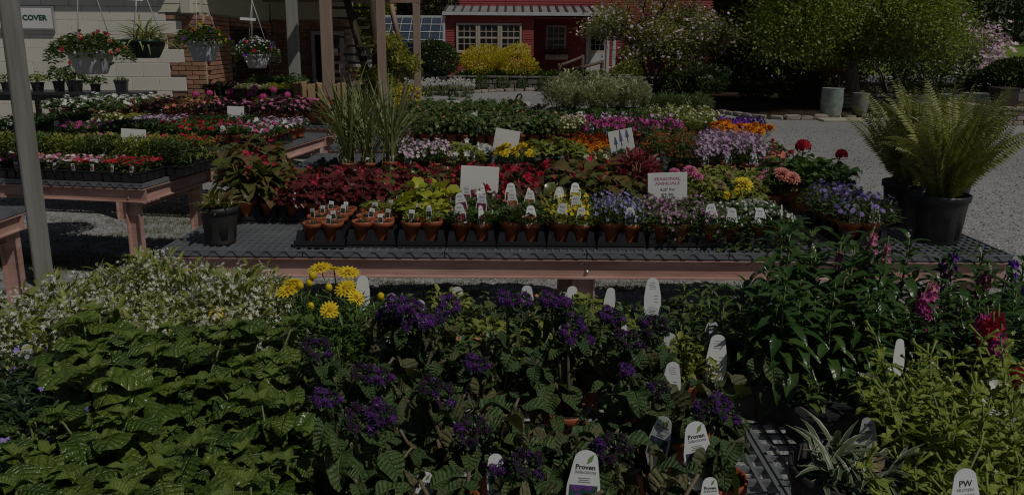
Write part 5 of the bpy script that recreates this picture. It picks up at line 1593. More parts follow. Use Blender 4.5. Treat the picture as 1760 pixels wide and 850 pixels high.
V['cuph'] = variants(3, 1190, leafs=['lan'], nl=420, R=.12, H=.25, size=.036, lmat=M['L_mid'], lo=.03, fl='tubef', nf=60, fs=.028, fmat=M['F_fire'], fel=-.2, fz=-.04)
V['neme'] = variants(3, 1200, leafs=['small'], nl=240, R=.11, H=.17, size=.022, lmat=M['L_green'], lo=.05, fl='five', nf=120, fs=.0125, fmat=M['F_lav'], fel=.3)
V['coleus'] = variants(5, 1210, leafs=['ov2'], nl=70, R=.095, H=.16, size=.058, lmat=M['L_mid'], el=(-.5, .7), fl='five', nf=1, fs=.014, fmat=M['F_coral'])
V['impat_p'] = variants(3, 1215, leafs=['ov2'], nl=70, R=.095, H=.16, size=.055, lmat=M['L_green'], el=(-.5, .7), fl='five', nf=7, fs=.015, fmat=M['F_pink'])
V['cream'] = variants(2, 1220, leafs=['small'], nl=220, R=.09, H=.12, size=.026, lmat=M['L_yellowish'], fl='five', nf=40, fs=.013, fmat=M['F_cream'])
V['pet_m'] = variants(3, 1225, leafs=['ov'], nl=110, R=.1, H=.11, size=.034, lmat=M['L_green'], fl='bell', nf=15, fs=.026, fmat=M['F_magenta'], fel=.4)
V['pet_l'] = variants(2, 1228, leafs=['ov'], nl=110, R=.1, H=.12, size=.034, lmat=M['L_dark'], fl='bell', nf=9, fs=.022, fmat=M['F_lav'], fel=.4)
V['pet_v'] = variants(3, 1230, leafs=['ov'], nl=100, R=.12, H=.11, size=.036, lmat=M['L_green'], fl='bell', nf=16, fs=.03, fmat=M['F_purple'], fel=.3)
V['yell_s'] = variants(3, 1235, leafs=['small'], nl=260, R=.1, H=.15, size=.028, lmat=M['L_yellowish'], fl='five', nf=14, fs=.014, fmat=M['F_cream'])
V['silver'] = variants(3, 1240, leafs=['lan', 'lin'], nl=1300, R=.15, H=.3, size=.05, lmat=M['L_grey'], el=(.3, 1.4), lo=.1, flat=.35)
V['rosem'] = variants(3, 1250, leafs=['lin'], nl=600, R=.13, H=.2, size=.06, lmat=M['L_mid'], el=(.6, 1.5), lo=.1, flat=.3)
V['darkf'] = variants(2, 1255, leafs=['lan'], nl=120, R=.12, H=.15, size=.07, lmat=M['L_purple'], el=(0, 1.2))
V['verb_r'] = variants(3, 1260, leafs=['ov'], nl=140, R=.09, H=.09, size=.03, lmat=M['L_green'], fl='five', nf=30, fs=.012, fmat=M['F_red'], cl=3)
V['verb_p'] = variants(3, 1265, leafs=['ov'], nl=140, R=.09, H=.09, size=.03, lmat=M['L_green'], fl='five', nf=36, fs=.012, fmat=M['F_hotpink'], cl=3)
V['verb_v'] = variants(3, 1270, leafs=['ov'], nl=150, R=.09, H=.08, size=.03, lmat=M['L_green'], fl='five', nf=30, fs=.013, fmat=M['F_magenta'], cl=3)
V['pansy'] = variants(2, 1275, leafs=['ov'], nl=130, R=.09, H=.08, size=.028, lmat=M['L_green'], fl='five', nf=24, fs=.018, fmat=M['F_lav'])
V['pansyw'] = variants(2, 1277, leafs=['ov'], nl=130, R=.09, H=.08, size=.028, lmat=M['L_green'], fl='five', nf=24, fs=.02, fmat=M['F_white'])
V['plainG'] = variants(3, 1280, leafs=['ov'], nl=170, R=.1, H=.11, size=.036, lmat=M['L_dark'])
V['newg_w'] = variants(3, 1285, leafs=['ov2'], nl=90, R=.13, H=.12, size=.062, lmat=M['L_mid'], fl='five', nf=12, fs=.028, fmat=M['F_white'])
V['newg_r'] = variants(3, 1290, leafs=['ov2'], nl=90, R=.13, H=.12, size=.06, lmat=M['L_coral'], fl='five', nf=9, fs=.026, fmat=M['F_coral'])
V['newg_d'] = variants(3, 1295, leafs=['ov2'], nl=90, R=.13, H=.14, size=.06, lmat=M['L_purple'], fl='five', nf=9, fs=.026, fmat=M['F_pink'])
V['newg_b'] = variants(3, 1298, leafs=['ov2'], nl=90, R=.13, H=.16, size=.06, lmat=M['L_coral'], fl='five', nf=7, fs=.024, fmat=M['F_red'])
V['gera_p'] = variants(3, 1300, leafs=['cord'], nl=46, R=.13, H=.16, size=.06, lmat=M['L_yellowish'], el=(-.2, .6), sep=True)
V['sedum_d'] = variants(2, 1310, leafs=['small'], nl=240, R=.1, H=.1, size=.03, lmat=M['L_purple'])
V['sedum_w'] = variants(2, 1315, leafs=['small'], nl=260, R=.1, H=.08, size=.026, lmat=M['L_grey'])
V['sedum_g'] = variants(2, 1320, leafs=['ov'], nl=180, R=.11, H=.12, size=.035, lmat=M['L_green'])
V['limeF'] = variants(2, 1325, leafs=['lace'], nl=300, R=.1, H=.1, size=.04, lmat=M['L_lime'])
COUNT = {}
PNAME = {'bare': 'seedling_pot', 'sparse': 'seedling_pot', 'lime': 'potted_lime_plant', 'limeL': 'potted_lime_plant', 'calib_g': 'potted_calibrachoa', 'calib_o': 'potted_calibrachoa', 'calib_y': 'potted_calibrachoa', 'lobelia': 'potted_lobelia', 'bac_p': 'potted_bacopa', 'bac_w': 'potted_bacopa', 'aster': 'potted_aster', 'burg': 'potted_begonia', 'bronze': 'potted_begonia', 'bronzeR': 'potted_begonia', 'dragon': 'potted_begonia', 'celosia': 'potted_celosia', 'dahlia': 'potted_dahlia', 'dahlia_d': 'potted_dahlia', 'gera': 'potted_geranium', 'geraL': 'potted_geranium', 'gera_p': 'potted_geranium', 'mari_y': 'potted_marigold', 'mari_o': 'potted_marigold', 'mari_r': 'potted_marigold', 'mari_c': 'potted_marigold', 'mari_big': 'potted_marigold', 'alys': 'potted_alyssum', 'phlox': 'potted_phlox', 'petun': 'potted_petunia', 'pet_m': 'potted_petunia', 'pet_l': 'potted_petunia', 'pet_v': 'potted_petunia', 'cuph': 'potted_cuphea', 'neme': 'potted_nemesia', 'coleus': 'potted_coleus', 'impat_p': 'potted_impatiens', 'newg_w': 'potted_impatiens', 'newg_r': 'potted_impatiens', 'newg_d': 'potted_impatiens', 'newg_b': 'potted_impatiens', 'cream': 'potted_bedding_plant', 'yell_s': 'potted_bedding_plant', 'plainG': 'potted_bedding_plant', 'silverG': 'potted_silver_shrub', 'rosem': 'potted_rosemary', 'darkf': 'potted_dark_plant', 'verb_r': 'potted_verbena', 'verb_p': 'potted_verbena', 'verb_v': 'potted_verbena', 'pansy': 'potted_pansy', 'pansyw': 'potted_pansy', 'sedum_d': 'potted_sedum', 'sedum_w': 'potted_sedum', 'sedum_g': 'potted_sedum', 'limeF': 'potted_sedum', 'grass': 'potted_grass', 'helf': 'heliotrope', 'fcal': 'small_leaved_plant', 'fcalY': 'small_leaved_plant', 'marg': 'potted_marguerite', 'euph': 'potted_euphorbia', 'dkp': 'dark_leaved_plant', 'upr': 'upright_plant', 'uprf': 'upright_plant', 'nico': 'potted_nicotiana'}
def potted(kind, desc, x, y, where, z=BZ + .013, tagp=None, sc=1.0, cat='potted plant', pots=TP, name=None, side='from left', extra=(), noyaw=False):
    key = (desc, where)
    k = COUNT[key] = COUNT.get(key, -1) + 1
    v = V[kind]
    parts = pots + v[random.randrange(len(v))]
    lab = '%s, %s %s %s' % (desc, ordw(k), side, where)
    ex = list(extra)
    rz = random.uniform(0, 6.283)
    o = Pr(*parts).put(name or PNAME.get(kind, 'potted_plant'), lab, cat, (x, y, z), rz, sc * random.uniform(.92, 1.08))
    for t in ([tagp] if tagp else []) + ex:
        nm, me, mm, kd, subs = t
        c = part(nm, me, o, Matrix.Rotation(-rz, 4, 'Z') @ mm)
        for q in subs or []:
            part(q[0], q[1], c, q[2] if len(q) > 2 else None)
    return o
def fillrow(kind, desc, where, px0, px1, Y, step, z=BZ + .013, tagk=None, ptag=.6, jit=.012, sc=1.0, pots=TP, name=None, tagz=.088, tagset=None, tagy=-.036):
    x, x1 = xat(px0, Y, z + .1), xat(px1, Y, z + .1)
    n = max(1, round((x1 - x) / step))
    for i in range(n):
        tg = None
        if tagk and random.random() < ptag:
            tg = tagpart((tagset or TAGS)[tagk], (random.uniform(-.012, .012), tagy, tagz), random.uniform(-.35, .35))
        potted(kind, desc, x + (i + .5) * (x1 - x) / n + random.uniform(-jit, jit), Y + random.uniform(-jit, jit), where, z, tg, sc, pots=pots, name=name)
# ---------------------------------------------------------------- middle bench: front trays
MIDB = 'of front row on middle bench'
tx = [xat(508, B1Y + .05, .7) + TW * (i + .5) for i in range(10)] + [xat(1488, B1Y + .1, .7)]
tspec = [('bare', 'bare terracotta pot with small white tag'), ('bare', 'terracotta pot of withered sprigs with white tag'), ('lime', 'terracotta pot of lime yellow leaves'),
         ('calib_g', 'terracotta pot of trailing green plant, pink photo tag'), ('calib_o', 'terracotta pot of trailing plant, orange photo tag'), ('calib_y', 'terracotta pot of yellow flowered trailing plant'),
         ('lobelia', 'terracotta pot of violet blue lobelia'), ('bac_p', 'terracotta pot of mauve trailing bacopa'), ('bac_p', 'leaning terracotta pot of mauve bacopa beside white bacopa'), ('bac_w', 'terracotta pot of white trailing bacopa'),
         ('aster', 'terracotta pot of violet daisies beside fern')]
tphoto = [None, None, None, 'P_pink', 'P_orange', 'P_yellow', 'P_purple', 'P_purple', 'P_white', 'P_white', 'P_white']
def cells():
    w, d = TW / 2 - .002, TD / 2
    for j in range(4):
        for i in range(2):
            yield i, j, (-.5 + i) * (w - .022), -d + .022 + (2 * d - .044) * (j + .5) / 4
for ti, x in enumerate(tx):
    y = B1Y + .05 + TD / 2 + (-.015 if ti == 0 else 0) + (.0 if ti < 10 else .06)
    yaw = random.uniform(-.012, .012)
    tray(x, y, 'black plastic pot tray, %s from left along front of middle bench' % ordw(ti), yaw=yaw)
    kind, desc = tspec[ti]
    for i, j, cx, cy in cells():
        kd, ds = kind, desc
        if ti == 1 and j >= 2 or ti == 2 and j == 0:
            kd = 'sparse'
        if ti == 2 and j >= 2:
            kd = 'limeL' if (i, j) in ((1, 3), (0, 2)) else 'lime'
        if ti == 8 and i == 1:
            kd, ds = 'bac_w', 'terracotta pot of white bacopa beside mauve bacopa'
        tg = None
        if ti < 3:
            if random.random() < (.85 if ti < 2 else .6):
                tg = tagpart(STAG['P_dark'], (random.uniform(-.02, .02), -.03, .085 + (.02 if ti == 2 else 0)), random.uniform(-.6, .6))
        elif tphoto[ti] and (ti in (3, 4, 5) and j < 4 and random.random() < .85 or ti in (6, 9) and j < 2 and random.random() < .6 or ti in (7, 8) and j == 0 and random.random() < .7 or ti == 10 and j == 0):
            tg = tagpart(TAGS[tphoto[ti]], (random.uniform(-.008, .008), -.042 if j == 0 else -.03, .092 + (.0 if j == 0 else .03)), random.uniform(-.3, .3) if random.random() < .85 else 1.1)
        if ti == 8 and j == 0 and i == 0:
            pass
        potted(kd, ds, x + cx, y + cy, 'in ' + ordw(j) + ' tray row', BZ + .018, tg)
# strays trailing over the bench edge
tv = MB()
for k in range(5):
    a = Vector((tx[8] + .1 + .03 * k, B1Y + .12, BZ + .08)); pts = [a]
    for q in range(7):
        pts.append(a + Vector((-.025 * q * (1 if k % 2 else .4) + random.uniform(-.01, .01), -.018 * q, -.012 * q + .01 * math.sin(q))))
    pts = [Vector((p.x, p.y, max(p.z, BZ + .006))) for p in pts]
    tv.add(tube(pts, .0016, 4), m=1)
    for p in pts:
        for z in range(4):
            d = sph(np.array([random.uniform(0, 6.28)]), np.array([random.uniform(0, .8)]))
            tv.many(LEAF['rnd'], framesY(d, (0, 0, 1), random.uniform(.013, .022)), [tuple(p)])
o = part('trailing_runner', tv.mesh('trailing_runner', [M['L_green'], M['stem']]), None); tag(o, 'green runners trailing over the bench mesh below white bacopa', 'runner'); o['kind'] = 'stuff'

# back trays: begonias etc.
UMB = {}
def umbel(mat, R=.034, n=46, seed=0, f='five', fs=.016):
    r_ = np.random.default_rng(seed); d = nrm(r_.normal(size=(n, 3)) + np.array([0, 0, .5]))
    return MB().many(FLOW[f], framesZ(d, fs * r_.uniform(.8, 1.2, n), r_), d * np.array([R, R, R * .75])).mesh('flower_head', mat)
UMB['red'] = umbel(M['F_red']); UMB['pink'] = umbel(M['F_hotpink'], .03, 40, 3, fs=.015)
def bigbloom(mat, R=.05, seed=0):
    b = MB(); r_ = random.Random(seed)
    pt = leaf('petal', .42, 3, 1, .35, .3)
    for lay in range(6):
        n = 13 - lay
        b.add(ring(pt, n, .1 + lay * .24, z=.06 * lay / 6, sc=1 - lay * .11, off=lay * .4, jit=.12), sc=R, rnd=.15 * lay)
    return b.mesh('flower_head', mat)
UMB['dy'] = bigbloom(M['F_dyellow'], .055); UMB['dp'] = bigbloom(M['F_salmon'], .046, 2); UMB['dm'] = bigbloom(M['F_pink'], .042, 3); UMB['dt'] = bigbloom(M['F_tan'], .03, 4); UMB['dys'] = bigbloom(M['F_yellow'], .028, 5)
def head_at(o, key, px, py, Y, sc=1.0, stem=True, face=(0.1, -.55, .8)):
    """a flower head on its stalk, set at a place above the pot of thing o"""
    p = at(px, py, Y)
    inv = (Matrix.LocRotScale(*o.matrix_basis.decompose())).inverted()
    q = Vector(face).to_track_quat('Z', 'Y').to_matrix().to_4x4()
    part('flower_head', UMB[key], o, inv @ Tr(p) @ q @ Matrix.Scale(sc, 4))
    if stem:
        b = Vector(o.location) + Vector((0, 0, .09))
        m = b.lerp(p, .55) + Vector((0, .015, .02))
        part('flower_stalk', MB().add(tube([inv @ b, inv @ m, inv @ p], [.004, .003, .003], 5)).mesh('flower_stalk', M['stem']), o)
rows = [B1Y + .57, B1Y + .71, B1Y + .85, B1Y + .98, B1Y + 1.11]
backspec = [(402, 486, 'bronze', 'terracotta pot of tall bronze-leaved begonia with red flowers', .125), (486, 800, 'burg', 'terracotta pot of dark burgundy begonia', .118),
            (800, 862, 'dragon', 'terracotta pot of reddish begonia behind blank card', .12), (862, 955, 'dragon', 'terracotta pot of green begonia with bright red flowers', .125), (955, 1085, 'bronzeR', 'pot of glossy bronze begonia beside price sign', .14)]
for ri, y in enumerate(rows):
    for (a, b, kd, ds, stp) in backspec:
        sc = 1.0
        if ri == 0 and a in (862, 800):
            sc = .9
        fillrow(kd, ds, 'in ' + ordw(ri) + ' back row', a, b, y, stp, sc=sc)
for i in range(7):
    x = xat(408, rows[0], .7) + (i + .5) * TW
    tray(x, B1Y + .51 + TD / 2, 'black plastic pot tray under the begonias, %s from left' % ordw(i))
for k, (px, Y) in enumerate([(1092, rows[1]), (1105, rows[2]), (1085, rows[2]), (1100, rows[3])]):
    potted('celosia', 'burgundy feathery plant beside the price sign', xat(px, Y, .8), Y, 'among its four pots')
for ri, y in enumerate(rows):
    fillrow('dahlia', 'pot of yellow dahlia with withered blooms', 'in ' + ordw(ri) + ' back row', 1185, 1300, y, .14)
    fillrow('dahlia_d', 'pot of pink dahlia beside yellow dahlias', 'in ' + ordw(ri) + ' back row', 1300, 1350, y, .14) if ri > 1 else None
dah = [o for o in bpy.data.objects if o.get('label', '').startswith('pot of yellow dahlia')]
pk = [o for o in bpy.data.objects if o.get('label', '').startswith('pot of pink dahlia')]
def near(lst, px, Y):
    return min(lst, key=lambda o: abs(o.location.x - xat(px, Y, .9)) + abs(o.location.y - Y))
for key, px, py, Y, sc in [('dy', 1278, 318, rows[0], 1.0), ('dt', 1239, 318, rows[0], 1.0), ('dys', 1250, 336, rows[0] - .05, 1.0), ('dt', 1254, 302, rows[1], .9), ('dys', 1268, 330, rows[0] - .04, 1.0), ('dt', 1304, 315, rows[1], .7), ('dm', 1187, 294, rows[1], 1.0), ('dm', 1200, 303, rows[1], .7), ('dm', 1160, 296, rows[2], .8)]:
    head_at(near(dah, px, Y), key, px, py, Y, sc)
for key, px, py, Y, sc in [('dp', 1345, 300, rows[1], 1.1), ('dp', 1362, 306, rows[1], 1.0)]:
    head_at(near(pk, px, Y), key, px, py, Y, sc)
ger = []
for k, (px, Y, kd) in enumerate([(1378, rows[2], 'gera'), (1425, rows[3], 'gera'), (1395, rows[3] + .05, 'gera'), (1352, rows[4], 'gera')]):
    ger.append(potted(kd, 'green geranium with red flower heads near the ferns', xat(px, Y, .85), Y, 'among its four pots', sc=1.15))
head_at(ger[0], 'red', 1381, 252, rows[2], 1.05); head_at(ger[1], 'red', 1447, 266, rows[3], .85); head_at(ger[2], 'red', 1360, 262, rows[3], .4)
for k, px in enumerate([1368, 1424]):
    x = xat(px, 4.3, .7)
    potted('newg_w' if k else 'darkf', ['dark leaved plant behind the red geranium', 'variegated leafy plant behind the red geranium'][k], x, B1Y + 1.14, 'at the bench back', sc=1.1)

# nursery pot at left end, ferns at right end
def ribbons(seed, n, L, mat, wid=.09, el=(.3, 1.3), z0=.15, spread=.04, curl=1.2):
    r_ = np.random.default_rng(seed)
    d = sph(r_.uniform(0, 6.283, n), r_.uniform(el[0], el[1], n))
    P = np.concatenate([r_.normal(0, spread, (n, 2)), np.full((n, 1), z0)], 1)
    t = [leaf('linear', wid, 6, 1, .3, curl + .3 * i) for i in range(3)]
    Fr = framesY(d, (0, 0, 1), r_.uniform(.6, 1.15, n) * L)
    mes = [MB().add(q).mesh('leaf', mat) for q in t]
    return [('leaf', mes[i % 3], mat44(Fr[i], P[i])) for i in range(n)]
p = onz(369, 424, BZ)
Pr(('pot', ME['gal'], None), ('soil', ME['galsoil'], None), *ribbons(5, 40, .12, M['L_bronze'], .2, (.6, 1.45), .145, .035, .7), *ribbons(6, 22, .11, M['L_yellowish'], .2, (.4, 1.3), .145, .035, .8)).put('nursery_pot', 'black ribbed nursery pot of small bronze leaves on bench corner', 'potted plant', (p.x, p.y + .08, BZ + .001), .4)
def frondmesh(seed, curl, n=44, mat=None):
    r_ = random.Random(seed); b = MB()
    pts = []; y = z = 0
    for i in range(n + 1):
        t = i / n; a = 1.25 - curl * t ** 1.6
        pts.append((0.012 * math.sin(t * 4 + seed), y, z)); y += math.cos(a) / n; z += math.sin(a) / n
    b.add(tube(pts[::3], [.006 * (1 - .7 * i / (n / 3)) for i in range(len(pts[::3]))], 4), m=1)
    lf = leaf('lance', .26, 2, 1, .2, .35)
    for i in range(2, n + 1):
        t = i / n; L = .10 * (math.sin(math.pi * (t * .86 + .1)) ** .7) * r_.uniform(.85, 1.1)
        tang = Vector(pts[i]) - Vector(pts[i - 1])
        tang.normalize()
        nrm_ = Vector((1, 0, 0)).cross(tang)
        for s in (-1, 1):
            d = (Vector((s, 0, 0)) + tang * .35 + nrm_ * r_.uniform(-.25, .05)).normalized()
            x = d.cross(nrm_).normalized(); zz = x.cross(d)
            R3 = np.array([[x.x, d.x, zz.x], [x.y, d.y, zz.y], [x.z, d.z, zz.z]]) * L
            b.add(lf, pts[i], R3, rnd=r_.random())
    return b.mesh('frond', [mat or M['L_fern'], M['stem']])
FR = [frondmesh(i, c) for i, c in enumerate((.35, .55, .8, 1.1, 1.6))]
def fern(label, loc, n, L, seed, big=True):
    r_ = random.Random(seed)
    parts = [('pot', ME['big'], None), ('soil', ME['bigsoil'], None)]
    for i in range(n):
        a = r_.uniform(0, 6.283); k = r_.random()
        m = FR[min(4, int(k * 5))]
        parts.append(('frond', m, TRS((.05 * math.cos(a) * r_.random(), .05 * math.sin(a) * r_.random(), .19), (.08 + .36 * r_.random() + (.12 if k < .3 else 0), r_.uniform(-.6, .6), a - math.pi / 2), L * r_.uniform(.55, 1.2))))
    return Pr(*parts).put('potted_fern', label, 'fern', loc, 0)
p = onz(1632, 424, BZ)
fern('large fern in black pot at the right front of middle bench', (p.x, p.y + .12, BZ + .001), 66, .5, 4)
p2 = onz(1575, 396, BZ)
fern('fern in black pot behind left of the front fern', (p2.x, p2.y + .12, BZ + .001), 60, .5, 5)
p3 = onz(1650, 372, BZ)
fern('fern in black pot at the back right of middle bench', (p3.x - .02, p3.y + .12, BZ + .001), 50, .5, 6)

# ---------------------------------------------------------------- signs on stakes
def lines(*ls):
    return ls
def signcard(label, px0, py0, px1, py1, Y, roll=0.0, yaw=0.0, text=(), lean=-.06, art=False, zfoot=BZ):
    c = at((px0 + px1) / 2, (py0 + py1) / 2, Y)
    w = (at(px1, py0, Y) - at(px0, py0, Y)).length; h = (at(px0, py1, Y) - at(px0, py0, Y)).length
    o = thing('price_sign' if text or art else 'blank_sign', label, 'sign', (c.x, c.y, zfoot))
    RM = Matrix.LocRotScale(Vector((0, 0, c.z - zfoot)), Euler((lean, roll, yaw)), None)
    cd = part('card', MB().add(bevT(w, .004, h, .0015), (0, 0, -h / 2)).mesh('card', M['white']), o, RM)
    part('stake', MB().box(-.008, .008, .004, .01, -.02, c.z - zfoot).mesh('stake', M['iron']), o)
    for s, size, yy, mat, xs in text:
        part('lettering', textmesh(s, size * h, M[mat], xs=xs, bold=.0006 if mat == 'inkp' else .0003), cd, Tr((0, -.0026, yy * h)) @ UP)
    if art:
        r_ = np.random.default_rng(9)
        for k, (sx, sy, hh) in enumerate([(-.23, -.05, .34), (.0, .05, .52), (.27, .17, .36)]):
            b = MB()
            b.box(-.003, .003, -.0035, -.0025, -h * .28, h * hh * .3)
            for q in range(22):
                zz = h * (-.05 + hh * q / 22)
                ww = w * .075 * (1 - .8 * q / 22) * (1 if q % 3 else .45)
                b.box(-ww, ww, -.004, -.0031, zz, zz + h * .016)
            part('flower_drawing', b.mesh('flower_drawing', M['inkl']), cd, Tr((sx * w, 0, sy * h)))
        part('lettering', textmesh('$3.95', .13 * h, M['ink']), cd, Tr((.05 * w, -.0026, -.4 * h)) @ UP)
    return o
SA = (('SEASONAL', .13, .31, 'inkp', 1.3), ('ANNUALS', .13, .17, 'inkp', 1.3), ('4.25" Pot', .12, -.02, 'ink', 1.0), ('$3.95', .17, -.2, 'ink', 1.0))
signcard('large blank white card among the burgundy begonias', 791, 286, 857, 337, B1Y + .51, .06, .1)
signcard('price sign reading SEASONAL ANNUALS 4.25 inch pot $3.95', 1113, 297, 1181, 352, B1Y + .51, -.04, 0, SA)
signcard('blank white tilted card among the yellow marigolds', 849, 223, 892, 259, 5.35, .16, 0)
signcard('white sign with lavender flower drawing beside orange marigolds', 1047, 223, 1089, 262, 5.3, -.2, 0, art=True)
SA2 = (('SEASONAL', .16, .3, 'inkp', 1.2), ('ANNUALS', .16, .1, 'inkp', 1.2), ('4.25" Pot', .13, -.14, 'ink', 1.0), ('$3.95', .19, -.36, 'ink', 1.0))
signcard('small upright pink-lettered price sign farthest back', 766, 173, 790, 190, 8.9, 0, 0, SA2)
signcard('tilted pink-lettered price sign among green bedding plants', 793, 196, 822, 215, 7.35, -.22, .1, SA2[:3])
signcard('blank white card behind the tilted price sign', 812, 193, 838, 211, 7.6, .05, 0)
signcard('small blank white card by the dark leafed plant', 888, 175, 911, 190, 9.0, .03, 0)
signcard('blank white card standing in the left snapdragon flats', 209, 222, 250, 248, 5.45, .07, .1)
signcard('blank white card before dark pink-flowered plants at left', 391, 183, 419, 207, 7.55, .05, .15)

# ---------------------------------------------------------------- second bench
def grasspot(seed):
    r_ = np.random.default_rng(seed); n = 30
    t = [leaf('linear', .024, 8, 1, .4, c) for c in (.25, .6, 1.1)]
    b = MB()
    for q in range(3):
        k = n // 3
        d = sph(r_.uniform(0, 6.283, k), r_.uniform(1.05, 1.5, k) - (.1 if q == 2 else 0))
        P = np.concatenate([r_.normal(0, .02, (k, 2)), np.full((k, 1), .07)], 1)
        b.many(t[q], framesY(d, (0, 0, 1), r_.uniform(.32, .72, k)), P, rnd=r_.random(k))
    return [('foliage', b.mesh('foliage', M['L_grass']), None, 'stuff')]
V['grass'] = [grasspot(i) for i in range(4)]
S2 = 5.11
for ri in range(3):
    fillrow('grass', 'terracotta pot of tall upright grass', 'in ' + ordw(ri) + ' row', 576, 690, S2 + .03 + ri * .12, .14, tagk='P_dark', tagset=STAG, ptag=.5)
    r_n = ordw(ri) + ' row, second bench'
    yy = S2 + .03 + ri * .125
    fillrow('phlox', 'terracotta pot of pale pink phlox', 'in ' + r_n, 684, 772, yy, .14, tagk='P_white', ptag=.8 if ri == 0 else .2)
    fillrow('petun', 'terracotta pot of lime green petunia', 'in ' + r_n, 772, 822, yy, .115, tagk='P_purple', ptag=.9 if ri == 0 else .2)
    fillrow('alys', 'square pot of white alyssum', 'in ' + r_n, 812, 852, yy + .3, .13, pots=SQP)
    fillrow('mari_y', 'black pot of yellow marigold', 'in ' + r_n, 850, 922, yy + .02, .13, pots=SQP)
    fillrow('mari_o', 'black pot of orange marigold', 'in ' + r_n, 982, 1046, yy + .2, .125, pots=SQP)
    fillrow('mari_r', 'black pot of rust red marigold', 'in ' + r_n, 978, 1042, yy + .5, .125, pots=SQP)
    fillrow('cuph', 'pot of firecracker plant with red tubes', 'in ' + r_n, 1108, 1192, yy + .05, .19, tagk='P_dark', tagset=STAG, ptag=.4)
    fillrow('neme', 'terracotta pot of pale lavender nemesia', 'in ' + r_n, 1192, 1306, yy, .15, tagk='P_white', ptag=.95 if ri == 0 else 0)
    fillrow('neme', 'pot of lavender nemesia behind the tagged ones', 'in ' + r_n, 1205, 1290, yy + .4, .15) if ri < 2 else None
    fillrow('newg_r', 'pot of coral bedding plant right of nemesia', 'in ' + r_n, 1306, 1350, yy + .1, .15, tagk='P_orange', ptag=.6, sc=.8)
fillrow('mari_c', 'black pot of cream marigold', 'before orange marigolds', 996, 1046, S2 + .08, .125, pots=SQP)
for i, px in enumerate([932, 955, 972]):
    potted('geraL', 'lime leaved geranium between marigolds', xat(px, S2 + .12 + .1 * (i % 2), .85), S2 + .1 + .1 * (i % 2), 'of three', sc=1.1)
fillrow('plainG', 'terracotta pot of plain green seedlings', 'below the lavender sign', 1062, 1108, S2 + .05, .12, tagk='P_dark', tagset=STAG, ptag=.8)
fillrow('plainG', 'terracotta pot of dark green leaves', 'behind firecracker plants', 1062, 1108, S2 + .2, .12)
fillrow('mari_big', 'pot of large orange marigold at the right', 'end of second bench', 1226, 1308, S2 + .8, .11, sc=1.15)
fillrow('mari_o', 'black pot of orange marigold beyond firecracker plant', 'on second bench', 1100, 1220, S2 + .6, .15, pots=SQP)
fillrow('verb_r', 'low pot with small coral red flowers', 'at right end', 1310, 1345, S2 + .55, .14)
for i in range(9):
    x = xat(552, 5.1, .7) + i * .36
    tray(x, S2 + .02 + TD / 2 - .05, 'black plastic tray on the second bench, %s from left' % ordw(i))
# ---------------------------------------------------------------- third bench
S3 = 6.74
for ri in range(5):
    yy = S3 + .02 + ri * .2
    wh = 'in ' + ordw(ri) + ' row, third bench'
    fillrow('coleus', 'terracotta pot of green leafy bedding plant', wh, 694, 905, yy, .125, tagk='P_orange' if ri else 'P_pink', ptag=.45 if ri == 0 else .05, tagset=TAGS if ri == 0 else TAGS)
    fillrow('impat_p' if ri in (1, 2) else 'coleus', 'terracotta pot of leafy plant with pink touches', wh, 905, 960, yy, .125)
    if ri < 3:
        fillrow('cream', 'terracotta pot of cream flowered plant', wh, 960, 1005, yy + .1, .13, tagk='P_white', ptag=.5 if ri == 0 else 0)
        fillrow('pet_m', 'terracotta pot of magenta petunia', wh, 1000, 1075, yy + .1, .15, tagk='P_purple', ptag=.8 if ri == 0 else 0)
        fillrow('pet_m' if ri < 2 else 'pet_l', 'terracotta pot of pink petunia behind firecracker plant', wh, 1075, 1170, yy + .1, .15, tagk='P_white', ptag=.25)
        fillrow('yell_s', 'pot of yellow green flowering plant', wh, 1170, 1235, yy + .3, .15)
        fillrow('pet_v', 'pot of deep purple petunia at bench end', wh, 1222, 1310, yy + .1, .17)
    else:
        fillrow('pet_l', 'pot of lavender petunia', wh, 960, 1090, yy, .15)
        fillrow('yell_s', 'pot of yellow green flowering plant', wh, 1120, 1240, yy, .15)
for i in range(11):
    tray(xat(700, S3 + .1, .7) + i * .25, S3 + TD / 2, 'black plastic tray on the third bench, %s from left' % ordw(i))
# ---------------------------------------------------------------- rearmost bench
S4 = 8.2
for ri in range(5):
    yy = S4 + ri * .22
    wh = 'in ' + ordw(ri) + ' row, rearmost bench'
    fillrow('coleus', 'pot of green leafy plant', wh, 700, 900, yy, .15)
    if ri < 2:
        fillrow('darkf', 'pot of dark purple leaved plant', wh, 892, 935, yy, .16, pots=SQP)
        fillrow('plainG', 'pot of small green plant with photo tag', wh, 935, 1010, yy, .15, tagk='P_purple', tagset=DTAG, ptag=.6)
        fillrow('sedum_g', 'pot of low green herb', wh, 1010, 1110, yy, .17, tagk='P_purple', tagset=DTAG, ptag=.3)
        fillrow('yell_s', 'pot of yellow green leafy herb', wh, 1110, 1220, yy, .16)
    else:
        fillrow('rosem', 'black pot of green rosemary', wh, 1105, 1215, yy, .18, pots=SQP, sc=1.1)
GALP = [('pot', ME['gal'], None), ('soil', ME['galsoil'], None)]
V['silverG'] = [[(a, m_, Tr((0, 0, .06)) if True else None, k_) for a, m_, _, k_ in v] for v in V['silver']]
for i, (px, Y) in enumerate([(958, 8.55), (985, 8.75), (1012, 8.55), (1040, 8.6), (1068, 8.75), (1090, 8.6), (975, 9.05), (1025, 9.05), (1060, 9.1)]):
    potted('silverG', 'silver leaved shrub in black nursery pot', xat(px, Y, .9), Y, 'on rearmost bench', BZ + .002, None, 1.1 if Y < 9 else 1.2, pots=GALP)

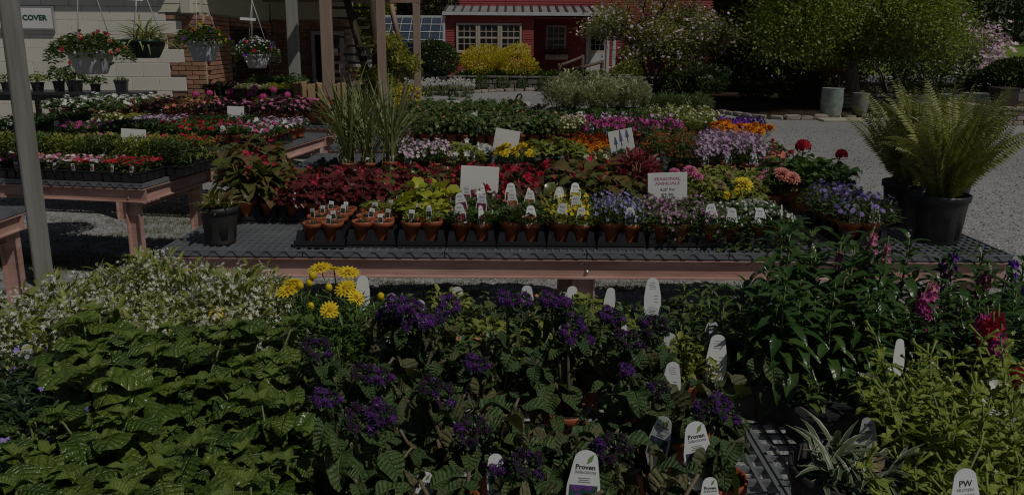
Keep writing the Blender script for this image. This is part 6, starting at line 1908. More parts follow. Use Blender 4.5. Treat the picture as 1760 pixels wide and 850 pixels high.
# ---------------------------------------------------------------- left benches
def flat(kindlabel, key, s, d, w, dp, h, lt, nl, lsize, lmat, fl=None, nf=0, fs=.014, fmat=None, el=(0, 1.0), name='plant_flat', upright=False, seed=0, tags=0):
    r_ = np.random.default_rng(seed)
    p = onL(key, s, d, BZ + .001)
    o = thing(name, kindlabel, 'flat', p, Lx[key][2])
    fk = ('flat', w, dp)
    if fk not in ME:
        ME[fk] = flatmesh(w, dp)
    part('tray', ME[fk], o)
    b = MB()
    P = np.stack([r_.uniform(-w / 2 + .01, w / 2 - .01, nl), r_.uniform(-dp / 2 + .01, dp / 2 - .01, nl), .055 + h * r_.random(nl) ** .7], 1)
    dd = sph(r_.uniform(0, 6.283, nl), r_.uniform(el[0], el[1], nl))
    b.many(LEAF[lt], framesY(dd, (0, 0, 1), r_.uniform(.7, 1.2, nl) * lsize), P, rnd=r_.random(nl))
    part('foliage', b.mesh('foliage', lmat), o, kind='stuff')
    if fl:
        b = MB(); fm = fmat if isinstance(fmat, list) else [fmat]
        cx = r_.uniform(-w / 2, w / 2, 12); cw = r_.integers(0, len(fm), 12)
        for mi in range(len(fm)):
            n = nf // len(fm)
            P = np.stack([r_.uniform(-w / 2, w / 2, n), r_.uniform(-dp / 2, dp / 2, n), .055 + h * r_.uniform(.85, 1.1, n)], 1)
            b.many(FLOW[fl], framesZ(np.array([0, -.3, 1]) + r_.normal(0, .35, (n, 3)), r_.uniform(.8, 1.2, n) * fs, r_), P, m=mi, rnd=r_.random(n))
        part('flower', b.mesh('flower', fm), o, kind='stuff')
    for k in range(tags):
        t = tagpart(STAG['P_pink'], (-w / 2 + w * (k + .5) / tags, -dp / 2 + .01, .07), random.uniform(-.3, .3))
        c = part(t[0], t[1], o, t[2])
        for q in t[4]:
            part(q[0], q[1], c, q[2] if len(q) > 2 else None)
    return o
fc = [[M['F_red'], M['F_red']], [M['F_pink'], M['F_red'], M['F_palepink']], [M['F_pink'], M['F_pink'], M['F_white']], [M['F_coral'], M['F_pink']], [M['F_coral'], M['F_white']], [M['F_coral']]]
for i in range(6):
    flat('flat of %s impatiens at the front of left bench' % ['red', 'red and pink', 'pink and white', 'coral and pink', 'coral and white', 'coral'][i], 'A', .15 + i * .275, .14, .27, .27, .07, 'ov', 300, .032, M['L_mid'], 'five', 90, .015, fc[i], seed=40 + i, tags=2)
    flat('flat of tall green snapdragons on left bench, %s from right' % ordw(i), 'A', .02 + i * .275, .41, .27, .26, .17, 'lan', 650, .05, M['L_yellowish'] if i % 2 else M['L_mid'], None, el=(.1, 1.2), seed=60 + i)
    flat('flat of bushy green plants behind the snapdragons, %s from right' % ordw(i), 'A', .02 + i * .275, .68, .27, .25, .15, 'lan', 520, .05, M['L_yellowish'], 'five', 30 if i in (0, 1, 3) else 4, .02, [M['F_red'] if i < 2 else M['F_pink']], el=(.1, 1.2), seed=80 + i)
def rowL(kind, desc, where, key, s0, s1, d, step, tagk=None, ptag=0, sc=1.0, pots=TP, tagset=None):
    n = max(1, round((s1 - s0) / step))
    for i in range(n):
        p = onL(key, s0 + (i + .5) * (s1 - s0) / n + random.uniform(-.012, .012), d + random.uniform(-.01, .01), BZ + .014)
        tg = tagpart((tagset or TAGS)[tagk], (random.uniform(-.012, .012), -.045, .085), random.uniform(-.2, .2)) if tagk and random.random() < ptag else None
        potted(kind, desc, p.x, p.y, where, BZ + .014, tg, sc, pots=pots, side='from right')
for ri in range(3):
    d = .09 + ri * .12; wh = 'in ' + ordw(ri) + ' row, left rear bench'
    rowL('verb_p', 'terracotta pot of hot pink verbena', wh, 'B', .03, .5, d, .115, 'P_pink', .6 if ri < 2 else .2)
    rowL('verb_r', 'black pot of red verbena', wh, 'B', .5, 1.05, d, .12, pots=SQP)
    rowL('plainG', 'black pot of dark green verbena', wh, 'B', 1.05, 1.6, d, .13, pots=SQP)
    rowL('verb_v', 'black pot of violet verbena', wh, 'B', 1.6, 2.1, d, .13, 'P_white', .4, pots=SQP)
    rowL('plainG', 'black pot of green leaves, purple tag', wh, 'B', 2.1, 2.7, d, .13, 'P_purple', .25, pots=SQP, tagset=DTAG)
for ri in range(3):
    d = .5 + ri * .15; wh = 'in ' + ordw(ri) + ' back row, left rear bench'
    rowL('pansy' if ri else 'pansyw', 'pot of lilac pansies', wh, 'B', .03, .45, d, .13)
    rowL('verb_r' if ri == 0 else 'plainG', 'pot of sparsely flowered green plant', wh, 'B', .45, 1.2, d, .14)
    rowL('pansy', 'pot of pale violet bedding plant', wh, 'B', 1.2, 1.7, d, .14, 'P_white', .3)
    rowL('limeF' if ri else 'cream', 'pot of lime feathery plant', wh, 'B', 1.7, 2.0, d, .14)
    rowL('plainG', 'pot of plain dark green plant', wh, 'B', 2.0, 2.7, d, .14)
for i in range(5):
    p = onL('B', .13 + i * .235, .12 + TD / 2 - .08); tray(p.x, p.y, 'black plastic tray on left rear bench, %s from right' % ordw(i), yaw=LY)
gp_ = []
for ri in range(4):
    d = .12 + ri * .27; wh = 'in ' + ordw(ri) + ' row, back left bench'
    rowL('newg_b' if ri < 2 else 'verb_r', 'pot of red flowers by tall grass', wh, 'C', .03, .35, d, .2)
    rowL('newg_d', 'pot of purple leaved pink impatiens', wh, 'C', .35, 1.15, d, .2)
    rowL('newg_d' if ri < 2 else 'newg_b', 'pot of dark impatiens beside geraniums', wh, 'C', 1.15, 1.65, d, .2)
    rowL('newg_r', 'pot of bronze leaved coral impatiens', wh, 'C', 1.65, 2.5, d, .2)
    rowL('newg_w', 'pot of white flowered green impatiens', wh, 'C', 2.5, 3.6, d, .2)
GP = [o for o in bpy.data.objects if o.get('label', '').startswith('pot of purple')]
for i, (px, py) in enumerate([(336, 162), (318, 176), (360, 160), (322, 184), (396, 158), (430, 162), (470, 154), (438, 152), (494, 163), (452, 166)]):
    Y = 9.2 - (.15 if py > 165 else 0)
    pz = at(px, 190, Y)
    o = potted('gera_p', 'geranium with hot pink flower head on long stalk', pz.x, Y, 'on back left bench', BZ + .014, sc=.95)
    head_at(o, 'pink', px, py, Y, 1.15)

# low stand with sedums by the brick corner
sx0, sx1 = xat(362, 10.2, .9), xat(504, 10.2, .9)
zs2 = at(430, 166, 10.0).z
o = thing('display_stand', 'low dark display stand of sedum flats by brick corner', 'stand', ((sx0 + sx1) / 2, 10.25, 0))
part('top', MB().add(bevT(sx1 - sx0, .6, .04, .006)).mesh('top', M['black']), o, Tr((0, 0, zs2 - .04)))
for sx in (-.45, .45):
    for sy in (-.25, .25):
        part('leg', MB().add(bevT(.06, .06, zs2 - .04, .006)).mesh('leg', M['black']), o, Tr((sx * (sx1 - sx0), sy, 0)))
for i, (kd, n_, ds) in enumerate([('sedum_d', 6, 'dark purple sedum pot on display stand'), ('sedum_w', 5, 'silvery sedum pot on display stand'), ('limeF', 3, 'lime sedum pot on display stand')]):
    for k in range(n_):
        fx = [(0, .38), (.38, .75), (.75, 1)][i]
        x = sx0 + (sx1 - sx0) * (fx[0] + (fx[1] - fx[0]) * (k + .5) / n_)
        potted(kd, ds, x, 10.05 + .22 * (k % 2), 'by brick corner', zs2 + .001, sc=1.0, pots=SQP)
for k in range(5):
    potted('sedum_g', 'green leafy pot at the back of display stand', sx0 + (sx1 - sx0) * (.5 + .12 * k), 10.45, 'by brick corner', zs2 + .001, sc=1.35, pots=SQP)
# pots on the black wall bench
for i, (px, kd, lab, sc) in enumerate([(15, 'dahlia', 'black pot of yellowing plant left of the weathered post', 1.3), (66, 'dahlia', 'small black square pot of yellowing plant on wall bench', 1.3), (103, 'coleus', 'green potted plant with dark pot on wall bench', 1.5), (130, 'coleus', 'bushy green potted plant on wall bench', 1.6), (165, 'newg_w', 'potted plant with white tag on wall bench', 1.1), (210, 'sparse', 'dark pot with a single drooping leaf on wall bench', 1.7)]):
    p = at(px, 157, 10.95)
    v = V[kd]
    Pr(*(SQP + v[i % len(v)])).put('potted_plant', lab, 'potted plant', (p.x, p.y, zs + .001), i, sc)

# ---------------------------------------------------------------- hanging baskets
def basket(label, px, py, Y, r, h, mat, leafs, nl, size, lmat, flows, R, H, trail, seed, drop=.6, sq=0, swivel=True):
    p = at(px, py, Y)      # rim centre
    o = thing('hanging_basket', label, 'hanging basket', p)
    part('pot', MB().add(lathe([(r * .62, -h), (r * .66, -h + .01), (r * .92, -.05), (r * .93, -.03), (r * 1.02, -.028), (r * 1.03, 0), (r * .95, 0), (r * .9, -.04), (r * .6, -h + .02)], 24, sq=sq)).mesh('pot', mat), o)
    part('soil', MB().add(lathe([(r * .9, -.03), (0, -.02)], 14)).mesh('soil', M['soil']), o)
    top = Vector((lp.x - p.x, 0, 2.5 - p.z)) * 1.0
    hk = Vector((top.x * .12, 0, drop))
    for k in range(3):
        a = k * 2.094 + .5
        part('hanger_wire', MB().add(tube([(r * math.cos(a), r * math.sin(a), -.01), tuple(hk)], .0035, 4)).mesh('hanger_wire', M['wire']), o)
    part('hook', MB().add(tube([tuple(hk), tuple(hk.lerp(Vector((top.x, 0, top.z)), .5)), (top.x, 0, top.z)], .004, 5)).mesh('hook', M['wire']), o)
    if swivel:
        part('price_strip', MB().add(bevT(.17, .004, .03, .001)).mesh('price_strip', M['tagw']), o, TRS(tuple(hk * .62 + Vector((-.06, -.02, 0))), (0, .05, .4)))
    for nm, me, mm, kd in plant(seed, leafs, nl, R, H, size, lmat, z0=-.02, trail=trail, flat=.75, stems=10):
        part(nm, me, o, mm, kd)
    for q, (f, n, fs, fm) in enumerate(flows):
        for nm, me, mm, kd in ((list(w_) + [None])[:4] for w_ in plant(seed + 7 * q + 1, ['small'], 2, R, H, .01, lmat, z0=-.02, trail=trail, flat=.75, stems=0, fl=f, nf=n, fs=fs, fmat=fm, fel=.35)[1:]):
            part(nm, me, o, mm, kd)
    return o
basket('white hanging basket of coral and red trailing flowers nearest the post', 155, 88, 5.6, .155, .16, M['wpot'], ['ov'], 1100, .045, M['L_mid'], [('pom', 16, .022, M['F_coral']), ('five', 16, .018, M['F_red'])], .28, .14, .1, 3000, .75)
basket('dark green hanging basket of striped spider grass', 247, 68, 6.5, .15, .15, M['gpot'], ['lin'], 10, .2, M['L_grass'], [], .14, .1, 0, 3010, .5, sq=5, swivel=True)
gb_ = [o for o in bpy.data.objects if o.get('label', '').startswith('dark green hanging')][0]
r_ = np.random.default_rng(11)
n = 110
d = sph(r_.uniform(0, 6.283, n), r_.uniform(.1, 1.35, n))
part('foliage', MB().many(leaf('linear', .05, 6, 1, .4, 1.3), framesY(d, (0, 0, 1), r_.uniform(.16, .36, n)), np.concatenate([r_.normal(0, .04, (n, 2)), np.full((n, 1), -.03)], 1), rnd=r_.random(n)).mesh('foliage', leafmat('spider_leaf', (.25, .26, .1), (.4, .38, .2), .5, .2)), gb_, kind='stuff')
basket('white hanging basket of red and yellow flowers before the brick', 349, 71, 7.4, .155, .185, M['wpot'], ['ov'], 1100, .042, M['L_mid'], [('five', 18, .022, M['F_yellow']), ('pom', 9, .022, M['F_red']), ('five', 5, .02, M['F_purple'])], .26, .16, .08, 3020, .55, swivel=False)
basket('white hanging basket of small white and purple flowers', 441, 93, 9.0, .15, .16, M['wpot'], ['small'], 1500, .032, M['L_mid'], [('five', 210, .011, M['F_white']), ('bell', 12, .03, M['F_purple']), ('five', 4, .025, M['F_red'])], .27, .19, .14, 3030, .6)
# ---------------------------------------------------------------- foreground bench plants
def lf(parts, me, pos, d, n, size, name='leaf'):
    F = framesY(np.array([d]), np.array(n, float), size)[0]
    parts.append((name, me, mat44(F, pos)))
QL = [MB().add(leaf('broad', .74, 10, 3, -.16 + .07 * i, 1.0 + .35 * i, ripple=.5 + .15 * i, serr=.07, stalk=.1, ph=i)).mesh('leaf', M['L_quilt']) for i in range(4)]
QY = [MB().add(leaf('ovate', .58, 8, 2, .35, .5 + .4 * i, ripple=.3, serr=.07, stalk=.06, ph=i)).mesh('leaf', M['L_quiltY']) for i in range(2)]
HL = [MB().add(leaf('ovate', .66, 10, 3, .15 + .12 * i, .6 + .55 * i, ripple=.5 + .2 * i, stalk=.12, ph=i * 2, serr=.03)).mesh('leaf', M['L_helio']) for i in range(3)]
HW = [MB().add(leaf('ovate', .5, 9, 3, .7 + .5 * i, 1.6 + .6 * i, ripple=1.6, stalk=.12, ph=i, twist=.8)).mesh('leaf', M['L_wilt']) for i in range(2)]
AL = [MB().add(leaf('lance', .31, 7, 1, .3, .5 + .5 * i, ripple=.15, serr=.1, ph=i)).mesh('leaf', M['L_angel']) for i in range(3)]
AY = [MB().add(leaf('lance', .27, 7, 1, .3, .4 + .5 * i, ripple=.15, serr=.12, ph=i)).mesh('leaf', M['L_angelY']) for i in range(2)]
NL = [MB().add(leaf('ovate', .45, 6, 2, .25, .5 + .5 * i, ripple=.4, stalk=.08, ph=i)).mesh('leaf', M['L_nico']) for i in range(3)]
FBZ = BZ + .002

def quilted(seed):
    r_ = random.Random(seed); parts = []; st_ = MB()
    for s in range(7):
        a = s * .9 + r_.uniform(-.3, .3); R = r_.uniform(.02, .10); H = r_.uniform(.12, .215)
        pts = [Vector((.012 * math.cos(a), .012 * math.sin(a), .07)), Vector((R * .55 * math.cos(a), R * .55 * math.sin(a), .07 + H * .55)), Vector((R * math.cos(a), R * math.sin(a), .07 + H))]
        st_.add(tube(pts, [.003, .0026, .002], 5))
        sp = r_.uniform(0, 3)
        for k, t in enumerate((.34, .58, .8, .95)):
            p = pts[0].lerp(pts[1], t * 1.8) if t < .55 else pts[1].lerp(pts[2], (t - .55) / .45)
            for side in (0, math.pi):
                b = sp + k * 1.571 + side + r_.uniform(-.25, .25)
                e = [-.25, -.1, .1, .3][k] + r_.uniform(-.5, .4)
                d = (math.cos(b) * math.cos(e), math.sin(b) * math.cos(e), math.sin(e))
                lf(parts, QL[r_.randrange(4)], p, d, (r_.uniform(-.2, .2), r_.uniform(-.2, .2), 1), [.104, .11, .094, .066][k] * r_.uniform(.65, 1.2))
        for q in range(4):
            b = sp + q * 1.571 + .4; e = .45 + .25 * (q % 2)
            lf(parts, QY[q % 2], pts[2], (math.cos(b) * math.cos(e), math.sin(b) * math.cos(e), math.sin(e)), (0, 0, 1), r_.uniform(.024, .038))
    return TP + [('stem', st_.mesh('stem', M['stem']), None)] + parts
QV = [quilted(i) for i in range(5)]
qp = []
for r, Y in enumerate((1.0, 1.14, 1.28, 1.42, 1.56)):
    x0, x1 = xat(-40, Y, .95), xat([520, 545, 545, 520, 500][r], Y, .95)
    n = max(2, round((x1 - x0) / .155))
    for i in range(n):
        x = x0 + (i + .5) * (x1 - x0) / n + random.uniform(-.015, .015)
        if Y > 1.25 and x < xat(140, Y, .93):
            continue
        Pr(*QV[(i * 2 + r * 3) % 5]).put('leafy_plant', 'glossy quilted green plant, %s from left in %s row of near bench' % (ordw(i), ordw(r)), 'potted plant', (x, Y + random.uniform(-.015, .015), FBZ), random.uniform(0, 6.28), random.uniform(.78, 1.16), 'quilted green leafy plants in the foreground')

# heliotropes: stems carried up to the flower heads
FLT = ring(leaf('petal', .9, 1, 1, .1, .1), 5, .3)
def hhead(seed, R, dark):
    r_ = np.random.default_rng(seed); b = MB()
    for k in range(9):      # curled cymes
        a = k * .698 + r_.uniform(-.2, .2); e = r_.uniform(.1, 1.2)
        c = sph(np.array([a]), np.array([e]))[0] * R * np.array([1, 1, .5]) * r_.uniform(.6, 1.15)
        n = 26
        d = nrm(r_.normal(size=(n, 3)) + np.array([0, 0, .5]))
        b.many(FLT, framesZ(d, r_.uniform(.0038, .0056, n), r_), c + d * R * .27, m=0 if r_.random() > dark else 1, rnd=r_.random(n))
        d = nrm(r_.normal(size=(26, 3)) + np.array([0, 0, -.4]))
        b.many(LS, framesY(d, (0, 0, 1), r_.uniform(.006, .01, 26)), c + d * R * .22, m=2)
    return b.mesh('flower_head', [M['F_helio'], M['F_heliod'], M['L_dark']])
HH = [hhead(i, .03, .1 + .2 * i) for i in range(4)]
HD = hhead(9, .026, .95)
hel = [
    ('heliotrope with the largest purple flower head, left of centre', 712, 1.68, [(690, 532, 1.3), (735, 558, 1.3), (772, 532, 1.1), (664, 546, 1.0), (712, 545, 1.2)]),
    ('heliotrope in the middle of the near bench, far row', 868, 1.62, [(872, 520, 1.0), (848, 628, .9), (818, 630, 1.0), (900, 522, .8)]),
    ('heliotrope with tall dark flower heads right of centre', 975, 1.60, [(985, 566, 1.2), (948, 522, 1.0), (1012, 588, .9), (968, 522, .9)]),
    ('heliotrope with fading black heads near the tall white tag', 1085, 1.62, [(1075, 586, 1.1), (1122, 562, 1.1), (1095, 604, 1.0), (1050, 548, 1.0)]),
    ('heliotrope beside the quilted leaves with dark heads', 575, 1.42, [(542, 602, 1.1), (648, 652, 1.0), (622, 640, .8)]),
    ('heliotrope at the lower left of the purple group', 640, 1.18, [(620, 722, 1.1), (655, 716, 1.0), (610, 818, 1.2), (560, 690, .8)]),
    ('heliotrope with nodding head, lower centre left', 780, 1.25, [(752, 682, 1.1), (806, 742, 1.1), (740, 664, .8)]),
    ('heliotrope at the bottom centre behind the printed tag', 985, 1.14, [(1048, 770, 1.0), (1034, 784, .8)]),
    ('heliotrope beside the right printed tag', 1195, 1.30, [(1212, 706, .9), (1240, 698, .8), (1262, 725, .7)]),
    ('wilting heliotrope at the edge of the bare mesh', 1318, 1.76, [(1362, 640, 1.0), (1372, 672, 1.1), (1352, 650, .8), (1290, 640, .6)]),
    ('low heliotrope at the bottom edge left of centre', 865, 1.10, [(905, 798, 1.0), (860, 806, .8)]),
    ('heliotrope between the two printed tags', 1100, 1.38, [(1128, 668, .7), (1080, 640, .8)]),
]
for hi, (lab, px, Y, heads) in enumerate(hel):
    r_ = random.Random(hi + 40); parts = []; st_ = MB()
    base = Vector((xat(px, Y, .75), Y, FBZ))
    wil = hi in (9,)
    for k, hd in enumerate(heads + [None] * 3):
        hx, hy, hs = hd or (0, 0, 1)
        if hd:
            q = at(hx, hy, Y + r_.uniform(-.04, .05)) - base
        else:
            a = r_.uniform(0, 6.28); q = Vector((.09 * math.cos(a), .09 * math.sin(a), r_.uniform(.15, .23)))
        s0 = Vector((r_.uniform(-.012, .012), r_.uniform(-.012, .012), .075))
        m1 = s0.lerp(q, .4) + Vector((r_.uniform(-.015, .015), r_.uniform(-.015, .015), .02)); m2 = s0.lerp(q, .75) + Vector((r_.uniform(-.012, .012), 0, .012))
        pts = [s0, m1, m2, q]
        st_.add(tube(pts, [.0048, .0042, .0034, .0028], 6))
        for t in (.25, .38, .5, .6, .7, .8, .88):
            i = min(2, int(t * 3)); p = pts[i].lerp(pts[i + 1], t * 3 - i)
            a = r_.uniform(0, 6.28); e = r_.uniform(-.8, .25) - (.3 if wil else 0)
            me = HW[r_.randrange(2)] if r_.random() < (.5 if wil else .1) else HL[r_.randrange(3)]
            lf(parts, me, p, (math.cos(a) * math.cos(e), math.sin(a) * math.cos(e), math.sin(e)), (r_.uniform(-.3, .3), r_.uniform(-.3, .3), 1), r_.uniform(.05, .092) * (1.1 - .45 * t))
        if k < len(heads):
            d = Vector((r_.uniform(-.3, .3), -.45, .85)).normalized()
            m = Tr(q) @ d.to_track_quat('Z', 'Y').to_matrix().to_4x4() @ Matrix.Scale(hs, 4)
            parts.append(('flower_head', HD if (hi in (3, 4, 5, 6, 10) and k % 2 == 0) else HH[r_.randrange(4)], m, 'stuff'))
            for z in range(5):
                a = r_.uniform(0, 6.28)
                lf(parts, HL[r_.randrange(3)], m2.lerp(q, .8), (math.cos(a) * .9, math.sin(a) * .9, r_.uniform(-.3, .4)), (0, 0, 1), r_.uniform(.02, .035))
    Pr(*TP, ('stem', st_.mesh('stem', M['hstem']), None), *parts).put('heliotrope', lab, 'potted plant', base, 0, 1, 'purple heliotropes on the near bench')
# lower filler heliotrope foliage without flowers
V['helf'] = []
for s in range(3):
    r_ = random.Random(s + 90); parts = []; st_ = MB()
    for k in range(5):
        a = k * 1.257 + r_.uniform(-.3, .3); q = Vector((.08 * math.cos(a), .08 * math.sin(a), r_.uniform(.14, .21)))
        st_.add(tube([Vector((0, 0, .075)), q * .6 + Vector((0, 0, .04)), q], [.0045, .004, .003], 5))
        for t in (.35, .5, .62, .75, .88, 1.0):
            b = r_.uniform(0, 6.28); e = r_.uniform(-.7, .4)
            lf(parts, HL[r_.randrange(3)] if r_.random() < .82 else HW[r_.randrange(2)], Vector((0, 0, .075)).lerp(q, t), (math.cos(b) * math.cos(e), math.sin(b) * math.cos(e), math.sin(e)), (0, 0, 1), r_.uniform(.045, .082))
    V['helf'].append([('stem', st_.mesh('stem', M['hstem']), None)] + parts)
for i, (px, Y) in enumerate([(600, 1.0), (720, 1.02), (800, 1.05), (930, 1.02), (1090, 1.06), (690, 1.42), (860, 1.4), (960, 1.38), (760, 1.5), (1020, 1.25), (1180, 1.5), (1130, 1.1), (620, 1.58), (560, 1.25)]):
    potted('helf', 'flowerless heliotrope with wrinkled leaves', xat(px, Y, .8), Y, 'listed on near bench', FBZ)

# yellow-green small-leaved plants with tags behind the heliotropes
V['fcal'] = variants(4, 2000, leafs=['ov'], nl=330, R=.1, H=.12, size=.027, lmat=M['L_mid'], lo=.05, el=(-.2, 1.1), fl='bell', nf=1, fs=.010, fmat=M['F_coral'], fz=-.02)
V['fcalY'] = variants(3, 2010, leafs=['ov'], nl=330, R=.1, H=.125, size=.027, lmat=M['L_yellowish'], lo=.05, el=(-.2, 1.1), fl='bell', nf=1, fs=.009, fmat=M['F_white'], fz=-.02)
for ri, Y in enumerate((1.77, 1.90, 2.03)):
    x0, x1 = xat(640, Y, .9), xat(1215, Y, .9)
    n = 7
    for i in range(n):
        potted('fcal' if (i + ri) % 3 else 'fcalY', 'small-leaved green potted plant behind heliotropes', x0 + (x1 - x0) * (i + .5) / n, Y + random.uniform(-.02, .02), 'in ' + ordw(ri) + ' row', FBZ, sc=1.0)
# yellow marguerites
V['marg'] = variants(3, 2020, leafs=['lace'], nl=750, R=.115, H=.17, size=.045, lmat=M['L_green'], lo=.05, el=(-.1, 1.2))
dz = join(ring(leaf('petal', .30, 3, 1, .2, .25), 16, .12), ring(leaf('petal', .28, 3, 1, .2, .2), 11, .35, z=.03, sc=.75, off=.2))
DME = MB().add(dz, sc=.034).add(lathe([(.30, .04), (.26, .14), (0, .18)], 10), sc=.034, m=1).mesh('flower_head', [M['F_yellow'], M['F_gold']])
BUD = MB().add(lathe([(.002, 0), (.009, .006), (.009, .016), (.004, .022)], 8)).mesh('bud', M['F_yellow'])
mg = []
for i, (px, Y) in enumerate([(520, 1.92), (585, 1.94), (555, 1.8), (615, 1.82), (490, 1.78), (590, 1.72)]):
    mg.append(potted('marg', 'feathery green marguerite with yellow daisies', xat(px, Y, .9), Y, 'of its group', FBZ))
def daisy(px, py, Y, sc, face, me=None, name='flower_head'):
    p = at(px, py, Y); o = min(mg, key=lambda g: (g.location.xy - p.xy).length)
    inv = Matrix.LocRotScale(*o.matrix_basis.decompose()).inverted()
    part(name, me or DME, o, inv @ Tr(p) @ Vector(face).to_track_quat('Z', 'Y').to_matrix().to_4x4() @ Matrix.Scale(sc, 4))
    b = Vector(o.location) + Vector((0, 0, .1))
    part('flower_stalk', MB().add(tube([inv @ b, inv @ (b.lerp(p, .6) + Vector((0, 0, .03))), inv @ p], [.0022, .002, .0018], 4)).mesh('flower_stalk', M['stem']), o)
for px, py, Y, sc, fc_ in [(550, 461, 1.96, 1.0, (-.1, -.2, 1)), (598, 468, 1.95, 1.0, (.15, -.2, 1)), (574, 463, 1.99, .85, (.1, .2, 1)), (496, 498, 1.9, 1.05, (-.2, -.3, 1)), (505, 484, 1.93, .8, (0, .1, 1)), (594, 495, 1.88, .9, (-.2, -.6, 1)), (611, 511, 1.86, .75, (.6, -.5, .7)), (567, 533, 1.82, .75, (.3, -.8, .6)), (375, 537, 1.8, .8, (0, -.3, 1))]:
    daisy(px, py, Y, sc, fc_)
for px, py in [(533, 492), (538, 480), (517, 497), (463, 513), (655, 515), (566, 500), (535, 532)]:
    daisy(px, py, 1.9, 1.0, (0, -.3, 1), BUD, 'bud')
# white euphorbia
V['euph'] = variants(4, 2030, leafs=['lan'], nl=420, R=.12, H=.18, size=.034, lmat=M['L_yellowish'], lo=.05, el=(.3, 1.4), fl='star', nf=850, fs=.0046, fmat=M['F_euph'], fel=.3, fz=-.02)
for ri, Y in enumerate((1.72, 1.86, 2.0, 2.1)):
    x0, x1 = xat([-30, -30, 120, 150][ri], Y, .9), xat([455, 455, 475, 475][ri], Y, .9)
    n = round((x1 - x0) / .15)
    for i in range(n):
        potted('euph', 'airy white-flowered euphorbia', x0 + (x1 - x0) * (i + .5) / n + random.uniform(-.02, .02), Y, 'in ' + ordw(ri) + ' row at left', FBZ, sc=(1.22 if i % 3 == 1 else 1.08) * (.95 if ri > 2 else 1))
# dark purple-flowered plant at lower left
V['dkp'] = variants(3, 2040, leafs=['lan'], nl=420, R=.11, H=.15, size=.034, lmat=M['L_dark'], lo=.05, el=(-.2, 1.0), fl='bell', nf=7, fs=.0095, fmat=M['F_aster'], fel=.2)
for i, (px, Y) in enumerate([(20, 1.62), (95, 1.6), (30, 1.48), (80, 1.42), (10, 1.34), (60, 1.3)]):
    potted('dkp', 'dark leaved plant with small violet flowers', xat(px, Y, .88), Y, 'of the lower left group', FBZ, sc=1.0)

# upright glossy lance-leaved plants at right, some with flower spikes
SPK = {}
def spike(mat, n, R, L, seed, fs=.016):
    r_ = np.random.default_rng(seed)
    a = r_.uniform(0, 6.283, n); z = r_.random(n) * L
    d = np.stack([np.cos(a), np.sin(a), np.full(n, .2)], 1)
    P = np.stack([np.cos(a), np.sin(a), np.zeros(n)], 1) * (R * (1 - .5 * z / L))[:, None]; P[:, 2] = z
    return MB().many(FLOW['bell'], framesZ(d, r_.uniform(.7, 1.2, n) * fs, r_), P, rnd=r_.random(n)).mesh('flower_spike', mat)
SPK['pink'] = spike(M['F_pink'], 22, .016, .09, 1, .015); SPK['mag'] = spike(M['F_magenta'], 26, .02, .085, 2, .021); SPK['red'] = spike(M['F_begonia'], 24, .022, .08, 3, .022); SPK['vio'] = spike(M['F_purple'], 14, .014, .11, 4, .012)
def upright(seed, H, nst, L, fresh=0.0, R=.07):
    r_ = random.Random(seed); parts = []; st_ = MB()
    tips = []
    for s in range(nst):
        a = s * 6.283 / nst + r_.uniform(-.4, .4); rr = R * r_.uniform(.3, 1.0); h = H * r_.uniform(.75, 1.1)
        p0 = Vector((.014 * math.cos(a), .014 * math.sin(a), .07)); p1 = Vector((rr * math.cos(a), rr * math.sin(a), .07 + h))
        mid = p0.lerp(p1, .5) + Vector((rr * .25 * math.cos(a), rr * .25 * math.sin(a), 0))
        st_.add(tube([p0, mid, p1], [.0035, .003, .0015], 5)); tips.append(p1)
        n = int(h / .0078); b = r_.uniform(0, 6.28)
        for k in range(n):
            t = .12 + .88 * k / n
            p = p0.lerp(mid, t * 2) if t < .5 else mid.lerp(p1, t * 2 - 1)
            b += 2.4
            e = -.35 + 1.35 * t ** 2.2 + r_.uniform(-.2, .2)
            sz = L * (1.0 - .5 * t ** 2) * r_.uniform(.8, 1.15)
            me = AY[r_.randrange(2)] if r_.random() < fresh + .35 * max(0, t - .75) else AL[r_.randrange(3)]
            lf(parts, me, p, (math.cos(b) * math.cos(e), math.sin(b) * math.cos(e), math.sin(e)), (0, 0, 1), sz)
    return [('stem', st_.mesh('stem', M['stem']), None)] + parts, tips
UPV = [upright(i, [.2, .23, .26, .21][i], 4, .1) for i in range(4)]
UPF = [upright(10 + i, [.16, .19][i], 4, .078, .85) for i in range(2)]
V['upr'] = [u[0] for u in UPV]; V['uprf'] = [u[0] for u in UPF]
up = []
for ri, (Y, spec) in enumerate([(2.04, [(1225, 'uprf'), (1300, 'uprf'), (1385, 'upr'), (1455, 'upr'), (1530, 'upr'), (1600, 'upr'), (1680, 'upr'), (1755, 'upr')]),
                                (1.90, [(1240, 'uprf'), (1320, 'upr'), (1405, 'upr'), (1480, 'upr'), (1560, 'upr'), (1645, 'upr'), (1735, 'upr')]),
                                (1.76, [(1270, 'uprf'), (1345, 'upr'), (1430, 'upr'), (1510, 'upr'), (1600, 'upr'), (1700, 'upr'), (1790, 'upr')])]):
    for px, kd in spec:
        dsc = 'fresh green lance-leaved plant' if kd == 'uprf' else 'dark glossy lance-leaved upright plant'
        tall = 1.26 if px in (1385, 1530, 1455) and ri == 0 else 1.1 if px in (1405, 1480, 1680) and ri < 2 else 1.0
        up.append(potted(kd, dsc, xat(px, Y, .85) + random.uniform(-.025, .025), Y + random.uniform(-.03, .03), 'in ' + ordw(ri) + ' row at right', FBZ, sc=tall * (random.uniform(.82, 1.15) if tall == 1.0 else 1.0) * (.92 if ri == 2 else 1), pots=TP if ri < 2 else SQP))
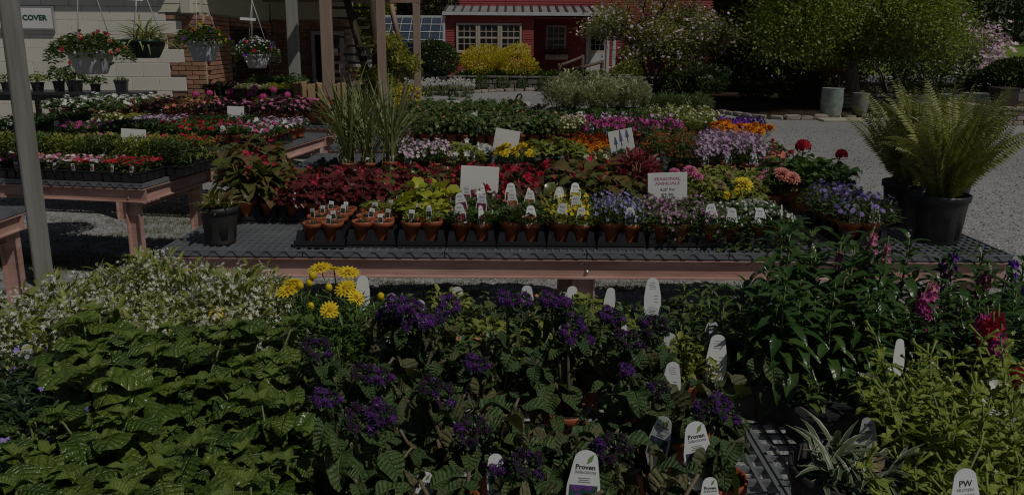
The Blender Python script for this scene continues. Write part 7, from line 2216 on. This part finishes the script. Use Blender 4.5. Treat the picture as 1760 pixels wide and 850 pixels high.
def spk(key, px, py, Y, sc=1.0):
    p = at(px, py, Y); o = min(up, key=lambda g: (g.location.xy - p.xy).length)
    inv = Matrix.LocRotScale(*o.matrix_basis.decompose()).inverted()
    part('flower_spike', SPK[key], o, inv @ Tr(p) @ Matrix.Scale(sc, 4) @ Tr((0, 0, -.045)))
    b = Vector(o.location) + Vector((0, 0, .08))
    part('spike_stem', MB().add(tube([inv @ b, inv @ (b.lerp(p, .5) + Vector((0, 0, .02))), inv @ (p + Vector((0, 0, .05)))], [.004, .0035, .002], 5)).mesh('spike_stem', M['stem']), o)
for a in [('pink', 1442, 447, 2.0, .5), ('pink', 1500, 420, 2.0, .6), ('pink', 1600, 512, 1.86, .8), ('mag', 1590, 522, 1.84, .7), ('red', 1702, 572, 1.66, .72), ('mag', 1716, 592, 1.64, .7), ('mag', 1692, 560, 1.7, .7), ('red', 1712, 556, 1.7, .6), ('red', 1752, 655, 1.52, .7), ('vio', 1632, 478, 2.02, 1.0), ('vio', 1615, 490, 2.05, .9), ('pink', 1690, 495, 2.0, .8), ('vio', 1735, 490, 2.03, 1.0), ('vio', 1755, 540, 1.95, 1.1), ('mag', 1580, 545, 1.9, .7), ('pink', 1524, 436, 2.0, .5)]:
    spk(*a)
# rosette in a black square pot beside the mesh
BSQ = MB().add(frustT(.06, .06, .078, .078, .12)).add(frustT(.082, .082, .082, .082, .016, z0=.115)).mesh('pot', M['black'])
ros, _ = upright(77, .12, 2, .085, .75, .03)
for i, (px, Y) in enumerate([(1428, 1.54), (1500, 1.58)]):
    Pr(('pot', BSQ, None), ('soil', MB().add(frustT(.07, .07, .07, .07, .004, z0=.125)).mesh('soil', M['soil']), None), *[(a, m_, Tr((0, 0, .05)) @ (mm or Matrix.Identity(4))) for a, m_, mm in ros]).put('square_pot', ['fresh green rosette in black square pot by bare mesh', 'shaded rosette in black square pot behind lime plants'][i], 'potted plant', (xat(px, Y, .78), Y + .09, FBZ), .2 + i, .64)
# white-edged ribbon plant in a nursery pot, lower right
p = Vector((xat(1450, 1.20, .8), 1.20, FBZ))
rb_ = ribbons(21, 78, .1, M['L_varieg'], .1, (.35, 1.4), .15, .03, 1.1)
dead = MB().add(leaf('ovate', .5, 6, 2, .5, .6, ripple=.8)).mesh('dead_leaf', M['F_tan'])
Pr(('pot', ME['gal'], None), ('soil', ME['galsoil'], None), *rb_, ('dead_leaf', dead, TRS((.02, -.03, .165), (.1, .2, 5.2), .07))).put('nursery_pot', 'black nursery pot of white-edged ribbon leaves, lower right', 'potted plant', p, .6, 1.1)
# lime soft-leaved plants with pale trumpets
trum = lathe([(.035, 0), (.05, .3), (.06, .7), (.1, .85)], 6)
TRUM = MB().add(trum, sc=.045).add(ring(leaf('petal', .8, 1, 1, .1, .4), 5, .5), (0, 0, .038), sc=.0048, m=1).mesh('flower', [M['L_nico'], M['F_cream']])
WHF = MB().add(FLOW['bell'], sc=.02).mesh('flower', M['F_white'])
def nico(seed):
    r_ = random.Random(seed); parts = []; st_ = MB()
    for s in range(7):
        a = s * .9 + r_.uniform(-.3, .3); rr = r_.uniform(.03, .12); h = r_.uniform(.12, .22)
        p0 = Vector((.012 * math.cos(a), .012 * math.sin(a), .07)); p1 = Vector((rr * math.cos(a), rr * math.sin(a), .07 + h)); m_ = p0.lerp(p1, .5) + Vector((0, 0, .02))
        st_.add(tube([p0, m_, p1], [.003, .0026, .0018], 5))
        for k in range(17):
            t = .15 + .85 * k / 17; p = p0.lerp(m_, t * 2) if t < .5 else m_.lerp(p1, t * 2 - 1)
            b = k * 2.4 + s; e = r_.uniform(-.3, .7)
            lf(parts, NL[r_.randrange(3)], p, (math.cos(b) * math.cos(e), math.sin(b) * math.cos(e), math.sin(e)), (0, 0, 1), r_.uniform(.03, .055) * (1.1 - .4 * t))
        for k in range(2):
            b = r_.uniform(0, 6.28); d = Vector((math.cos(b) * .6, math.sin(b) * .6, r_.uniform(.3, .9))).normalized()
            parts.append(('flower', TRUM, Tr(p1) @ d.to_track_quat('Z', 'Y').to_matrix().to_4x4() @ Matrix.Scale(r_.uniform(.7, 1.1), 4)))
    parts.append(('flower', WHF, TRS((.05, -.06, .22), (.7, 0, 0))))
    return [('stem', st_.mesh('stem', M['stem']), None)] + parts
V['nico'] = [nico(i) for i in range(4)]
for i, (px, Y) in enumerate([(1560, 1.52), (1650, 1.54), (1745, 1.52), (1610, 1.38), (1690, 1.40), (1780, 1.40), (1600, 1.24), (1680, 1.25), (1770, 1.24), (1600, 1.08), (1760, 1.08), (1540, 1.44)]):
    potted('nico', 'lime green soft-leaved plant with pale trumpet flowers', xat(px, Y, .85), Y, 'of lower right group', FBZ)
# low leaves at the mesh gap: one terracotta pot on its edge
o = Pr(*TP).put('terracotta_pot', 'nearly empty terracotta pot at the edge of the bare mesh', 'pot', (xat(1238, 1.33, .74), 1.33, FBZ), 0)

# ---------------------------------------------------------------- foreground tags
TXP = textmesh('Proven', .0125, M['ink'], bold=.0003); TXS = textmesh('Selections', .0095, M['inkgrey'], bold=.0001)
TXPW = textmesh('PW', .0165, M['ink'], bold=.0002); TXPR = textmesh('PROVEN', .0085, M['inkgrey']); TXW = textmesh('WINNERS', .0085, M['inkgrey'])
LEAFI = MB().add(prism([(0, 0), (.009, .006), (.012, .019), (.003, .012)], -.0016, -.0012)).mesh('leaf_mark', M['leafink'])
ftags = [  # px, top py, width px, Y, style, yaw, roll, label
    (1125, 482, 30, 2.02, 'back', .1, .0, 'tallest white back-turned tag right of centre'), (1118, 530, 26, 1.95, 'back', -.2, .1, 'white tag just below the tallest tag'),
    (658, 560, 33, 1.78, 'back', .1, -.05, 'upper of two overlapping white tags left of big heliotrope'), (656, 589, 28, 1.72, 'back', .2, -.1, 'lower of two overlapping grey-white tags left of centre'),
    (781, 497, 26, 2.05, 'back', -.1, .08, 'white tag behind the big purple flower head, right'), (620, 478, 24, 2.03, 'blank', .2, .05, 'white tag behind the yellow daisies'),
    (671, 508, 22, 2.0, 'blank', 0, 0, 'rounded white tag above the two overlapping tags'), (693, 528, 26, 1.95, 'blank', .1, .2, 'white tag half hidden by big purple flower head'),
    (733, 578, 30, 1.80, 'back', .3, .1, 'white tag under the big purple flower head'), (720, 520, 24, 2.0, 'blank', 0, 0, 'white tag between purple flower clusters'),
    (985, 496, 24, 2.06, 'blank', .1, 0, 'white tag beside green bud above heliotropes'), (968, 506, 26, 2.02, 'blank', -.2, 0, 'white tag overlapped by its right neighbour, far row'),
    (1048, 498, 20, 2.05, 'blank', 0, .1, 'small white tag near the bench leg'), (906, 495, 24, 2.04, 'blank', 0, 0, 'white tag at the far row centre'),
    (900, 582, 29, 1.78, 'back', .1, .05, 'white printed-back tag left of tall dark heliotrope'), (1072, 562, 24, 1.85, 'blank', 0, 0, 'white tag between dark heads, right of centre'),
    (1223, 557, 26, 1.85, 'back', 0, .1, 'smaller white tag right of the dark heads'), (1236, 582, 37, 1.72, 'back', .1, .05, 'wide white tag near the fresh green plants'),
    (1157, 629, 32, 1.52, 'back', 0, .05, 'long white tag in the middle right of near bench'), (1153, 578, 30, 1.80, 'photo', -.2, 0, 'white tag with photo corner above the long tag'),
    (1002, 788, 58, 1.06, 'sel', 0, .08, 'large printed tag with leaf mark at bottom centre'), (1212, 735, 50, 1.22, 'sel', .15, -.12, 'printed tag with purple flower photo at lower right'),
    (1132, 722, 36, 1.30, 'sel', -.5, .15, 'smaller printed tag with leaf mark, turned aside'), (722, 822, 40, 1.12, 'sel', .1, .1, 'shaded printed tag at lower centre left'),
    (1226, 832, 36, 1.04, 'sel', .1, 0, 'printed tag top peeking at the bottom edge'), (120, 594, 28, 1.60, 'pw', .1, .05, 'white lettered tag among dark leaves at left'),
    (40, 598, 30, 1.60, 'pw', -.2, -.1, 'white tag at the far left edge among dark leaves'), (1553, 588, 26, 1.62, 'blank', .3, .05, 'pale grey tag behind lime trumpet flowers'),
    (1680, 820, 60, .99, 'pw', .1, -.05, 'large lettered tag at the lower right corner'), (1502, 726, 28, 1.38, 'pw', -.4, -.1, 'half hidden lettered tag left of lime plants'),
    (450, 572, 22, 1.72, 'blank', 0, 0, 'white tag below the white euphorbia'), (553, 545, 20, 1.82, 'blank', 0, 0, 'small white tag under yellow daisies'),
    (1690, 605, 40, 1.70, 'blank', 0, 1.2, 'flat lying white tag near the red spike'), (855, 790, 34, 1.10, 'dark', .2, -.05, 'dark shaded photo tag between lower heliotropes'), (1735, 520, 34, 2.0, 'blank', .2, 1.0, 'tilted white tag at the right edge'),
    (1060, 560, 22, 1.9, 'blank', .1, .2, 'small white tag among dark flower heads'), (775, 570, 20, 1.86, 'blank', .1, .1, 'small white tag edge right of big flower head'),
]
TM2 = {}
for (px, py, wpx, Y, sty, yaw, roll, lab) in ftags:
    top = at(px, py, Y)
    w = wpx * (at(px + 1, py, Y) - at(px, py, Y)).length
    w = max(.03, round(w / .004) * .004); h = round(w * 2.0, 3)
    foot = Vector((top.x, top.y + .01, top.z - h * .97))
    o = thing('plant_label', lab, 'plant tag', foot, 0)
    Mx = Matrix.LocRotScale(None, Euler((-.12, roll, yaw)), None)
    if (w, h) not in TM2:
        TM2[(w, h)] = (MB().add(prism(archpoly(w, h), -.0007, .0007)).mesh('card', M['tagw']), MB().box(-w * .42, w * .42, -.0014, -.0009, h * .02, h * .46).mesh('photo_print', M['P_helio']))
    cd = part('card', TM2[(w, h)][0], o, Mx)
    sl_ = max(.02, foot.z - BZ - .03)
    part('stake', MB().box(-w * .2, w * .2, -.0006, .0006, -sl_, -.045).mesh('stake', M['tagw']), o, Matrix.LocRotScale(None, Euler((-.12, roll * .3, yaw)), None) @ Tr((0, 0, 0)))
    if sty in ('back', 'sel', 'dark', 'pw'):
        b = MB()
        rr = random.Random(px)
        for k in range(4 if sty == 'back' else 3):
            zz = h * ((.84 - .055 * k) if sty == 'back' else (.565 - .03 * k))
            b.box(-w * rr.uniform(.12, .24), w * rr.uniform(.12, .24), -.0012, -.0008, zz, zz + h * .012)
        if sty == 'back':
            for k in range(3):
                zz = h * (.45 - .09 * k); b.box(w * .1, w * .3, -.0012, -.0008, zz, zz + h * .018)
        part('small_print', b.mesh('small_print', M['inkgrey']), cd)
    k = w / .06
    if sty in ('sel', 'photo', 'dark'):
        part('photo_print', TM2[(w, h)][1], cd)
    if sty == 'sel':
        part('lettering', TXP, cd, TRS((0, -.0011, h * .74), (math.pi / 2, 0, 0), k)); part('lettering', TXS, cd, TRS((.001, -.0011, h * .665), (math.pi / 2, 0, 0), k)); part('leaf_mark', LEAFI, cd, TRS((.002 * k, 0, h * .79), (0, 0, 0), k))
    if sty == 'pw':
        part('lettering', TXPW, cd, TRS((0, -.0011, h * .76), (math.pi / 2, 0, 0), k)); part('lettering', TXPR, cd, TRS((0, -.0011, h * .66), (math.pi / 2, 0, 0), k)); part('lettering', TXW, cd, TRS((0, -.0011, h * .57), (math.pi / 2, 0, 0), k))
